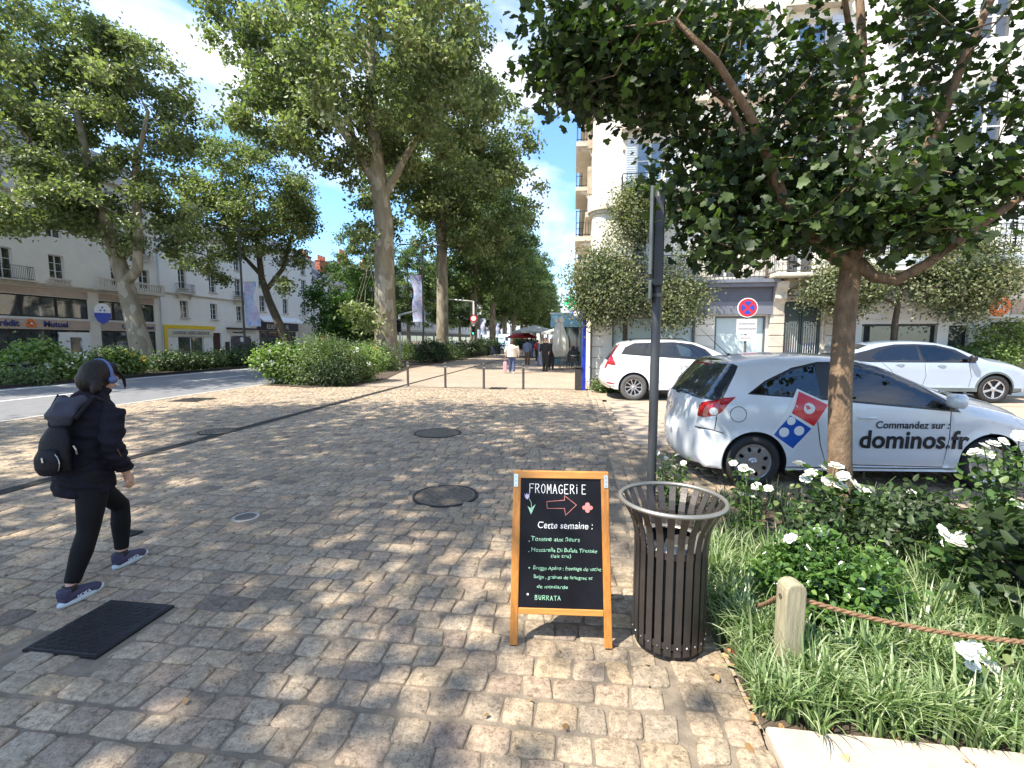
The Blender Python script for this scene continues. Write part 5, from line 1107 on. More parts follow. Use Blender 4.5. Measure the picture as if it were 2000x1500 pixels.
    # common normals so that parts shade as one surface
    acc={}
    rk=lambda p:(round(p[0],3),round(p[1],3),round(p[2],3))
    for k,fl in reg.items():
        for poly_ in fl:
            a,b_,c_=(np.array(p) for p in poly_[:3]); n=np.cross(b_-a,c_-a)
            if len(poly_)==4: n=np.cross(np.array(poly_[2])-a,np.array(poly_[3])-b_)
            for p in poly_: acc[rk(p)]=acc.get(rk(p),0)+n
    for k,fl in reg.items():
        ix={}; vs=[]; fs=[]
        for poly_ in fl:
            g_=[]
            for p in poly_:
                r_=rk(p)
                if r_ not in ix: ix[r_]=len(vs); vs.append(p)
                if not g_ or g_[-1]!=ix[r_]: g_.append(ix[r_])
            if len(set(g_))>2: fs.append(g_)
        me=bpy.data.meshes.new(k[0]); me.from_pydata(vs,[],fs); me.validate(); me.update(); o=link(k[0],me,k[1],t,True)
        try:
            inv={v:k2 for k2,v in ix.items()}; nn=[]
            for i_ in range(len(me.vertices)):
                a=np.array(acc[inv[i_]]); a=a/(np.linalg.norm(a)+1e-12); nn.append(tuple(a))
            me.normals_split_custom_set_from_vertices(nn)
        except Exception as ex: print('normals',ex)
    # underside, wheel housings
    mb=MB(); mb.box(x0+.25,x1-.3,-W0+.12,W0-.12,zb+.0,zb+.08)
    mb.build('underbody','black',t)
    for cx in (0,wb):
        for s in (-1,1):
            mb=MB(); yo=s*(f(cx+ra*.7,rt+ra*.7)-.004); yi=s*(W0-.34); T=Matrix.Translation((cx,0,rt))@Matrix.Rotation(PI/2,4,'X'); mb.lathe([(ra-.0,-yo),(ra-.0,-yi),(.02,-yi)],32,mtx=T,a0=-.35,a1=PI+.35); mb.build('wheel_arch','black',t,smooth=True)
    return t,f
def cabin(t,x0,x1,W,zbelt,seats,zseat,wheelx=None,roofz=1.4):
    mb=MB(); mb.box(x0,x1,-W+.14,W-.14,.3,zbelt-.14); it=mb.build('interior','interior_dark',t)
    for sx in seats:
        for sy in (-.36,.36):
            mb=MB(); M_=Matrix.Translation((sx,sy,zbelt-.2))@Matrix.Rotation(R(-14),4,'Y'); mb.bev(-.07,.07,-.24,.24,0,.42,.05,M_); mb.bev(-.04,.05,-.13,.13,.45,.63,.04,M_); mb.build('seat','interior_dark',it)
    if wheelx:
        mb=MB(); c=Matrix.Translation((wheelx,.36,zbelt-.02))@Matrix.Rotation(R(-62),4,'Y'); pts=[c@Vector((.18*math.cos(a),.18*math.sin(a),0)) for a in [2*PI*k/20 for k in range(21)]]; mb.tube(pts,.014,6); mb.tube([c@Vector((-.18,0,0)),c@Vector((.18,0,0))],.014,5); mb.build('steering_wheel','black',it)
        mb=MB(); mb.bev(wheelx+.15,wheelx+.75,-W+.16,W-.16,zbelt-.25,zbelt-.02,.06); mb.build('dashboard','interior_dark',it)
def mirror(t,x,y,z,s,mat,base='trim_black'):
    mb=MB(); mb.bev(x-.06,x+.08,y+s*.05-.0,y+s*.22 if s>0 else y+s*.05,z-.06,z+.09,.035) if s>0 else mb.bev(x-.06,x+.08,y+s*.22,y+s*.05,z-.06,z+.09,.035); m_=mb.build('mirror',mat,t); autosmooth(m_,80)
    mb=MB(); mb.box(x-.03,x+.03,min(y,y+s*.1),max(y,y+s*.1),z-.09,z-.05); mb.build('bracket',base,m_)
def handle(t,f,x,z,mat,s=-1,w=.2):
    mb=MB(); n=10; pts=[(x-w/2+w*i/n,s*(f(x-w/2+w*i/n,z)+.028*math.sin(PI*min(1,max(0,i/n))**1)),z+.004*math.sin(PI*i/n)) for i in range(n+1)]; mb.tube(pts,.014,8); mb.build('handle',mat,t,smooth=True)
# ---- the white hatchback --------------------------------------------------------
CZ=R(5.0); CW=.83; cd_=Vector((math.cos(CZ),math.sin(CZ),0)); cn=Vector((-math.sin(CZ),math.cos(CZ),0)); CO=Vector((2.0,5.32,0))+cn*CW
def L2(u,v,inset=.03):
    o=CO-cn*(CW-inset); d=ray(u,v); k=(o-CAMP).dot(cn)/d.dot(cn); p=CAMP+d*k-o; return (p.dot(cd_),p.z)
prof=[(-.50,.21,.08,.07),(-.565,.30,.18,.09),(-.59,.45,.2,.09),(-.59,.60,.2,.09),(-.565,.72,.18,.08),(-.545,.86,.17,.075),(-.52,.98,.15,.07),(-.40,1.16,.13,.06),(-.27,1.32,.11,.05),(-.19,1.40,.09,.04),(-.03,1.43,.09,.035),(.3,1.468,.1,.03),(.72,1.475,.1,.03),(1.12,1.44,.1,.035),(1.42,1.365,.1,.05),(1.85,1.165,.11,.09),(2.22,.99,.12,.12),(2.5,.925,.14,.12),(2.85,.84,.18,.12),(3.05,.75,.22,.14),(3.15,.63,.25,.16),(3.17,.47,.25,.16),(3.14,.32,.2,.14),(3.04,.22,.1,.1)]
winp=[L2(*p,inset=.07) for p in ((1466,768),(1500,748),(1560,723),(1612,712),(1690,712),(1748,726),(1800,753),(1848,788),(1860,800),(1800,794),(1700,785),(1600,776))]
trim=[L2(*p,inset=.07) for p in ((1460,770),(1498,745),(1558,719),(1612,708),(1692,708),(1750,722),(1803,749),(1852,786),(1866,804),(1800,798),(1700,789),(1600,780))]
xb=L2(1612,740)[0]; quarter=[(a,min(b,9)) for a,b in winp if a<xb]; 
bp=[(xb-.03,1.04),(xb-.02,1.385),(xb+.14,1.39),(xb+.12,1.03)]
def inwin_b(pl): return pl
qring=stroke(circ(*L2(1436,807,.1),.085,28)+[circ(*L2(1436,807,.1),.085,28)[0]],.004)
doorl=stroke([(xb-.02,1.37),(xb-.05,1.06),(xb-.08,.8),(xb-.02,.5),(xb+.05,.29),(2.02,.27),(2.06,.6),(2.05,.9)],.0055)
bump=stroke([(-.62,.66),(-.45,.655),(-.335,.62)],.006); hatch=stroke([(-.33,1.04),(-.40,.93),(-.42,.78),(-.43,.66)],.005); sill=stroke([(.35,.255),(2.15,.255)],.005)
lamp=[(-.20,1.025),(-.34,1.015),(-.48,.975),(-.60,.90),(-.62,.785),(-.52,.785),(-.42,.82),(-.35,.87),(-.29,.95)]
glassr=[(-.60,.985),(-.43,.985),(-.36,1.0),(-.31,1.06),(-.18,1.27),(-.13,1.36),(-.17,1.385),(-.24,1.40),(-.45,1.2)]
fl_=stroke([(.35,.52),(1.2,.56),(2.1,.6)],.002)
cor,fc=car('parked_hatchback','white three-door hatchback carrying a red and blue domino emblem behind the maple trunk',CO,CZ,prof,CW,.93,.44,2.511,.30,.348,.22,'paint_silver',
 [('seam','seam',qring),('seam','seam',doorl),('seam','seam',bump),('seam','seam',hatch),('seam','seam',sill),('window_trim','trim_black',trim),('window','car_glass',winp),('window_trim','trim_black',[p for p in bp]),('tail_lamp','lamp_red',lamp),('rear_window','glass_window',glassr),
  ('headlight','lamp_clear',[(3.2,.78),(2.95,.84),(2.75,.80),(2.9,.68),(3.2,.62)])],
 [('windscreen','car_glass',lambda x,z,t:1.44<x<2.20 and abs(t)<.9),('rear_window','glass_window',lambda x,z,t:x<-.2 and .985<z<1.385),('tail_lamp','lamp_red',lambda x,z,t:x<0 and .79<z<.89 and abs(t)>.96),
  ('bumper_trim','trim_black',lambda x,z,t:x<0 and z<.26),('licence_plate','sign_white',lambda x,z,t:x<0 and .56<z<.66 and abs(t)<.4),('grille','trim_black',lambda x,z,t:x>3 and .3<z<.48 and abs(t)<.8),('headlight','lamp_clear',lambda x,z,t:x>2.9 and .62<z<.76 and abs(t)>.78)],grid=.06)
# window trim must not cover body outside the glass: cut back part
for s in (-1,1): wheel(cor,0,s*(CW-.10),.30,.205,.19,s,holes_oval(8,.142,.030,.022)); wheel(cor,2.511,s*(CW-.10),.30,.205,.19,s,holes_oval(8,.142,.030,.022))
cabin(cor,-.3,2.1,CW,.98,(.25,1.1),.9,1.62); mirror(cor,2.0,-CW+.03,1.0,-1,'paint_silver'); mirror(cor,2.0,CW-.03,1.0,1,'paint_silver'); handle(cor,fc,L2(1690,815)[0],L2(1690,815)[1],'paint_silver')
mb=MB(); mb.tube([(.02,0,1.46),(-.0,0,1.475)],[.03,.02],10); mb.tube([(0,0,1.475),(-.34,0,1.79)],[.005,.002],6); mb.build('aerial','black',cor)
for s in (-1,1):
    mb=MB(); c=lamp; e=(-.445,.865); pts=circ(*e,.042,16); mb.add([(x,s*(fc(x,z)+.006),z) for x,z in pts]+[(e[0],s*(fc(*e)+.012),e[1])],[(i,(i+1)%16,16) for i in range(16)]); mb.build('lamp_lens','lamp_clear',cor,smooth=True)
mb=MB(); mb.box(-.30,-.27,-.22,.22,1.352,1.375); mb.build('brake_light','lamp_red',cor)
mb=MB(); mb.tube([(-.56,-.02,.995),(-.62,-.02,1.01),(-.585,-.22,1.035)],[.018,.012,.006],6); mb.build('wiper','black',cor)
mb=MB(); 
for k in range(24): a=2*PI*k/24; mb.box(-.692,-.686,.055*math.cos(a)-.008,.055*math.cos(a)+.008,.86+.055*math.sin(a)-.008,.86+.055*math.sin(a)+.008)
mb.tube([(-.69,-.05,.88),(-.695,-.01,.865),(-.69,.01,.855),(-.69,.05,.84)],.006,5); mb.build('tailgate_emblem','chrome',cor)
def patch(name,corners,mat,eps,n=7,rnd=0.):
    A,B,C_,D_=[Vector(L2(*c)) for c in corners]; mb=MB(); vs=[]
    for i in range(n+1):
        for j in range(n+1):
            u,v=i/n,j/n; p=A*(1-u)*(1-v)+B*u*(1-v)+C_*u*v+D_*(1-u)*v; vs.append((p.x,-(fc(p.x,p.y)+eps),p.y))
    mb.add(vs,[(i*(n+1)+j,(i+1)*(n+1)+j,(i+1)*(n+1)+j+1,i*(n+1)+j+1) for i in range(n) for j in range(n)]); return mb.build(name,mat,cor,smooth=True)
patch('emblem_border',[(1562,760),(1620,788),(1547,881),(1502,849)],'decal_white',.004,10)
patch('emblem_field',[(1564,765),(1614,790),(1585,831),(1543,806)],'decal_red',.007); patch('emblem_field',[(1540,810),(1581,836),(1546,875),(1508,848)],'decal_blue',.007)
def dot(u,v,rpx):
    c=Vector(L2(u,v)); r=rpx*.0057; mb=MB(); pts=circ(c.x,c.y,r,20); mb.add([(x,-(fc(x,z)+.011),z) for x,z in pts],[tuple(range(20))]); mb.build('emblem_dot','decal_white',cor)
dot(1577,797,10.5); dot(1528,843,9.5); dot(1557,840,9.5); dot(1541,821,8)
def cartext(txt,u,v,width_px,mat,bold):
    me=textmesh(txt,1.,1.,bold,'LEFT'); xs=[q_.co.x for q_ in me.vertices]; a,b_=min(xs),max(xs); A=Vector(L2(u,v)); B=Vector(L2(u+width_px,v)); s=(B.x-A.x)/(b_-a)
    bm=bmesh.new(); bm.from_mesh(me); bmesh.ops.triangulate(bm,faces=bm.faces)
    for q_ in bm.verts: x=A.x+(q_.co.x-a)*s; z=A.y+q_.co.y*s*1.05; q_.co=(x,-(fc(x,z)+.006),z)
    bm.to_mesh(me); bm.free(); return link('lettering',me,mat,cor)
cartext('Commandez sur :',1705,835,143,'decal_black',.018); cartext('dominos.fr',1674,873,212,'decal_black',.028)
# ---- the white estate car --------------------------------------------------------
VO=Vector((1.65,12.97+.92,0)); VW=.92
def LV(u,v,inset=.05): d=ray(u,v); k=(12.97+inset)/d.y; p=CAMP+d*k; return (p.x-1.65,p.z)
prof=[(-.62,.34,.1,.08),(-.74,.42,.16,.1),(-.82,.55,.2,.1),(-.80,.74,.2,.1),(-.72,.92,.18,.1),(-.66,1.08,.15,.08),(-.52,1.32,.13,.06),(-.40,1.50,.1,.05),(-.28,1.58,.1,.04),(.2,1.65,.11,.03),(.8,1.67,.11,.03),(1.35,1.63,.11,.03),(1.75,1.54,.11,.05),(2.2,1.34,.12,.09),(2.6,1.15,.13,.12),(3.1,1.07,.16,.12),(3.4,.96,.2,.14),(3.52,.8,.24,.16),(3.54,.6,.24,.16),(3.48,.4,.2,.14),(3.38,.3,.1,.1)]
wq=[LV(*p) for p in ((1217,690),(1224,680),(1240,673),(1262,671),(1256,692))]; wm=[LV(*p) for p in ((1260,692),(1266,671),(1318,671),(1328,697))]; wf_=[LV(*p) for p in ((1331,697),(1322,671),(1352,674),(1375,683),(1396,703))]
tr_=[LV(*p) for p in ((1213,692),(1222,678),(1240,670),(1320,668),(1356,672),(1380,682),(1404,706))]
tl=[LV(*p) for p in ((1190,664),(1214,671),(1205,681),(1196,693),(1199,701),(1203,713),(1165,711),(1165,690),(1178,672))]
vol,fv=car('parked_estate_car','tall white estate car with a long red tail lamp parked by the building corner',VO,0,prof,VW,1.06,.42,2.77,.365,.415,.30,'paint_white',
 [('window_trim','trim_black',tr_),('window','car_glass_dark',wq),('window','car_glass_dark',wm),('window','car_glass',wf_),('tail_lamp','lamp_red',tl),('seam','seam',stroke([LV(1280,700),LV(1284,740),LV(1296,762)],.006)),('seam','seam',stroke([LV(1332,700),LV(1330,740),LV(1328,766)],.006)),('sill_trim','sign_grey',[(-.75,.3),(-.75,.37),(3.3,.37),(3.3,.3)]),('bumper_lamp','lamp_red',[(-.72,.50),(-.50,.46),(-.52,.43),(-.72,.46)])],
 [('windscreen','car_glass',lambda x,z,t:1.78<x<2.56 and abs(t)<.9),('rear_window','glass_window',lambda x,z,t:x<-.3 and 1.1<z<1.52 and abs(t)<.8),('tail_lamp','lamp_red',lambda x,z,t:x<-.2 and .86<z<1.56 and abs(t)>.78),('licence_plate','sign_white',lambda x,z,t:x<0 and .78<z<.9 and abs(t)<.3),('headlight','lamp_clear',lambda x,z,t:x>3.2 and .75<z<.95 and abs(t)>.7),('grille','trim_black',lambda x,z,t:x>3.2 and .5<z<.8 and abs(t)<.5)],grid=.1,flare=.025)
for s in (-1,1):
    for x in (0,2.77): wheel(vol,x,s*(VW-.12),.365,.235,.22,s,holes_spoke(10,.085,.215,.012,.016),tyre='old_rubber')
cabin(vol,-.5,2.3,VW,1.12,(.35,1.3),1.,1.85,1.6); mirror(vol,2.08,-VW+.03,1.14,-1,'paint_white'); handle(vol,fv,1.4,.98,'paint_white'); handle(vol,fv,.5,.99,'paint_white')
for s in (-1,1): mb=MB(); mb.tube([(-.1,s*.62,1.63),(.0,s*.62,1.69),(1.3,s*.62,1.7),(1.45,s*.62,1.64)],.014,6); mb.build('roof_rail','trim_black',vol)
# ---- the blue-white crossover -----------------------------------------------------
NX=8.12; NW=.93; NO=Vector((NX,13.6+NW,0))
def LN(u,v,inset=.05): d=ray(u,v); k=(13.6+inset)/d.y; p=CAMP+d*k; return (p.x-NX,p.z)
prof=[(-.72,.32,.1,.08),(-.86,.45,.18,.1),(-.92,.65,.2,.1),(-.88,.85,.18,.1),(-.86,1.05,.15,.08),(-.72,1.20,.12,.06),(-.42,1.38,.1,.05),(-.05,1.53,.1,.04),(.5,1.61,.1,.03),(1.1,1.62,.1,.03),(1.6,1.57,.1,.04),(2.0,1.46,.11,.07),(2.45,1.25,.12,.1),(2.78,1.11,.13,.12),(3.25,1.03,.16,.12),(3.6,.91,.2,.14),(3.76,.75,.24,.16),(3.78,.55,.24,.16),(3.70,.38,.2,.14),(3.55,.29,.1,.1)]
w1=[(.05,1.08),(-.12,1.20),(.08,1.36),(.35,1.46),(.62,1.50),(1.02,1.51),(1.12,1.08)]; w2=[(1.16,1.08),(1.07,1.51),(1.45,1.485),(1.85,1.38),(2.25,1.17),(2.3,1.08)]; 
roofp=[(-1.,1.10),(-.75,1.12),(-.2,1.06),(2.38,1.06),(2.36,1.14),(1.95,1.41),(1.5,1.53),(1.0,1.555),(.5,1.545),(.1,1.47),(-.2,1.38),(-.5,1.3),(-1,1.3)]
nis,fn_=car('parked_crossover','pale blue-white crossover with a black roof edge and star-shaped wheels at the right edge',NO,0,prof,NW,1.05,.42,2.85,.37,.42,.30,'paint_bluewhite',
 [('window_trim','trim_black',roofp),('window','car_glass_dark',w1),('window','car_glass',w2),('rear_arch_trim','sign_back',circ(0,.37,.47,30)),('front_arch_trim','sign_back',circ(2.85,.37,.47,30)),('sill_trim','sign_back',[(-.8,.3),(-.8,.40),(3.5,.40),(3.5,.3)]),('seam','seam',stroke([(1.15,1.05),(1.2,.7),(1.12,.42)],.006)),('seam','seam',stroke([(.12,1.05),(.35,.85),(.52,.5),(.55,.42)],.006)),('seam','seam',stroke([(2.2,1.04),(2.28,.7),(2.24,.42)],.006)),('headlight','lamp_clear',[(3.85,.85),(3.55,.9),(3.45,.84),(3.85,.76)])],
 [('roof','trim_black',lambda x,z,t:z>1.40 and x<-.1),('windscreen','car_glass',lambda x,z,t:2.03<x<2.74 and abs(t)<.9),('rear_window','glass_window',lambda x,z,t:x<-.1 and 1.12<z<1.5 and abs(t)<.85),('headlight','lamp_clear',lambda x,z,t:x>3.4 and .72<z<.88 and abs(t)>.7),('grille','trim_black',lambda x,z,t:x>3.4 and .4<z<.72 and abs(t)<.6)],grid=.1,flare=.02)
for s in (-1,1):
    for x in (0,2.85): wheel(nis,x,s*(NW-.12),.37,.255,.22,s,holes_spoke(5,.07,.235,.02,.035))
cabin(nis,-.5,2.4,NW,1.12,(.35,1.35),1.,1.95,1.6); mirror(nis,2.2,-NW+.03,1.17,-1,'trim_black'); handle(nis,fn_,1.55,.98,'chrome'); handle(nis,fn_,.55,1.,'chrome')
# ================================================================== street furniture
# ---- chalkboard ------------------------------------------------------------------
A0=Vector((-.325,2.335,0)); A1=Vector((.228,2.378,0)); BW=(A1-A0).length; bz=math.atan2(A1.y-A0.y,A1.x-A0.x); tilt=R(11.5)
bd=thing('chalkboard_sign','wooden A-frame chalkboard announcing the cheese shop, standing beside the bin','chalkboard sign',A0,bz)
def board(parent,yoff,tl,front):
    T=Matrix.Translation((0,yoff,0))@Matrix.Rotation(-tl,4,'X'); H=.935; lw=.043; ins=.012
    # legs converge slightly upwards
    for s,x in ((0,0),(1,BW)):
        mb=MB(); tx=(ins if s==0 else -ins); sh=Matrix(((1,0,tx/H,0),(0,1,0,0),(0,0,1,0),(0,0,0,1))); x0=0 if s==0 else BW-lw
        mb.bev(x0,x0+lw,0,.020,.0,H,.003,T@sh); mb.build('leg','oak',parent)
        mb=MB(); mb.box(x0+.004,x0+lw-.004,-.001,.021,-.006,.004,T@sh); mb.build('foot','black',parent)
    mb=MB(); mb.bev(.013+lw-.031,BW-.013-lw+.031,-.002,.019,H-.038,H+.002,.003,T); mb.build('top_rail','oak_light',parent)
    mb=MB(); mb.bev(lw+.003,BW-lw-.003,.001,.019,.165,.198,.003,T); mb.build('bottom_rail','oak_light',parent)
    mb=MB(); mb.box(lw*.6,BW-lw*.6,.008,.013,.19,H-.03,T); p=mb.build('slate_panel','chalkboard',parent)
    for x in ((.004),(BW-.026)):
        mb=MB(); mb.box(x+.012*(1 if x<.1 else -1),x+.022+.012*(1 if x<.1 else -1),-.004,-.001,H-.085,H-.015,T); h=mb.build('hinge','chrome',parent); mb=MB()
        for k in range(3): mb.lathe([(.003,0),(.001,.002)],8,mtx=T@Matrix.Translation((x+.011+.012*(1 if x<.1 else -1),-.004,H-.075+k*.022))@Matrix.Rotation(PI/2,4,'X'))
        mb.build('screw','black',h)
    return T
TB=board(bd,0,tilt,True); 
mb=MB()
Tb2=Matrix.Translation((0,.40,0))@Matrix.Rotation(tilt,4,'X')
for x0 in (.012,BW-.055): 
    mb=MB(); mb.bev(x0,x0+.043,-.02,0,.0,.935,.003,Tb2); mb.build('rear_leg','oak',bd)
mb=MB(); mb.bev(.055,BW-.055,-.019,-.001,.165,.198,.003,Tb2); mb.build('rear_rail','oak_light',bd); mb=MB(); mb.bev(.055,BW-.055,-.019,-.001,.9,.935,.003,Tb2); mb.build('rear_rail','oak_light',bd)
mb=MB(); mb.box(.03,BW-.03,-.014,-.008,.19,.905,Tb2); mb.build('rear_panel','chalkboard',bd)
mb=MB()
for x in (.03,BW-.03): mb.tube([TB@Vector((x,.02,.3)),Vector((x,.2,.27)),Tb2@Vector((x,-.02,.3))],.002,5)
mb.build('stay_chain','chrome',bd)
# board face coordinates: a across 0..605, b down 0..895 as measured on the face
PX0,PX1=.048,BW-.048; ZT,ZB=.895,.20
def bp_(a,b,e=.0): return TB@Vector((PX0+(PX1-PX0)*(a-200)/605,.0065-e,ZT+(ZB-ZT)*(b-200)/895))
sx=(PX1-PX0)/605
def chalk(txt,a,b,w,h,mat,seed=0,cap=True,bold=.0,italic=0.):
    """hand lettering: default glyphs bent, slanted and jittered; a,b = left end of the baseline"""
    me=textmesh(txt,1.,1.,bold,'LEFT'); xs=[v.co.x for v in me.vertices]; x0,x1=min(xs),max(xs); k=w/(x1-x0)
    for v in me.vertices:
        x=(v.co.x-x0)*k; y=v.co.y*h/.73; x+=italic*y+1.2*math.sin(y*.35+seed+x*.11); y+=1.6*math.sin(x*.045+seed)+1.1*math.sin(x*.19+seed*2)+(.05*x if seed<0 else 0); y*=1+.10*math.sin(x*.13+seed)
        v.co=bp_(a+x,b-y,.0012)
    return link('chalk_lettering',me,mat,bd)
def cstroke(pts,mat,w=4.,name='chalk_drawing'):
    mb=MB(); P_=[Vector(p) for p in pts]
    for i in range(len(P_)-1):
        d=(P_[i+1]-P_[i]); 
        if d.length<1e-6: continue
        d.normalize(); n=Vector((-d.y,d.x))*w/2; q=[P_[i]-n-d*w*.3,P_[i+1]-n+d*w*.3,P_[i+1]+n+d*w*.3,P_[i]+n-d*w*.3]; mb.add([bp_(p.x,p.y,.0012+.00005*i) for p in q],[(0,1,2,3)])
    return mb.build(name,mat,bd)
# capitals of the heading drawn stroke by stroke
LET={'F':[[(0,1),(0,0)],[(0,1),(.7,1.02)],[(0,.55),(.55,.55)]],'R':[[(0,0),(0,1)],[(0,1),(.5,.98),(.62,.78),(.45,.55),(0,.5)],[(.25,.5),(.7,0)]],'O':[[(.35,1),(.1,.8),(0,.5),(.1,.15),(.35,0),(.6,.15),(.7,.5),(.6,.85),(.35,1)]],
'M':[[(0,0),(.06,1),(.36,.35),(.66,1),(.75,0)]],'A':[[(0,0),(.35,1),(.7,0)],[(.13,.35),(.57,.35)]],'G':[[(.68,.82),(.4,1),(.1,.8),(0,.45),(.15,.08),(.45,0),(.68,.15),(.7,.45),(.42,.45)]],'E':[[(.6,1),(0,1),(0,0),(.65,0)],[(0,.52),(.5,.52)]],'I':[[(.12,.7),(.12,0)],[(.12,.92),(.12,.98)]],
'B':[[(0,0),(0,1),(.45,.95),(.5,.7),(.1,.53),(.5,.45),(.58,.15),(.35,0),(0,0)]],'U':[[(0,1),(.02,.25),(.25,0),(.5,.1),(.62,1)]],'T':[[(0,1),(.75,1)],[(.37,1),(.37,0)]]}
def caps(txt,a,b,w,h,mat,lw,adv=None,seed=1):
    rg=random.Random(seed); n=len(txt); ad=w/n; out=[]
    for i,ch in enumerate(txt):
        wj=ad*.86; ox=a+i*ad; oy=b+rg.uniform(-2,2)
        for st in LET[ch]:
            cstroke([(ox+x*wj*1.1+rg.uniform(-.6,.6),oy-y*h*rg.uniform(.97,1.03)) for x,y in st],mat,lw,'chalk_lettering')
caps('FROMAGERIE',274,304,428,64,'chalk_white',5.2)
cstroke([(400,362),(530,350),(530,318),(617,382),(538,456),(530,408),(403,410),(400,362)],'chalk_red',4.5)
cstroke([(270,345),(285,370),(288,400),(284,450)],'chalk_green',4); 
def cfill(pts,mat): mb=MB(); mb.add([bp_(x,y,.0011) for x,y in pts],[tuple(range(len(pts)))]); return mb.build('chalk_drawing',mat,bd)
cfill([(234,306),(242,320),(252,304),(260,320),(272,303),(270,335),(254,350),(240,335)],'chalk_lilac'); cfill([(258,396),(284,412),(318,382),(284,455)],'chalk_green')
for dx,dy in ((0,-20),(22,2),(0,22),(-22,2)): cfill([(698+dx+17*math.cos(a),398+dy+15*math.sin(a)) for a in [2*PI*k/12 for k in range(12)]][::-1] if False else [(698+dx*1.0+17*math.cos(a),398+dy+15*math.sin(a)) for a in [2*PI*k/12 for k in range(12)]],'chalk_pink')
mb=MB(); mb.add([bp_(698+12*math.cos(a),398+12*math.sin(a),.0014) for a in [2*PI*k/10 for k in range(10)]],[tuple(range(10))]); mb.build('chalk_drawing','chalk_pink',bd)
chalk('Cette semaine :',332,550,400,50,'chalk_white',.5,italic=.14,bold=0.)
def line(t_,a,b,w,h,m='chalk_green',s=1.): chalk(t_,a,b,w,h,m,s,italic=.1,bold=.001)
line('Tomme aux fleurs',284,638,356,32,s=1.3); line('Mozzarella Di Bufala Tressée',288,712,476,28,s=2.1); line('(lait cru)',430,750,146,24,s=3.)
line('Brugge Apéro : fromage de vache',302,836,490,27,s=.2); line('Belge , graines de fenugrec et',306,896,424,25,s=1.1); line('de moutarde',330,962,222,26,s=2.4)
caps('BURRATA',318,1042,190,30,'chalk_green',4.,seed=4)
for x,y,r_ in ((272,642,4),(270,714,4),(274,826,6),(264,1006,8)): cfill([(x+r_*math.cos(2*PI*k/8),y+r_*math.sin(2*PI*k/8)) for k in range(8)],'chalk_white' if r_>7 else 'chalk_green')
# ---- litter bin -------------------------------------------------------------------
BC=Vector((.535,2.50,0)); bn=thing('litter_bin','dark brown slatted metal litter bin with a wide flared rim','litter bin',BC)
HB=.80; pf=[(.188,.03),(.190,.2),(.190,.52),(.192,.60),(.204,.67),(.224,.72),(.250,.765),(.266,HB-.005)]
for k in range(24):
    a=2*PI*k/24+.05; ca,sa=math.cos(a),math.sin(a); hw=.0175; th=.006; mb=MB(); vs=[]
    for r_,z in pf:
        for dr,dt in ((0,-hw),(0,hw),(-th,hw),(-th,-hw)): rr_=r_+dr; vs.append((ca*rr_-sa*dt,sa*rr_+ca*dt,z))
    n=len(pf); fs=[(0,1,2,3),((n-1)*4+3,(n-1)*4+2,(n-1)*4+1,(n-1)*4)]
    for i in range(n-1):
        for j in range(4): j2=(j+1)%4; fs.append((i*4+j,i*4+j2,(i+1)*4+j2,(i+1)*4+j))
    mb.add(vs,fs); mb.build('slat','bin_metal',bn)
def torus(mb,R_,r_,z,n=48,m=10): mb.lathe([(R_+r_*math.cos(2*PI*i/m),z+r_*math.sin(2*PI*i/m)) for i in range(m+1)],n)
mb=MB(); torus(mb,.270,.012,HB+.004); mb.build('rim','bin_rim',bn,smooth=True)
mb=MB(); mb.lathe([(.182,.06),(.182,.095),(.175,.095),(.175,.06),(.182,.06)],40); mb.build('inner_band','bin_metal',bn); mb=MB(); mb.lathe([(.182,.54),(.182,.57),(.175,.57),(.175,.54),(.182,.54)],40); mb.build('inner_band','bin_metal',bn)
mb=MB(); mb.lathe([(.001,.035),(.181,.035),(.181,.05),(.001,.05)],32); mb.lathe([(.175,0),(.175,.035)],32); mb.build('base','black',bn)
mb=MB(); mb.lathe([(.158,.06),(.163,.56),(.156,.565),(.152,.08),(.001,.08)],32); mb.build('liner','black',bn,smooth=True)
mb=MB(); mb.lathe([(.181,.575),(.168,.60),(.130,.605),(.126,.598)],40); mb.build('collar','bin_rim',bn,smooth=True)
mb=MB()
for k in range(24): a=2*PI*k/24+.05; mb.lathe([(.006,0),(.004,.004),(.001,.005)],6,mtx=Matrix.Translation((math.cos(a)*.1905,math.sin(a)*.1905,.078))@Matrix.Rotation(a,4,'Z')@Matrix.Rotation(PI/2,4,'Y'))
mb.build('bolt','chrome',bn)
# ---- pole with sign boxes seen from the edge ---------------------------------------
pb=gd(1270,1015,4.25); pb=Vector((pb.x,pb.y,0)); po=thing('sign_pole','tall dark grey pole with two sign cases seen edge-on, standing behind the bin','sign pole',pb,YAW-R(17.2))
mb=MB(); mb.lathe([(.04,0),(.04,2.92),(.03,2.94),(.001,2.945)],20); mb.build('pole','pole_grey',po,smooth=False); autosmooth(po.children[0],40)
mb=MB(); mb.bev(-.072,-.044,-.28,.28,2.19,2.90,.006); mb.build('sign_case','sign_back',po)
mb=MB(); mb.bev(-.040,.048,-.06,.05,2.12,2.88,.01); mb.build('clamp_rail','pole_grey',po)
mb=MB(); mb.bev(-.068,-.044,-.25,.25,1.99,2.15,.006); mb.build('sign_case','sign_back',po)
for z in (2.03,2.13,2.24,2.84): mb=MB(); mb.lathe([(.047,z),(.047,z+.03),(.04,z+.03),(.04,z),(.047,z)],16); mb.box(-.05,-.03,-.03,.03,z,z+.03); mb.build('clamp','steel_grey',po)
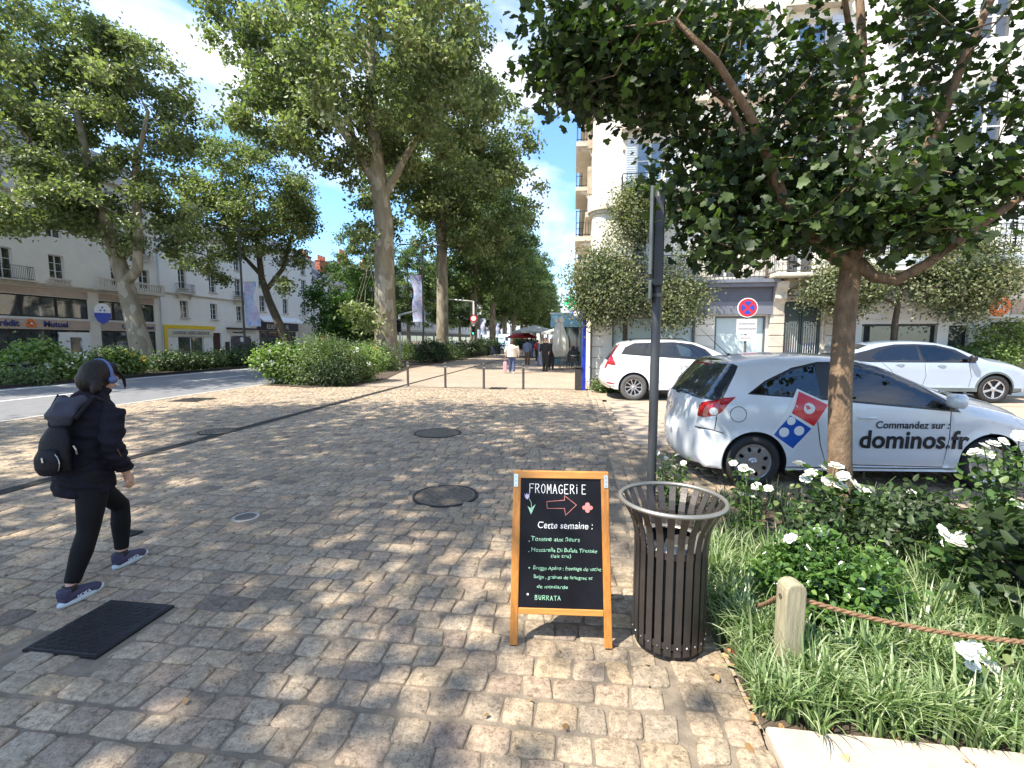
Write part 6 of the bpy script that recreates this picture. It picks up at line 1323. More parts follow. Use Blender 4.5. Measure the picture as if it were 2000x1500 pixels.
# ---- wooden posts and rope -----------------------------------------------------------
def post(x,y,label,lean=0.,seed=0):
    t=thing('rope_post',label,'post',(x,y,0),R(8)+seed); mb=MB(); mb.prism([(-.05,-.02),(.05,-.02),(.05,.47),(.046,.49),(.034,.506),(.012,.514),(-.012,.514),(-.034,.506),(-.046,.49),(-.05,.47)],-.042,.042,mxz); o=mb.build('post','post_wood',t); bv=o.modifiers.new('b','BEVEL'); bv.width=.009; bv.segments=2; bv.angle_limit=R(50)
    mb=MB(); mb.lathe([(.012,-.054),(.012,.054)],10,(0,0,.435),Matrix.Translation((0,0,.435))@Matrix.Rotation(PI/2,4,'Y')@Matrix.Translation((0,0,-.435)),cap=True); mb.build('rope_hole','bark_dark',t); return t
P0=Vector((1.045,2.255,0)); post(P0.x,P0.y,'short round-topped wooden post holding the rope at the edge of the bed')
P1=Vector((2.65,2.13,0)); post(P1.x,P1.y,'wooden rope post beyond the right edge of the photo',seed=1); P2=Vector((.98,2.9,-.35))
def rope(a,b,sag,label):
    mb=MB(); n=90; mid=lambda f:a.lerp(b,f)-Vector((0,0,sag*4*f*(1-f)))
    for s in range(3):
        pts=[]
        for i in range(n*2+1):
            f=i/(n*2); p=mid(f); ph=f*(b-a).length/.05*2*PI/2+s*2*PI/3; d=(b-a).normalized(); u=d.cross(Vector((0,0,1))).normalized(); w=u.cross(d); pts.append(p+u*.0062*math.cos(ph)+w*.0062*math.sin(ph))
        mb.tube(pts,.0066,5,False)
    return tag(mb.build('rope','rope',None,smooth=True),label,'rope')
rope(P0+Vector((0,0,.435)),P1+Vector((0,0,.43)),.10,'brown twisted rope sagging from the wooden post to the right edge'); rope(P0+Vector((-.03,.02,.435)),P2+Vector((0,0,.43)),.08,'short stretch of brown rope hanging down behind the wooden post into the grass')
tag(MB().box(.83,.86,2.42,2.45,0,.015).build('litter_scrap','cloth_red'),'small red scrap of litter at the foot of the bin','litter')
# ---- bollards ------------------------------------------------------------------------
b0=None
for i,(u,v) in enumerate(((797,754),(870,757),(945,760),(1022,760))):
    p=gz(u,v)
    if b0 is None:
        b0=thing('bollard','x','bollard',p,0,'row of four grey steel bollards'); mb=MB(); mb.lathe([(.052,0),(.05,.03),(.042,.035),(.042,.80),(.046,.81),(.046,.86),(.036,.885),(.001,.895)],16); autosmooth(mb.build('post','steel_grey',b0),50); mb=MB(); mb.lathe([(.0425,.72),(.0435,.72),(.0435,.76),(.0425,.76)],16); mb.build('band','chrome',b0); t=b0
    else: t=copy_tree(b0); t.location=p
    t['label']=['leftmost bollard of the four, beside the shrub clump','second bollard from the left, right of the drain channel','third bollard, left of the square steel cover','rightmost bollard of the four, right of the square steel cover'][i]
# ---- no-parking sign -------------------------------------------------------------------
c=gy(1460,601,12.75); np_=thing('no_stopping_sign','round red and blue no stopping sign over two white plates','road sign',(c.x,c.y,0),0); F_=Matrix(((1,0,0,0),(0,0,-1,0),(0,1,0,c.z),(0,0,0,1)))
mb=MB(); mb.tube([(0,.05,0),(0,.05,c.z+.1)],.03,12); mb.build('pole','steel_grey',np_,smooth=True)
mb=MB(); mb.lathe([(.001,.0),(.25,.0),(.25,.012),(.001,.012)],36,mtx=F_); mb.build('disc','sign_white',np_); mb=MB(); mb.lathe([(.001,.016),(.228,.016)],36,mtx=F_); mb.build('red_ring','sign_red',np_)
mb=MB(); 
for k in range(4):
    a0=PI/2*k; pts=[(.035*math.cos(a0),.035*math.sin(a0))]+[(.165*math.cos(a0+x),.165*math.sin(a0+x)) for x in [(-.58+1.16*j/8) for j in range(9)]]; mb.add([F_@Vector((x,y,.02)) for x,y in pts],[tuple(range(10))])
mb.build('blue_quarter','sign_blue',np_)
mb=MB(); mb.bev(-.25,.25,0,.01,c.z-.68,c.z-.29,.003); pl_=mb.build('plate','sign_grey',np_); mb=MB(); mb.bev(-.18,.18,0,.01,c.z-.86,c.z-.71,.003); pl2=mb.build('plate','sign_grey',np_)
mb=MB()
for (z,w) in ((-.41,.2),(-.54,.2)):
    x=-w
    while x<w: k=rt_.uniform(.02,.045); mb.box(x,x+k*.75,-.003,-.001,c.z+z-.018,c.z+z+.018); x+=k
mb.build('fine_print','letter_grey',pl_); mb=MB(); x=-.13
while x<.13: mb.box(x,x+.02,-.003,-.001,c.z-.795,c.z-.765); x+=.03
mb.build('fine_print','letter_grey',pl2)
# ---- lamp columns with banners ----------------------------------------------------------
def lamp_banner(p,label,side,zt,zb,w,h=9.5,twist=0.):
    t=thing('lamp_post',label,'lamp post',p,YAW); mb=MB(); mb.lathe([(.11,0),(.10,.9),(.075,1.0),(.065,h),(.001,h+.02)],14); mb.build('column','pole_grey',t,smooth=False); autosmooth(t.children[0],40)
    mb=MB(); mb.tube([(0,0,h-.2),(-.9,0,h+.1),(-1.5,0,h+.1)],[.05,.04,.035],8); mb.tube([(0,0,h-.2),(.7,0,h),(1.1,0,h)],[.05,.04,.035],8); mb.build('arm','pole_grey',t); mb=MB(); mb.bev(-1.9,-1.3,-.14,.14,h+.03,h+.15,.04); mb.bev(.95,1.5,-.14,.14,h-.06,h+.06,.04); mb.build('lamp_head','sign_back',t)
    nu,nv=8,20; mb=MB(); vs=[]
    for j in range(nv+1):
        for i in range(nu+1):
            u,v=i/nu,j/nv; z=zt+(zb-zt)*v; pinch=1-.28*math.exp(-((v-.36)/.2)**2)+.12*v; x=side*(.12+u*w*pinch); vs.append((x+twist*v*.9,.10*math.sin(3*v+u*4)+.06*math.sin(9*v),z+.06*math.sin(u*3)))
    mb.add(vs,[(j*(nu+1)+i,j*(nu+1)+i+1,(j+1)*(nu+1)+i+1,(j+1)*(nu+1)+i) for j in range(nv) for i in range(nu)]); mb.build('banner','banner_cloth',t,smooth=True)
    mb=MB()
    for z in (zt+.03,zb): mb.tube([(0,0,z),(side*(w+.15),0,z+.05)],.018,6)
    mb.build('banner_arm','chrome',t); return t
Lb=Vector((-23.6,yat(478,-23.6),0)); D_=pxof((Lb.x,Lb.y,1.65))[2]; zt=gd(485,553,D_).z; zb_=gd(485,638,D_).z
lamp_banner(Lb,'lamp post with the left blue banner in front of the small leaning plane',1,zt,zb_,.95)
Lb=gz(828,703); D_=pxof((Lb.x,Lb.y,1.65))[2]; zt=gd(805,540,D_).z; zb_=gd(820,630,D_).z; lamp_banner(Vector((Lb.x,Lb.y,0)),'lamp post with a hanging blue banner between the two big plane trunks',-1,zt,zb_,.95,twist=.35)
for i,(y,x,s) in enumerate(((62,-12.8,1),(75,-12.9,1),(50,-22.5,1),(95,-13,1))):
    lamp_banner(Vector((x,y,0)),['far lamp post with blue banner left of the green signal','farther lamp post with blue banner left of the advertising panel','lamp post with blue banner across the road beyond the second plane','farthest lamp post with blue banner'][i],s,4.6,2.4,.85)
# ---- signal gantries -------------------------------------------------------------------
def gantry(u,ug,vt,y,label,dirn,green=False):
    X=gy(u,vt,y).x; z=gy(u,vt,y).z; x2=gy(ug,vt,y).x; t=thing('signal_gantry',label,'traffic signal',(X,y,0)); mb=MB(); mb.tube([(0,0,0),(0,0,z)],[.10,.08],10); mb.build('post','sign_white',t,smooth=True); mb=MB(); mb.tube([(0,0,z-.05),((x2-X),0,z+.35*dirn)],[.08,.06],8); mb.build('arm','sign_white',t,smooth=True)
    mb=MB(); mb.bev(-.2,.2,-.35,-.1,2.3,3.3,.04); h=mb.build('signal_head','black',t); mb=MB()
    for k in range(3): mb.lathe([(.10,0),(.10,-.12)],12,mtx=Matrix.Translation((0,-.35,2.45+.33*k))@Matrix.Rotation(-PI/2,4,'X'))
    mb.build('visor','black',h); mb=MB(); mb.lathe([(.001,.005),(.10,.0)],12,mtx=Matrix.Translation((0,-.36,2.45))@Matrix.Rotation(PI/2,4,'X')); mb.build('lens','signal_green' if green else 'arch_grey',h); return t
gantry(780,818,614,34.5,'white signal gantry just right of the thickest trunk',.9); gantry(925,873,588,52,'white signal gantry with the lit green lamp left of the panel',.8,True)
c=gy(925,622,51.8); o=thing('round_road_sign','round red edged road sign on the farther signal post','road sign',(c.x,c.y,c.z)); mb=MB(); mb.lathe([(.001,0),(.45,0),(.45,.03)],20,mtx=Matrix.Rotation(PI/2,4,'X')); mb.build('disc','sign_red',o); mb=MB(); mb.lathe([(.001,.035),(.3,.035)],20,mtx=Matrix.Rotation(PI/2,4,'X')); mb.build('face','sign_white',o)
c=gx(631,661,-25.5); o=thing('no_entry_sign','red no entry sign beyond the shrub clump','road sign',(c.x,c.y,0),R(35)); mb=MB(); mb.tube([(0,.05,0),(0,.05,c.z+.4)],.04,8); mb.build('pole','steel_grey',o); Z=Matrix.Translation((0,0,c.z))@Matrix.Rotation(PI/2,4,'X'); mb=MB(); mb.lathe([(.001,0),(.38,0),(.38,-.03)],22,mtx=Z); mb.build('disc','sign_red',o); mb=MB(); mb.box(-.26,.26,-.02,-.005,c.z-.07,c.z+.07); mb.build('bar','sign_white',o)
# ---- lit advertising panel, terrace fence ------------------------------------------------
p=gz(985,690); D_=pxof(p)[2]; s=D_/FPX; t=thing('advertising_panel','lit white-blue advertising panel standing on the pavement','advertising panel',p); mb=MB(); mb.bev(-13*s,14*s,-.15,.15,.0,38*s,.05); mb.build('case','sign_grey',t); mb=MB(); mb.box(-11*s,11.5*s,-.16,-.152,9*s,37*s); sc_=mb.build('screen','ad_screen',t); mb=MB(); mb.box(2*s,8*s,-.166,-.162,24*s,32*s); mb.box(-9*s,-1*s,-.166,-.162,28*s,30*s); mb.box(-9*s,3*s,-.166,-.162,14*s,16*s); mb.build('poster_print','mural_blue',sc_)
a=gz(908,697); b_=gz(980,694); t=thing('terrace_fence','low dark fence of panels around the far terrace under the planes','fence',a); L_=(b_-a); n=7
for i in range(n):
    p0=L_*i/n; p1=L_*(i+.94)/n; mb=MB(); mb.box(p0.x,p1.x,min(p0.y,p1.y)-.03,min(p0.y,p1.y)+.03,.12,1.05); mb.build('panel','navy_panel',t); mb=MB(); mb.box(p0.x-.05,p0.x+.05,p0.y-.05,p0.y+.05,0,1.15); mb.build('fence_post','steel_grey',t)
# ---- parasols, tables, chairs, kiosk -------------------------------------------------------
def parasol(p,r,h,label,mat='parasol_grey',closed=False):
    t=thing('parasol',label,'parasol',p); mb=MB(); mb.lathe([(.25,0),(.25,.06),(.03,.07),(.025,h)],12); mb.build('pole','steel_grey',t)
    mb=MB()
    if closed:
        n=24; pr=[(.30,h*.28),(.42,h*.4),(.40,h*.6),(.25,h*.8),(.12,h*.97)]; vs=[]
        for rr_,z in pr:
            for k in range(n): a=2*PI*k/n; q=rr_*(1+.28*math.cos(8*a)); vs.append((q*math.cos(a),q*math.sin(a),z))
        fs=[(j*n+k,j*n+(k+1)%n,(j+1)*n+(k+1)%n,(j+1)*n+k) for j in range(len(pr)-1) for k in range(n)]; mb.add(vs,fs); mb.lathe([(.001,h*.95),(.15,h*.97),(.16,h*1.05),(.001,h*1.1)],10,(.1,0,0)); mb.lathe([(.001,h*.95),(.13,h*.97),(.14,h*1.03),(.001,h*1.08)],10,(-.16,0,0))
    else:
        vs=[(0,0,h+.35)]+[(r*math.cos(PI/4*k+.3),r*math.sin(PI/4*k+.3),h-.25) for k in range(8)]+[(r*math.cos(PI/4*k+.3),r*math.sin(PI/4*k+.3),h-.42) for k in range(8)]; mb.add(vs,[(0,1+k,1+(k+1)%8) for k in range(8)]+[(1+k,9+k,9+(k+1)%8,1+(k+1)%8) for k in range(8)])
    mb.build('canopy',mat,t); return t
parasol(Vector((-3.6,43.5,0)),2.3,2.75,'open grey parasol behind the people on the promenade'); parasol(Vector((-.9,41,0)),2.,2.6,'open pale parasol partly hidden by the closed one','parasol_closed')
p=gz(1092,722); parasol(Vector((p.x,p.y,0)),.4,2.75,'closed grey-green parasol between the officers and the kiosk','parasol_closed',True)
parasol(Vector((-11.5,80,0)),2.5,2.6,'far white parasol right of the advertising panel','awning_white'); parasol(Vector((-5.1,46,0)),1.5,2.3,'small orange-red parasol edge behind the walker in brown trousers','cloth_red')
def table(p,label):
    t=thing('cafe_table',label,'table',p,0,'cafe tables of the terrace'); mb=MB(); mb.lathe([(.001,.70),(.42,.70),(.42,.73),(.001,.73)],20); mb.build('table_top','table_grey',t); mb=MB(); mb.tube([(0,0,.03),(0,0,.7)],.03,8); mb.lathe([(.001,.0),(.25,.0),(.22,.03),(.001,.04)],14); mb.build('leg','table_grey',t); return t
def chair(p,rz,label):
    t=thing('cafe_chair',label,'chair',p,rz,'dark woven cafe chairs'); mb=MB(); mb.bev(-.23,.23,-.22,.22,.42,.46,.015); mb.build('seat','chair_weave',t)
    for sx in (-.2,.2):
        for sy in (-.19,.19): mb=MB(); mb.tube([(sx,sy,.43),(sx*1.1,sy*1.15,0)],.014,6); mb.build('leg','black',t)
    mb=MB()
    for k in range(9): a=-PI*.08+PI*1.16*k/8; x,y=.25*math.cos(a),.18+.06*math.sin(a) if False else (.22*math.sin(a)); mb.tube([(.25*math.cos(a),.22*math.sin(a)*.9,.46),(.26*math.cos(a),.24*math.sin(a),.68+.16*math.sin(max(0,a)))],.016,5)
    mb.tube([(.26*math.cos(a),.24*math.sin(a),.68+.16*math.sin(max(0,min(PI,a)))) for a in [-PI*.08+PI*1.16*k/14 for k in range(15)]],.02,6); mb.build('backrest','chair_weave',t); return t
tb1=table(Vector((-.75,27.2,0)),'cafe table beside the closed parasol'); t=copy_tree(tb1); t.location=(.1,29.,0); t['label']='cafe table nearer the shop wall on the terrace'; t=copy_tree(tb1); t.location=(-.6,32,0); t['label']='farther cafe table behind the first one'
c1=chair(Vector((-.1,26.7,0)),1.9,'woven cafe chair right of the nearest table')
for i,(x,y,r_,l) in enumerate(((.12,27.5,-1.5,'woven cafe chair closest to the shop wall'),(-1.45,27.2,1.3,'woven cafe chair left of the nearest table'),(-.65,28.4,0,'woven cafe chair behind the nearest table'),(-.35,30,2.,'woven cafe chair between the first and farther tables'),(-1.2,31.5,1.2,'woven cafe chair left of the farther table'),(.2,32,-1.2,'woven cafe chair right of the farther table'))): t=copy_tree(c1); t.location=(x,y,0); t.rotation_euler=(0,0,r_); t['label']=l
t=thing('terrace_kiosk','grey-blue glazed terrace kiosk with an awning against the right buildings','kiosk',(-1.4,33,0)); 
for x in (0,.9,1.85): boxpart('mullion',t,'kiosk_teal',x,x+.12,0,.12,0,2.7)
boxpart('glass_panel',t,'glass_shop',.12,.9,.04,.08,.5,2.6); boxpart('glass_panel',t,'glass_shop',1.02,1.85,.04,.08,.5,2.6); boxpart('base_panel',t,'kiosk_teal',.12,1.85,.03,.1,0,.5); boxpart('body',t,'kiosk_teal',.0,1.85,.13,6,0,2.65)
mb=MB(); mb.add([(-.2,.1,3.5),(2,.1,3.5),(2,-1.1,2.75),(-.2,-1.1,2.75),(-.2,-1.1,2.55),(2,-1.1,2.55)],[(0,1,2,3),(3,2,5,4)]); mb.add([(-.2,.1,3.5),(-.2,-1.1,2.75),(-.2,-1.1,2.55),(-.2,.1,2.55)],[(0,1,2,3)]); mb.build('awning','kiosk_teal',t); boxpart('flat_roof',t,'sign_grey',-.3,2.,.11,6,3.5,3.62)
t=thing('menu_board','freestanding grey-blue menu board behind the officers','menu board',(-1.9,29.5,0),.2); mb=MB(); mb.bev(-.35,.35,-.03,.03,.05,1.45,.02); mb.build('panel','cloth_bluegrey',t); mb=MB(); mb.box(-.38,-.35,-.04,.04,0,1.5); mb.box(.35,.38,-.04,.04,0,1.5); mb.build('frame','bark_dark',t)
# ---- corner things: blue post, pipe, bin, shop signs -------------------------------------------
t=thing('blue_post','tall bright blue flat post at the building corner','post',(.33,15.45,0)); boxpart('panel',t,'blue_paint',-.045,.075,-.04,.04,0,2.72,bev=.01)
t=thing('drainpipe','thin grey drainpipe beside the blue post','pipe',(.57,15.5,0)); mb=MB(); mb.tube([(0,0,0),(0,0,2.5)],.03,10); mb.build('pipe','steel_grey',t); mb=MB(); mb.box(-.05,.05,-.03,.03,.75,.79); mb.build('bracket','steel_grey',t)
t=thing('wall_bin','small brown-grey bin left of the blue post','bin',(.16,15.5,0)); mb=MB(); mb.bev(-.11,.12,-.12,.12,.0,.72,.02); mb.build('body','bin_metal',t); mb=MB(); mb.bev(-.13,.14,-.14,.14,.73,.78,.015); mb.build('lid','black',t)
t=thing('pharmacy_cross','green lit pharmacy cross sticking out beyond the corner','pharmacy sign',(-.25,30,4.05)); mb=MB(); mb.bev(-.4,.4,-.1,.1,-.14,.14,.02); mb.bev(-.14,.14,-.099,.101,-.4,.4,.02); mb.build('cross','pharmacy_green',t); boxpart('bracket',t,'iron',.35,.8,-.03,.03,-.03,.03)
t=thing('shop_ring_sign','round blue-white hanging shop sign above the corner bin','sign',(.12,17.6,2.65)); mb=MB(); mb.lathe([(.001,-.05),(.2,-.05),(.2,.05),(.001,.05)],22,mtx=Matrix.Rotation(PI/2,4,'X')); mb.build('disc','sign_blue',t); mb=MB(); mb.lathe([(.001,.055),(.14,.055)],22,mtx=Matrix.Rotation(PI/2,4,'X')); mb.build('face','sign_white',t); boxpart('bracket',t,'iron',.15,.43,-.02,.02,-.02,.02)
t=thing('shop_flag_sign','narrow red lettered vertical sign at the building corner','sign',(.22,20.,4.4)); boxpart('panel',t,'sign_grey',-.14,.14,-.05,.05,-1.,.6,bev=.01); mb=MB()
for k in range(6): mb.box(-.08,.08,-.056,-.052,.42-k*.24,.56-k*.24); 
mb.build('lettering','sign_red',t); boxpart('bracket',t,'iron',.14,.33,-.02,.02,.3,.34)
t=thing('ring_sign','pale ring shaped sign hanging high at the corner','sign',(.05,18,4.75)); mb=MB(); mb.lathe([(.26+.03*math.cos(a),.03*math.sin(a)) for a in [2*PI*k/8 for k in range(9)]],24,mtx=Matrix.Rotation(PI/2,4,'X')); mb.build('ring','sign_grey',t); boxpart('bracket',t,'iron',.28,.5,-.02,.02,-.02,.02)
# ---- parked things far away -----------------------------------------------------------------------
def scooter(p,rz,label):
    t=thing('scooter',label,'scooter',p,rz)
    for y in (-.62,.62): mb=MB(); mb.lathe([(.16,-.05),(.22,-.05),(.24,0),(.22,.05),(.16,.05)],16,mtx=Matrix.Translation((0,y,.24))@Matrix.Rotation(PI/2,4,'Y')); mb.build('wheel','rubber',t)
    mb=MB(); mb.tube([(0,.62,.24),(0,.5,.6),(0,.42,1.02)],[.05,.16,.05],8); mb.tube([(0,.45,.35),(0,.1,.3),(0,-.2,.4),(0,-.75,.62)],[.12,.14,.2,.1],8); mb.build('body','arch_grey',t,smooth=True); mb=MB(); mb.bev(-.15,.15,-.75,-.05,.68,.8,.05); mb.build('seat','black',t); mb=MB(); mb.tube([(-.33,.4,1.05),(0,.45,1.02),(.33,.4,1.05)],.018,6); mb.build('handlebar','black',t); mb=MB(); mb.lathe([(.09,0),(.05,.05)],10,mtx=Matrix.Translation((0,.56,.85))@Matrix.Rotation(-PI/2,4,'X')); mb.build('headlight','lamp_clear',t); return t
scooter(Vector((-21.2,yat(12,-21.2),0)),1.9,'dark scooter parked among the shrubs at the left edge')
def far_car(p,rz,mat,label):
    pr=[(-.5,.25,.1,.05),(-.62,.5,.15,.06),(-.6,.85,.15,.06),(-.45,1.1,.1,.04),(-.2,1.42,.1,.03),(.8,1.47,.1,.03),(1.4,1.35,.1,.05),(2.1,1.0,.12,.08),(2.9,.85,.2,.1),(3.15,.6,.2,.1),(3.1,.3,.1,.1)]
    t,f_=car('parked_car',label,p,rz,pr,.84,.95,.44,2.5,.31,.35,.22,mat,[('window','glass_window',[(.0,1.0),(.1,1.3),(.9,1.38),(1.4,1.28),(1.95,1.0)])],[('windscreen','glass_window',lambda x,z,t_:1.4<x<2.1 and abs(t_)<.9),('rear_window','glass_window',lambda x,z,t_:x<-.2 and 1.05<z<1.4 and abs(t_)<.9),('tail_lamp','lamp_red',lambda x,z,t_:x<-.3 and .75<z<1. and abs(t_)>.75)],grid=.2)
    for s in (-1,1):
        for x in (0,2.5): wheel(t,x,s*.74,.31,.21,.19,s,holes_spoke(5,.06,.19,.02,.03))
    return t
far_car(Vector((-16.8,44,0)),PI/2,'cloth_pink','rosy pale car seen low between the two big plane trunks'); far_car(Vector((-15.5,60,0)),-PI/2,'paint_white','small white car approaching beyond the second plane trunk')
# ================================================================== people
def bodymesh(parent,segs,name,mat,voxel,smooth=3,spheres=()):
    """segs: lists of (point, ra, rb) elliptical rings; melted into one continuous surface"""
    mb=MB()
    for pts,rad,fl in segs: mb.tube(pts,rad,14,True,fl,up=(1,0,0))
    for c,r3 in spheres: mb.lathe([(max(.001,math.sin(PI*k/10)),-math.cos(PI*k/10)) for k in range(11)],16,mtx=Matrix.Translation(c)@Matrix.Diagonal((*r3,1)))
    o=mb.build(name,mat,parent); return to_real(o,voxel,smooth)
def walker():
    t=thing('person','woman in black hooded jacket and leggings striding past on the left','person',(-3.20,2.57,0),R(4)); t.scale=(.95,.95,.95); V=Vector
    hipL,hipR=V((-.085,.03,.80)),V((.085,.0,.80)); kL,kR=V((-.07,.33,.47)),V((.09,-.08,.44)); aL,aR=V((-.05,.29,.095)),V((.075,-.22,.10))
    tL,tR=V((-.04,.48,.035)),V((.09,-.04,.03))
    shR,elR,wrR=V((.185,.07,1.24)),V((.245,-.015,1.02)),V((.225,.10,.80)); shL,elL,wrL=V((-.185,.10,1.24)),V((-.24,.06,1.02)),V((-.21,.20,.83))
    leg=lambda h,k,a:([h,h.lerp(k,.5),k,k.lerp(a,.35),k.lerp(a,.8),a],[.088,.070,.050,.046,.032,.032],1.)
    arm=lambda s,e,w:([s,s.lerp(e,.5),e,e.lerp(w,.5),w],[.058,.048,.042,.036,.027],1.)
    neck=([V((0,.10,1.26)),V((0,.135,1.38)),V((0,.15,1.43))],[.06,.052,.05],1.)
    torso=([V((0,.01,.78)),V((0,.0,.90)),V((0,.02,1.02)),V((0,.05,1.16)),V((0,.085,1.28)),V((0,.10,1.33))],[.155,.165,.14,.165,.16,.06],.62)
    head=[(V((.005,.185,1.475)),(.072,.092,.108)),(V((.01,.205,1.435)),(.052,.070,.062))]
    face=[(V((.03,.28,1.455)),(.012,.018,.02)),(V((.012,.262,1.405)),(.03,.022,.012)),(V((.075,.175,1.46)),(.012,.02,.03)),(V((-.065,.175,1.46)),(.012,.02,.03))]
    foot=lambda a,q:([a+V((0,-.03,-.05)),a+V((0,.02,-.05)),a.lerp(q,.6)+V((0,0,-.012))],[.028,.032,.02],1.)
    def hand(w,sgn):
        out=[]; d=V((0,.25,-1)).normalized(); pal=w+d*.075; out.append(([w-d*.02,w+d*.03,pal],[.026,.034,.033],.5))
        for i in range(4):
            o=V((0,.026-.017*i,0)); l=(.062,.070,.066,.052)[i]; b=pal+o-d*.005; m1=b+d*l*.5+V((-sgn*.004,.004,0)); m2=b+d*l*.8+V((-sgn*.022,.004,0)); out.append(([b,m1,m2,m2+V((-sgn*.016,0,.002))],[.0092,.0088,.008,.0065],1.))
        b=w+d*.03+V((0,.026,0)); out.append(([b,b+V((-sgn*.008,.022,-.025)),b+V((-sgn*.018,.028,-.052))],[.012,.011,.008],1.)); return out
    segs=[torso,neck,leg(hipL,kL,aL),leg(hipR,kR,aR),arm(shL,elL,wrL),arm(shR,elR,wrR),foot(aL,tL),foot(aR,tR)]
    bodymesh(t,segs+hand(wrR,1)+hand(wrL,-1),'body','skin',.0075,2,head+face)
    lg=lambda h,k,a:([h+V((0,0,.05)),h.lerp(k,.5),k,k.lerp(a,.35),k.lerp(a,.70),a.lerp(k,.10)],[.102,.084,.062,.064,.050,.045],1.)
    bodymesh(t,[lg(hipL,kL,aL),lg(hipR,kR,aR),([V((0,.0,.74)),V((0,-.0,.86))],[.125,.14],.62)],'leggings','leggings',.012,3)
    jk=([V((0,.015,.70)),V((0,.0,.78)),V((0,.0,.92)),V((0,.025,1.06)),V((0,.06,1.2)),V((0,.095,1.30)),V((0,.125,1.365))],[.196,.190,.172,.168,.182,.152,.088],.74)
    slv=lambda s,e,w:([s+V((0,0,.02)),s.lerp(e,.5),e,e.lerp(w,.4),w+(e-w)*.12],[.072,.072,.064,.060,.050],1.)
    jo=bodymesh(t,[jk,slv(shL,elL,wrL),slv(shR,elR,wrR),([V((0,.10,1.30)),V((0,.16,1.40))],[.10,.088],.9)],'jacket','jacket_black',.012,3)
    rj=random.Random(3)
    for v in jo.data.vertices:   # folds of the cloth
        c=v.co; k=.006*math.sin(c.z*52+c.x*18+3*math.sin(c.y*11))+.0045*math.sin(c.z*95-c.y*30+c.x*25); n=v.normal; v.co=c+n*k
    bodymesh(t,[([V((-.09,.0,1.34)),V((0,-.085,1.265)),V((.09,.0,1.34))],[.035,.07,.035],1.2),([V((0,-.04,1.33)),V((0,-.12,1.235)),V((0,-.11,1.17))],[.09,.10,.06],.55)],'hood','hood_grey',.012,4)
    mb=MB(); mb.tube([V((.30,-.03,1.0)),V((.283,.03,.9)),V((.27,.07,.86))],.003,5); mb.build('zip','cloth_brown',t)
    hr=[(V((.005,.155,1.495)),(.092,.108,.108)),(V((.0,.115,1.455)),(.088,.085,.095)),(V((.015,.24,1.545)),(.06,.045,.035))]
    bodymesh(t,[([V((.05,.255,1.52)),V((.078,.288,1.47)),V((.082,.293,1.40)),V((.08,.29,1.365))],[.02,.02,.012,.003],.6),([V((-.05,.25,1.52)),V((-.075,.27,1.46)),V((-.078,.27,1.39))],[.02,.02,.006],.6),([V((.07,.09,1.46)),V((.075,.07,1.39)),V((.07,.05,1.365))],[.035,.03,.01],1.)],'hair','hair_dark',.008,3,hr)
    for s,e in ((1,V((.026,.274,1.482))),(-1,V((-.02,.274,1.482)))): mb=MB(); mb.lathe([(math.sin(PI*k/6)*.011+.0005,-math.cos(PI*k/6)*.011) for k in range(7)],8,mtx=Matrix.Translation(e)); mb.build('eye','black',t)
    for a,q in ((aL,tL),(aR,tR)):
        f=(q-a); f.z=0; L_=f.length; ang=math.atan2(-f.x,f.y); T=Matrix.Translation((a.x,a.y,0))@Matrix.Rotation(ang,4,'Z')
        if a is aR: T=T@Matrix.Translation((0,0,.004))
        up=lambda y,z,r_:(T@V((0,y,z)),r_)
        rings=[(-.062,.075,.030),(-.045,.078,.040),(.0,.085,.044),(.05,.075,.043),(.10,.055,.042),(.15,.042,.040),(.185,.036,.026)]
        o=bodymesh(t,[([T@V((0,y,z*.72)) for y,z,r_ in rings],[r_ for y,z,r_ in rings],1.),([T@V((0,-.03,.07)),T@V((0,-.03,.115))],[.042,.040],1.15)],'shoe','shoe_navy',.006,3)
        mb=MB(); n=20; sole=[]
        for k in range(n): th=2*PI*k/n; yy=.065+.145*math.cos(th); ww=.043+.006*math.cos(th)-.004; sole.append((ww*math.sin(th)*(1 if abs(math.cos(th))<.9 else .9),yy))
        vs=[T@V((x,y,z)) for z,sc in ((.0,.94),(.012,1.04),(.030,1.03),(.036,.95)) for x,y in [(x*sc,.065+(y-.065)*sc) for x,y in sole]]
        for v_ in vs:
            pass
        mb.add(vs,[tuple(range(n-1,-1,-1)),tuple(3*n+k for k in range(n))]+[(j*n+k,j*n+(k+1)%n,(j+1)*n+(k+1)%n,(j+1)*n+k) for j in range(3) for k in range(n)]); mb.build('sole','shoe_sole',o,smooth=True)
        mb=MB()
        for k in range(4): y=.02+k*.022; mb.tube([T@V((-.022,y,.083-k*.009)),T@V((0,y+.004,.092-k*.010)),T@V((.022,y,.083-k*.009))],.0028,5)
        mb.build('lace','black',o)
        me=textmesh('HOKA',.030,1.,.001,'CENTER'); bm=bmesh.new(); bm.from_mesh(me); Ts=T@Matrix.Translation((.0485,.05,.036))@Matrix.Rotation(PI/2,4,'Z')@Matrix.Rotation(PI/2-.35,4,'X')
        for v_ in bm.verts: v_.co=Ts@v_.co
        bm.to_mesh(me); bm.free(); link('shoe_lettering',me,'shoe_sole',o)
        bodymesh(t,[([a+V((0,0,-.01)),a+V((0,-.004,.03))],[.043,.041],1.)],'sock','black',.008,1)
    # backpack: worn, a thing of its own
    bp=thing('backpack','black rounded backpack hanging low on the woman\'s back','backpack',t.location,R(4)); bp.scale=(.9,.9,.95)
    o=bodymesh(bp,[([V((.02,-.19,.88)),V((.02,-.20,.98)),V((.02,-.185,1.09)),V((.02,-.16,1.17))],[.10,.115,.105,.065],.5)],'main_bag','backpack_black',.012,4)
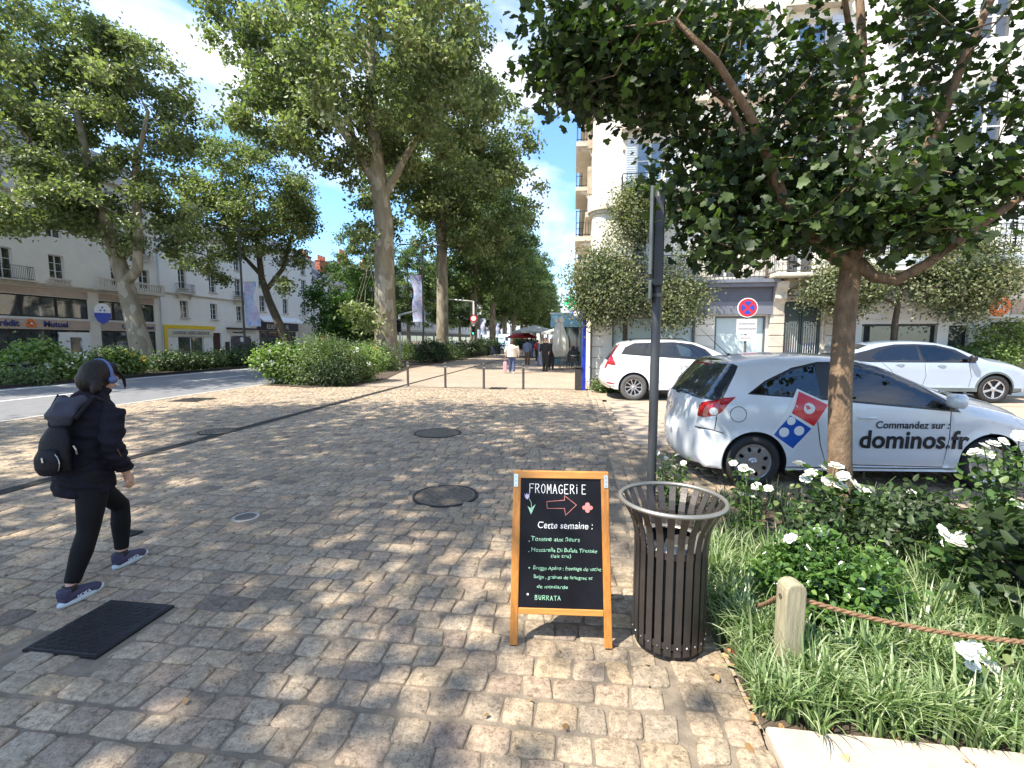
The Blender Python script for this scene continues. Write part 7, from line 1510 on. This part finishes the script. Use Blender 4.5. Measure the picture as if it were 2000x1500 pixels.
    bodymesh(bp,[([V((.03,-.25,.875)),V((.03,-.26,.92)),V((.03,-.26,.985)),V((.03,-.245,1.04))],[.07,.088,.088,.065],.42)],'front_pocket','backpack_black',.01,4)
    mb=MB(); pts=[V((.03+.092*math.cos(a),-.262,.955+.085*math.sin(a))) for a in [2*PI*k/24 for k in range(25)]]; mb.tube(pts,.0035,5); mb.build('piping','zip',bp)
    for s in (-1,1):
        mb=MB(); mb.tube([V((s*.11,-.12,1.22)),V((s*.14,.0,1.355)),V((s*.15,.14,1.27)),V((s*.155,.16,1.1)),V((s*.16,.0,.93)),V((s*.12,-.12,.9))],[.016]*6,6,True,.4); mb.build('strap','backpack_black',bp)
    mb=MB(); mb.tube([V((.165,-.20,1.06)),V((.172,-.19,1.03)),V((.165,-.18,1.0))],.006,5); mb.tube([V((.045,-.302,1.0)),V((.05,-.303,.97))],.005,5); mb.build('zip_pull','zip',bp)
    hp=thing('headphones','blue headphones on the dark haired woman walking at left','headphones',t.location,R(4)); hp.scale=(.95,.95,.95)
    mb=MB(); pts=[V((.098*math.cos(a),.18+.012*math.sin(a),1.475+.128*math.sin(a))) for a in [-.1+(PI+.2)*k/20 for k in range(21)]]; mb.tube(pts,.014,8,True,.4,up=(0,1,0)); mb.build('headband','headset_blue',hp,smooth=True)
    for s in (-1,1): mb=MB(); mb.lathe([(.001,-.018),(.026,-.012),(.029,.0),(.026,.012),(.001,.02)],20,mtx=Matrix.Translation((s*.100,.18,1.455))@Matrix.Rotation(PI/2*s,4,'Y')); mb.build('ear_cup','headset_blue',hp,smooth=True)
walker()
def figure(p,rz,h,label,top,legs,hair,stride=.22,armf=.0,bag=None,tw=1.,skirt=False,seed=1):
    t=thing('person',label,'person',p,rz); V=Vector; k=h/1.7; t.scale=(k,k,k)
    hips=[V((s*.09,0,.90)) for s in (-1,1)]; knees=[V((-.09,stride*.5,.48)),V((.09,-stride*.1,.48))]; ank=[V((-.09,stride*.75,.09)),V((.09,-stride,.10))]
    sh=[V((s*.20*tw,.02,1.40)) for s in (-1,1)]; el=[V((-.25*tw,-.04,1.12)),V((.25*tw,.02,1.12))]; wr=[V((-.24*tw,.06+armf,.88+armf*.7)),V((.24*tw,.10+armf,.88+armf*.7))]
    torso=([V((0,0,.88)),V((0,0,1.05)),V((0,.0,1.25)),V((0,0,1.42)),V((0,.01,1.46))],[.16,.15,.185,.17,.07],.62)
    segs=[torso,([V((0,.01,1.44)),V((0,.03,1.55))],[.055,.05],1.)]
    for i in (0,1):
        segs.append(([hips[i],knees[i],ank[i]],[.09,.06,.04],1.)); segs.append(([sh[i],el[i],wr[i]],[.055,.042,.03],1.)); segs.append(([ank[i]+V((0,-.03,-.05)),ank[i]+V((0,.16,-.06))],[.035,.03],1.)); segs.append(([wr[i],wr[i]+V((0,.02,-.09))],[.03,.02],.6))
        for q in range(4): segs.append(([wr[i]+V((0,.02-.012*q,-.08)),wr[i]+V((0,.03-.012*q,-.15))],[.009,.007],1.))
    bodymesh(t,segs,'body','skin',.016,2,[(V((0,.03,1.61)),(.075,.09,.11)),(V((0,.13,1.60)),(.014,.018,.02))])
    ts=[([V((0,0,.84)),V((0,0,.95)),V((0,0,1.15)),V((0,0,1.3)),V((0,0,1.42)),V((0,.01,1.47))],[.195*tw,.19*tw,.19*tw,.205*tw,.18,.08],.68)]
    for i in (0,1): ts.append(([sh[i],el[i],wr[i]+(el[i]-wr[i])*.1],[.075,.062,.048],1.))
    bodymesh(t,ts,'top',top,.02,2)
    bodymesh(t,[([hips[i]+V((0,0,.04)),knees[i],ank[i]],[.115,.082,.066],1.) for i in (0,1)]+[([V((0,0,.84)),V((0,0,.98))],[.17,.17],.7)],'trousers',legs,.02,2)
    bodymesh(t,[],'hair',hair,.016,2,[(V((0,.0,1.645)),(.088,.098,.095)),(V((0,-.02,1.59)),(.08,.07,.09))])
    for i in (0,1): mb=MB(); mb.bev(ank[i].x-.045,ank[i].x+.045,ank[i].y-.07,ank[i].y+.19,.0,.085,.025); mb.build('shoe','black' if bag!='pink' else 'shoe_sole',t)
    for s in (-1,1): mb=MB(); mb.lathe([(math.sin(PI*k_/4)*.010+.0005,-math.cos(PI*k_/4)*.010) for k_ in range(5)],6,mtx=Matrix.Translation((s*.03,.115,1.625))); mb.build('eye','black',t)
    return t
def at(u,v): p=gz(u,v); return Vector((p.x,p.y,0))
p=at(1000,729); figure(p,.1,1.66,'woman in a loose cream top and jeans walking away with a pink bag','cloth_cream','denim','hair_brown',.16,0,'pink',1.35,seed=2)
t=thing('shopping_bag','pale pink shopping bag carried low by the woman in the cream top','bag',p+Vector((-.36,.05,.02)),.1); mb=MB(); mb.bev(-.09,.09,-.16,.16,.05,.55,.02); mb.build('bag_body','cloth_pink',t); mb=MB(); mb.tube([(0,-.08,.55),(0,-.05,.78),(0,.05,.78),(0,.08,.55)],.008,5); mb.build('handle','cloth_pink',t)
figure(at(1030,713),.05,1.74,'person in blue-grey top and brown trousers walking away','cloth_bluegrey','cloth_brown','hair_dark',.1,0,seed=3)
figure(at(1038,700),.0,1.78,'person in dark blue clothes farther along behind the brown trousers','denim','denim','hair_dark',.12,seed=4)
figure(at(1065,725),2.9,1.78,'left one of two officers in black standing by the closed parasol','cloth_black','cloth_black','hair_dark',.05,.14,seed=5)
figure(at(1076,722),3.4,1.72,'right one of two officers in black, arms folded in front','cloth_black','cloth_black','hair_brown',.05,.16,seed=6)
figure(at(1050,704),.2,1.68,'person in a red top half hidden behind the menu board','cloth_red','cloth_black','hair_dark',.05,seed=7)
figure(Vector((-4.6,45,0)),1.2,1.7,'far person in dark clothes under the grey parasol','cloth_black','denim','hair_dark',.1,seed=8)
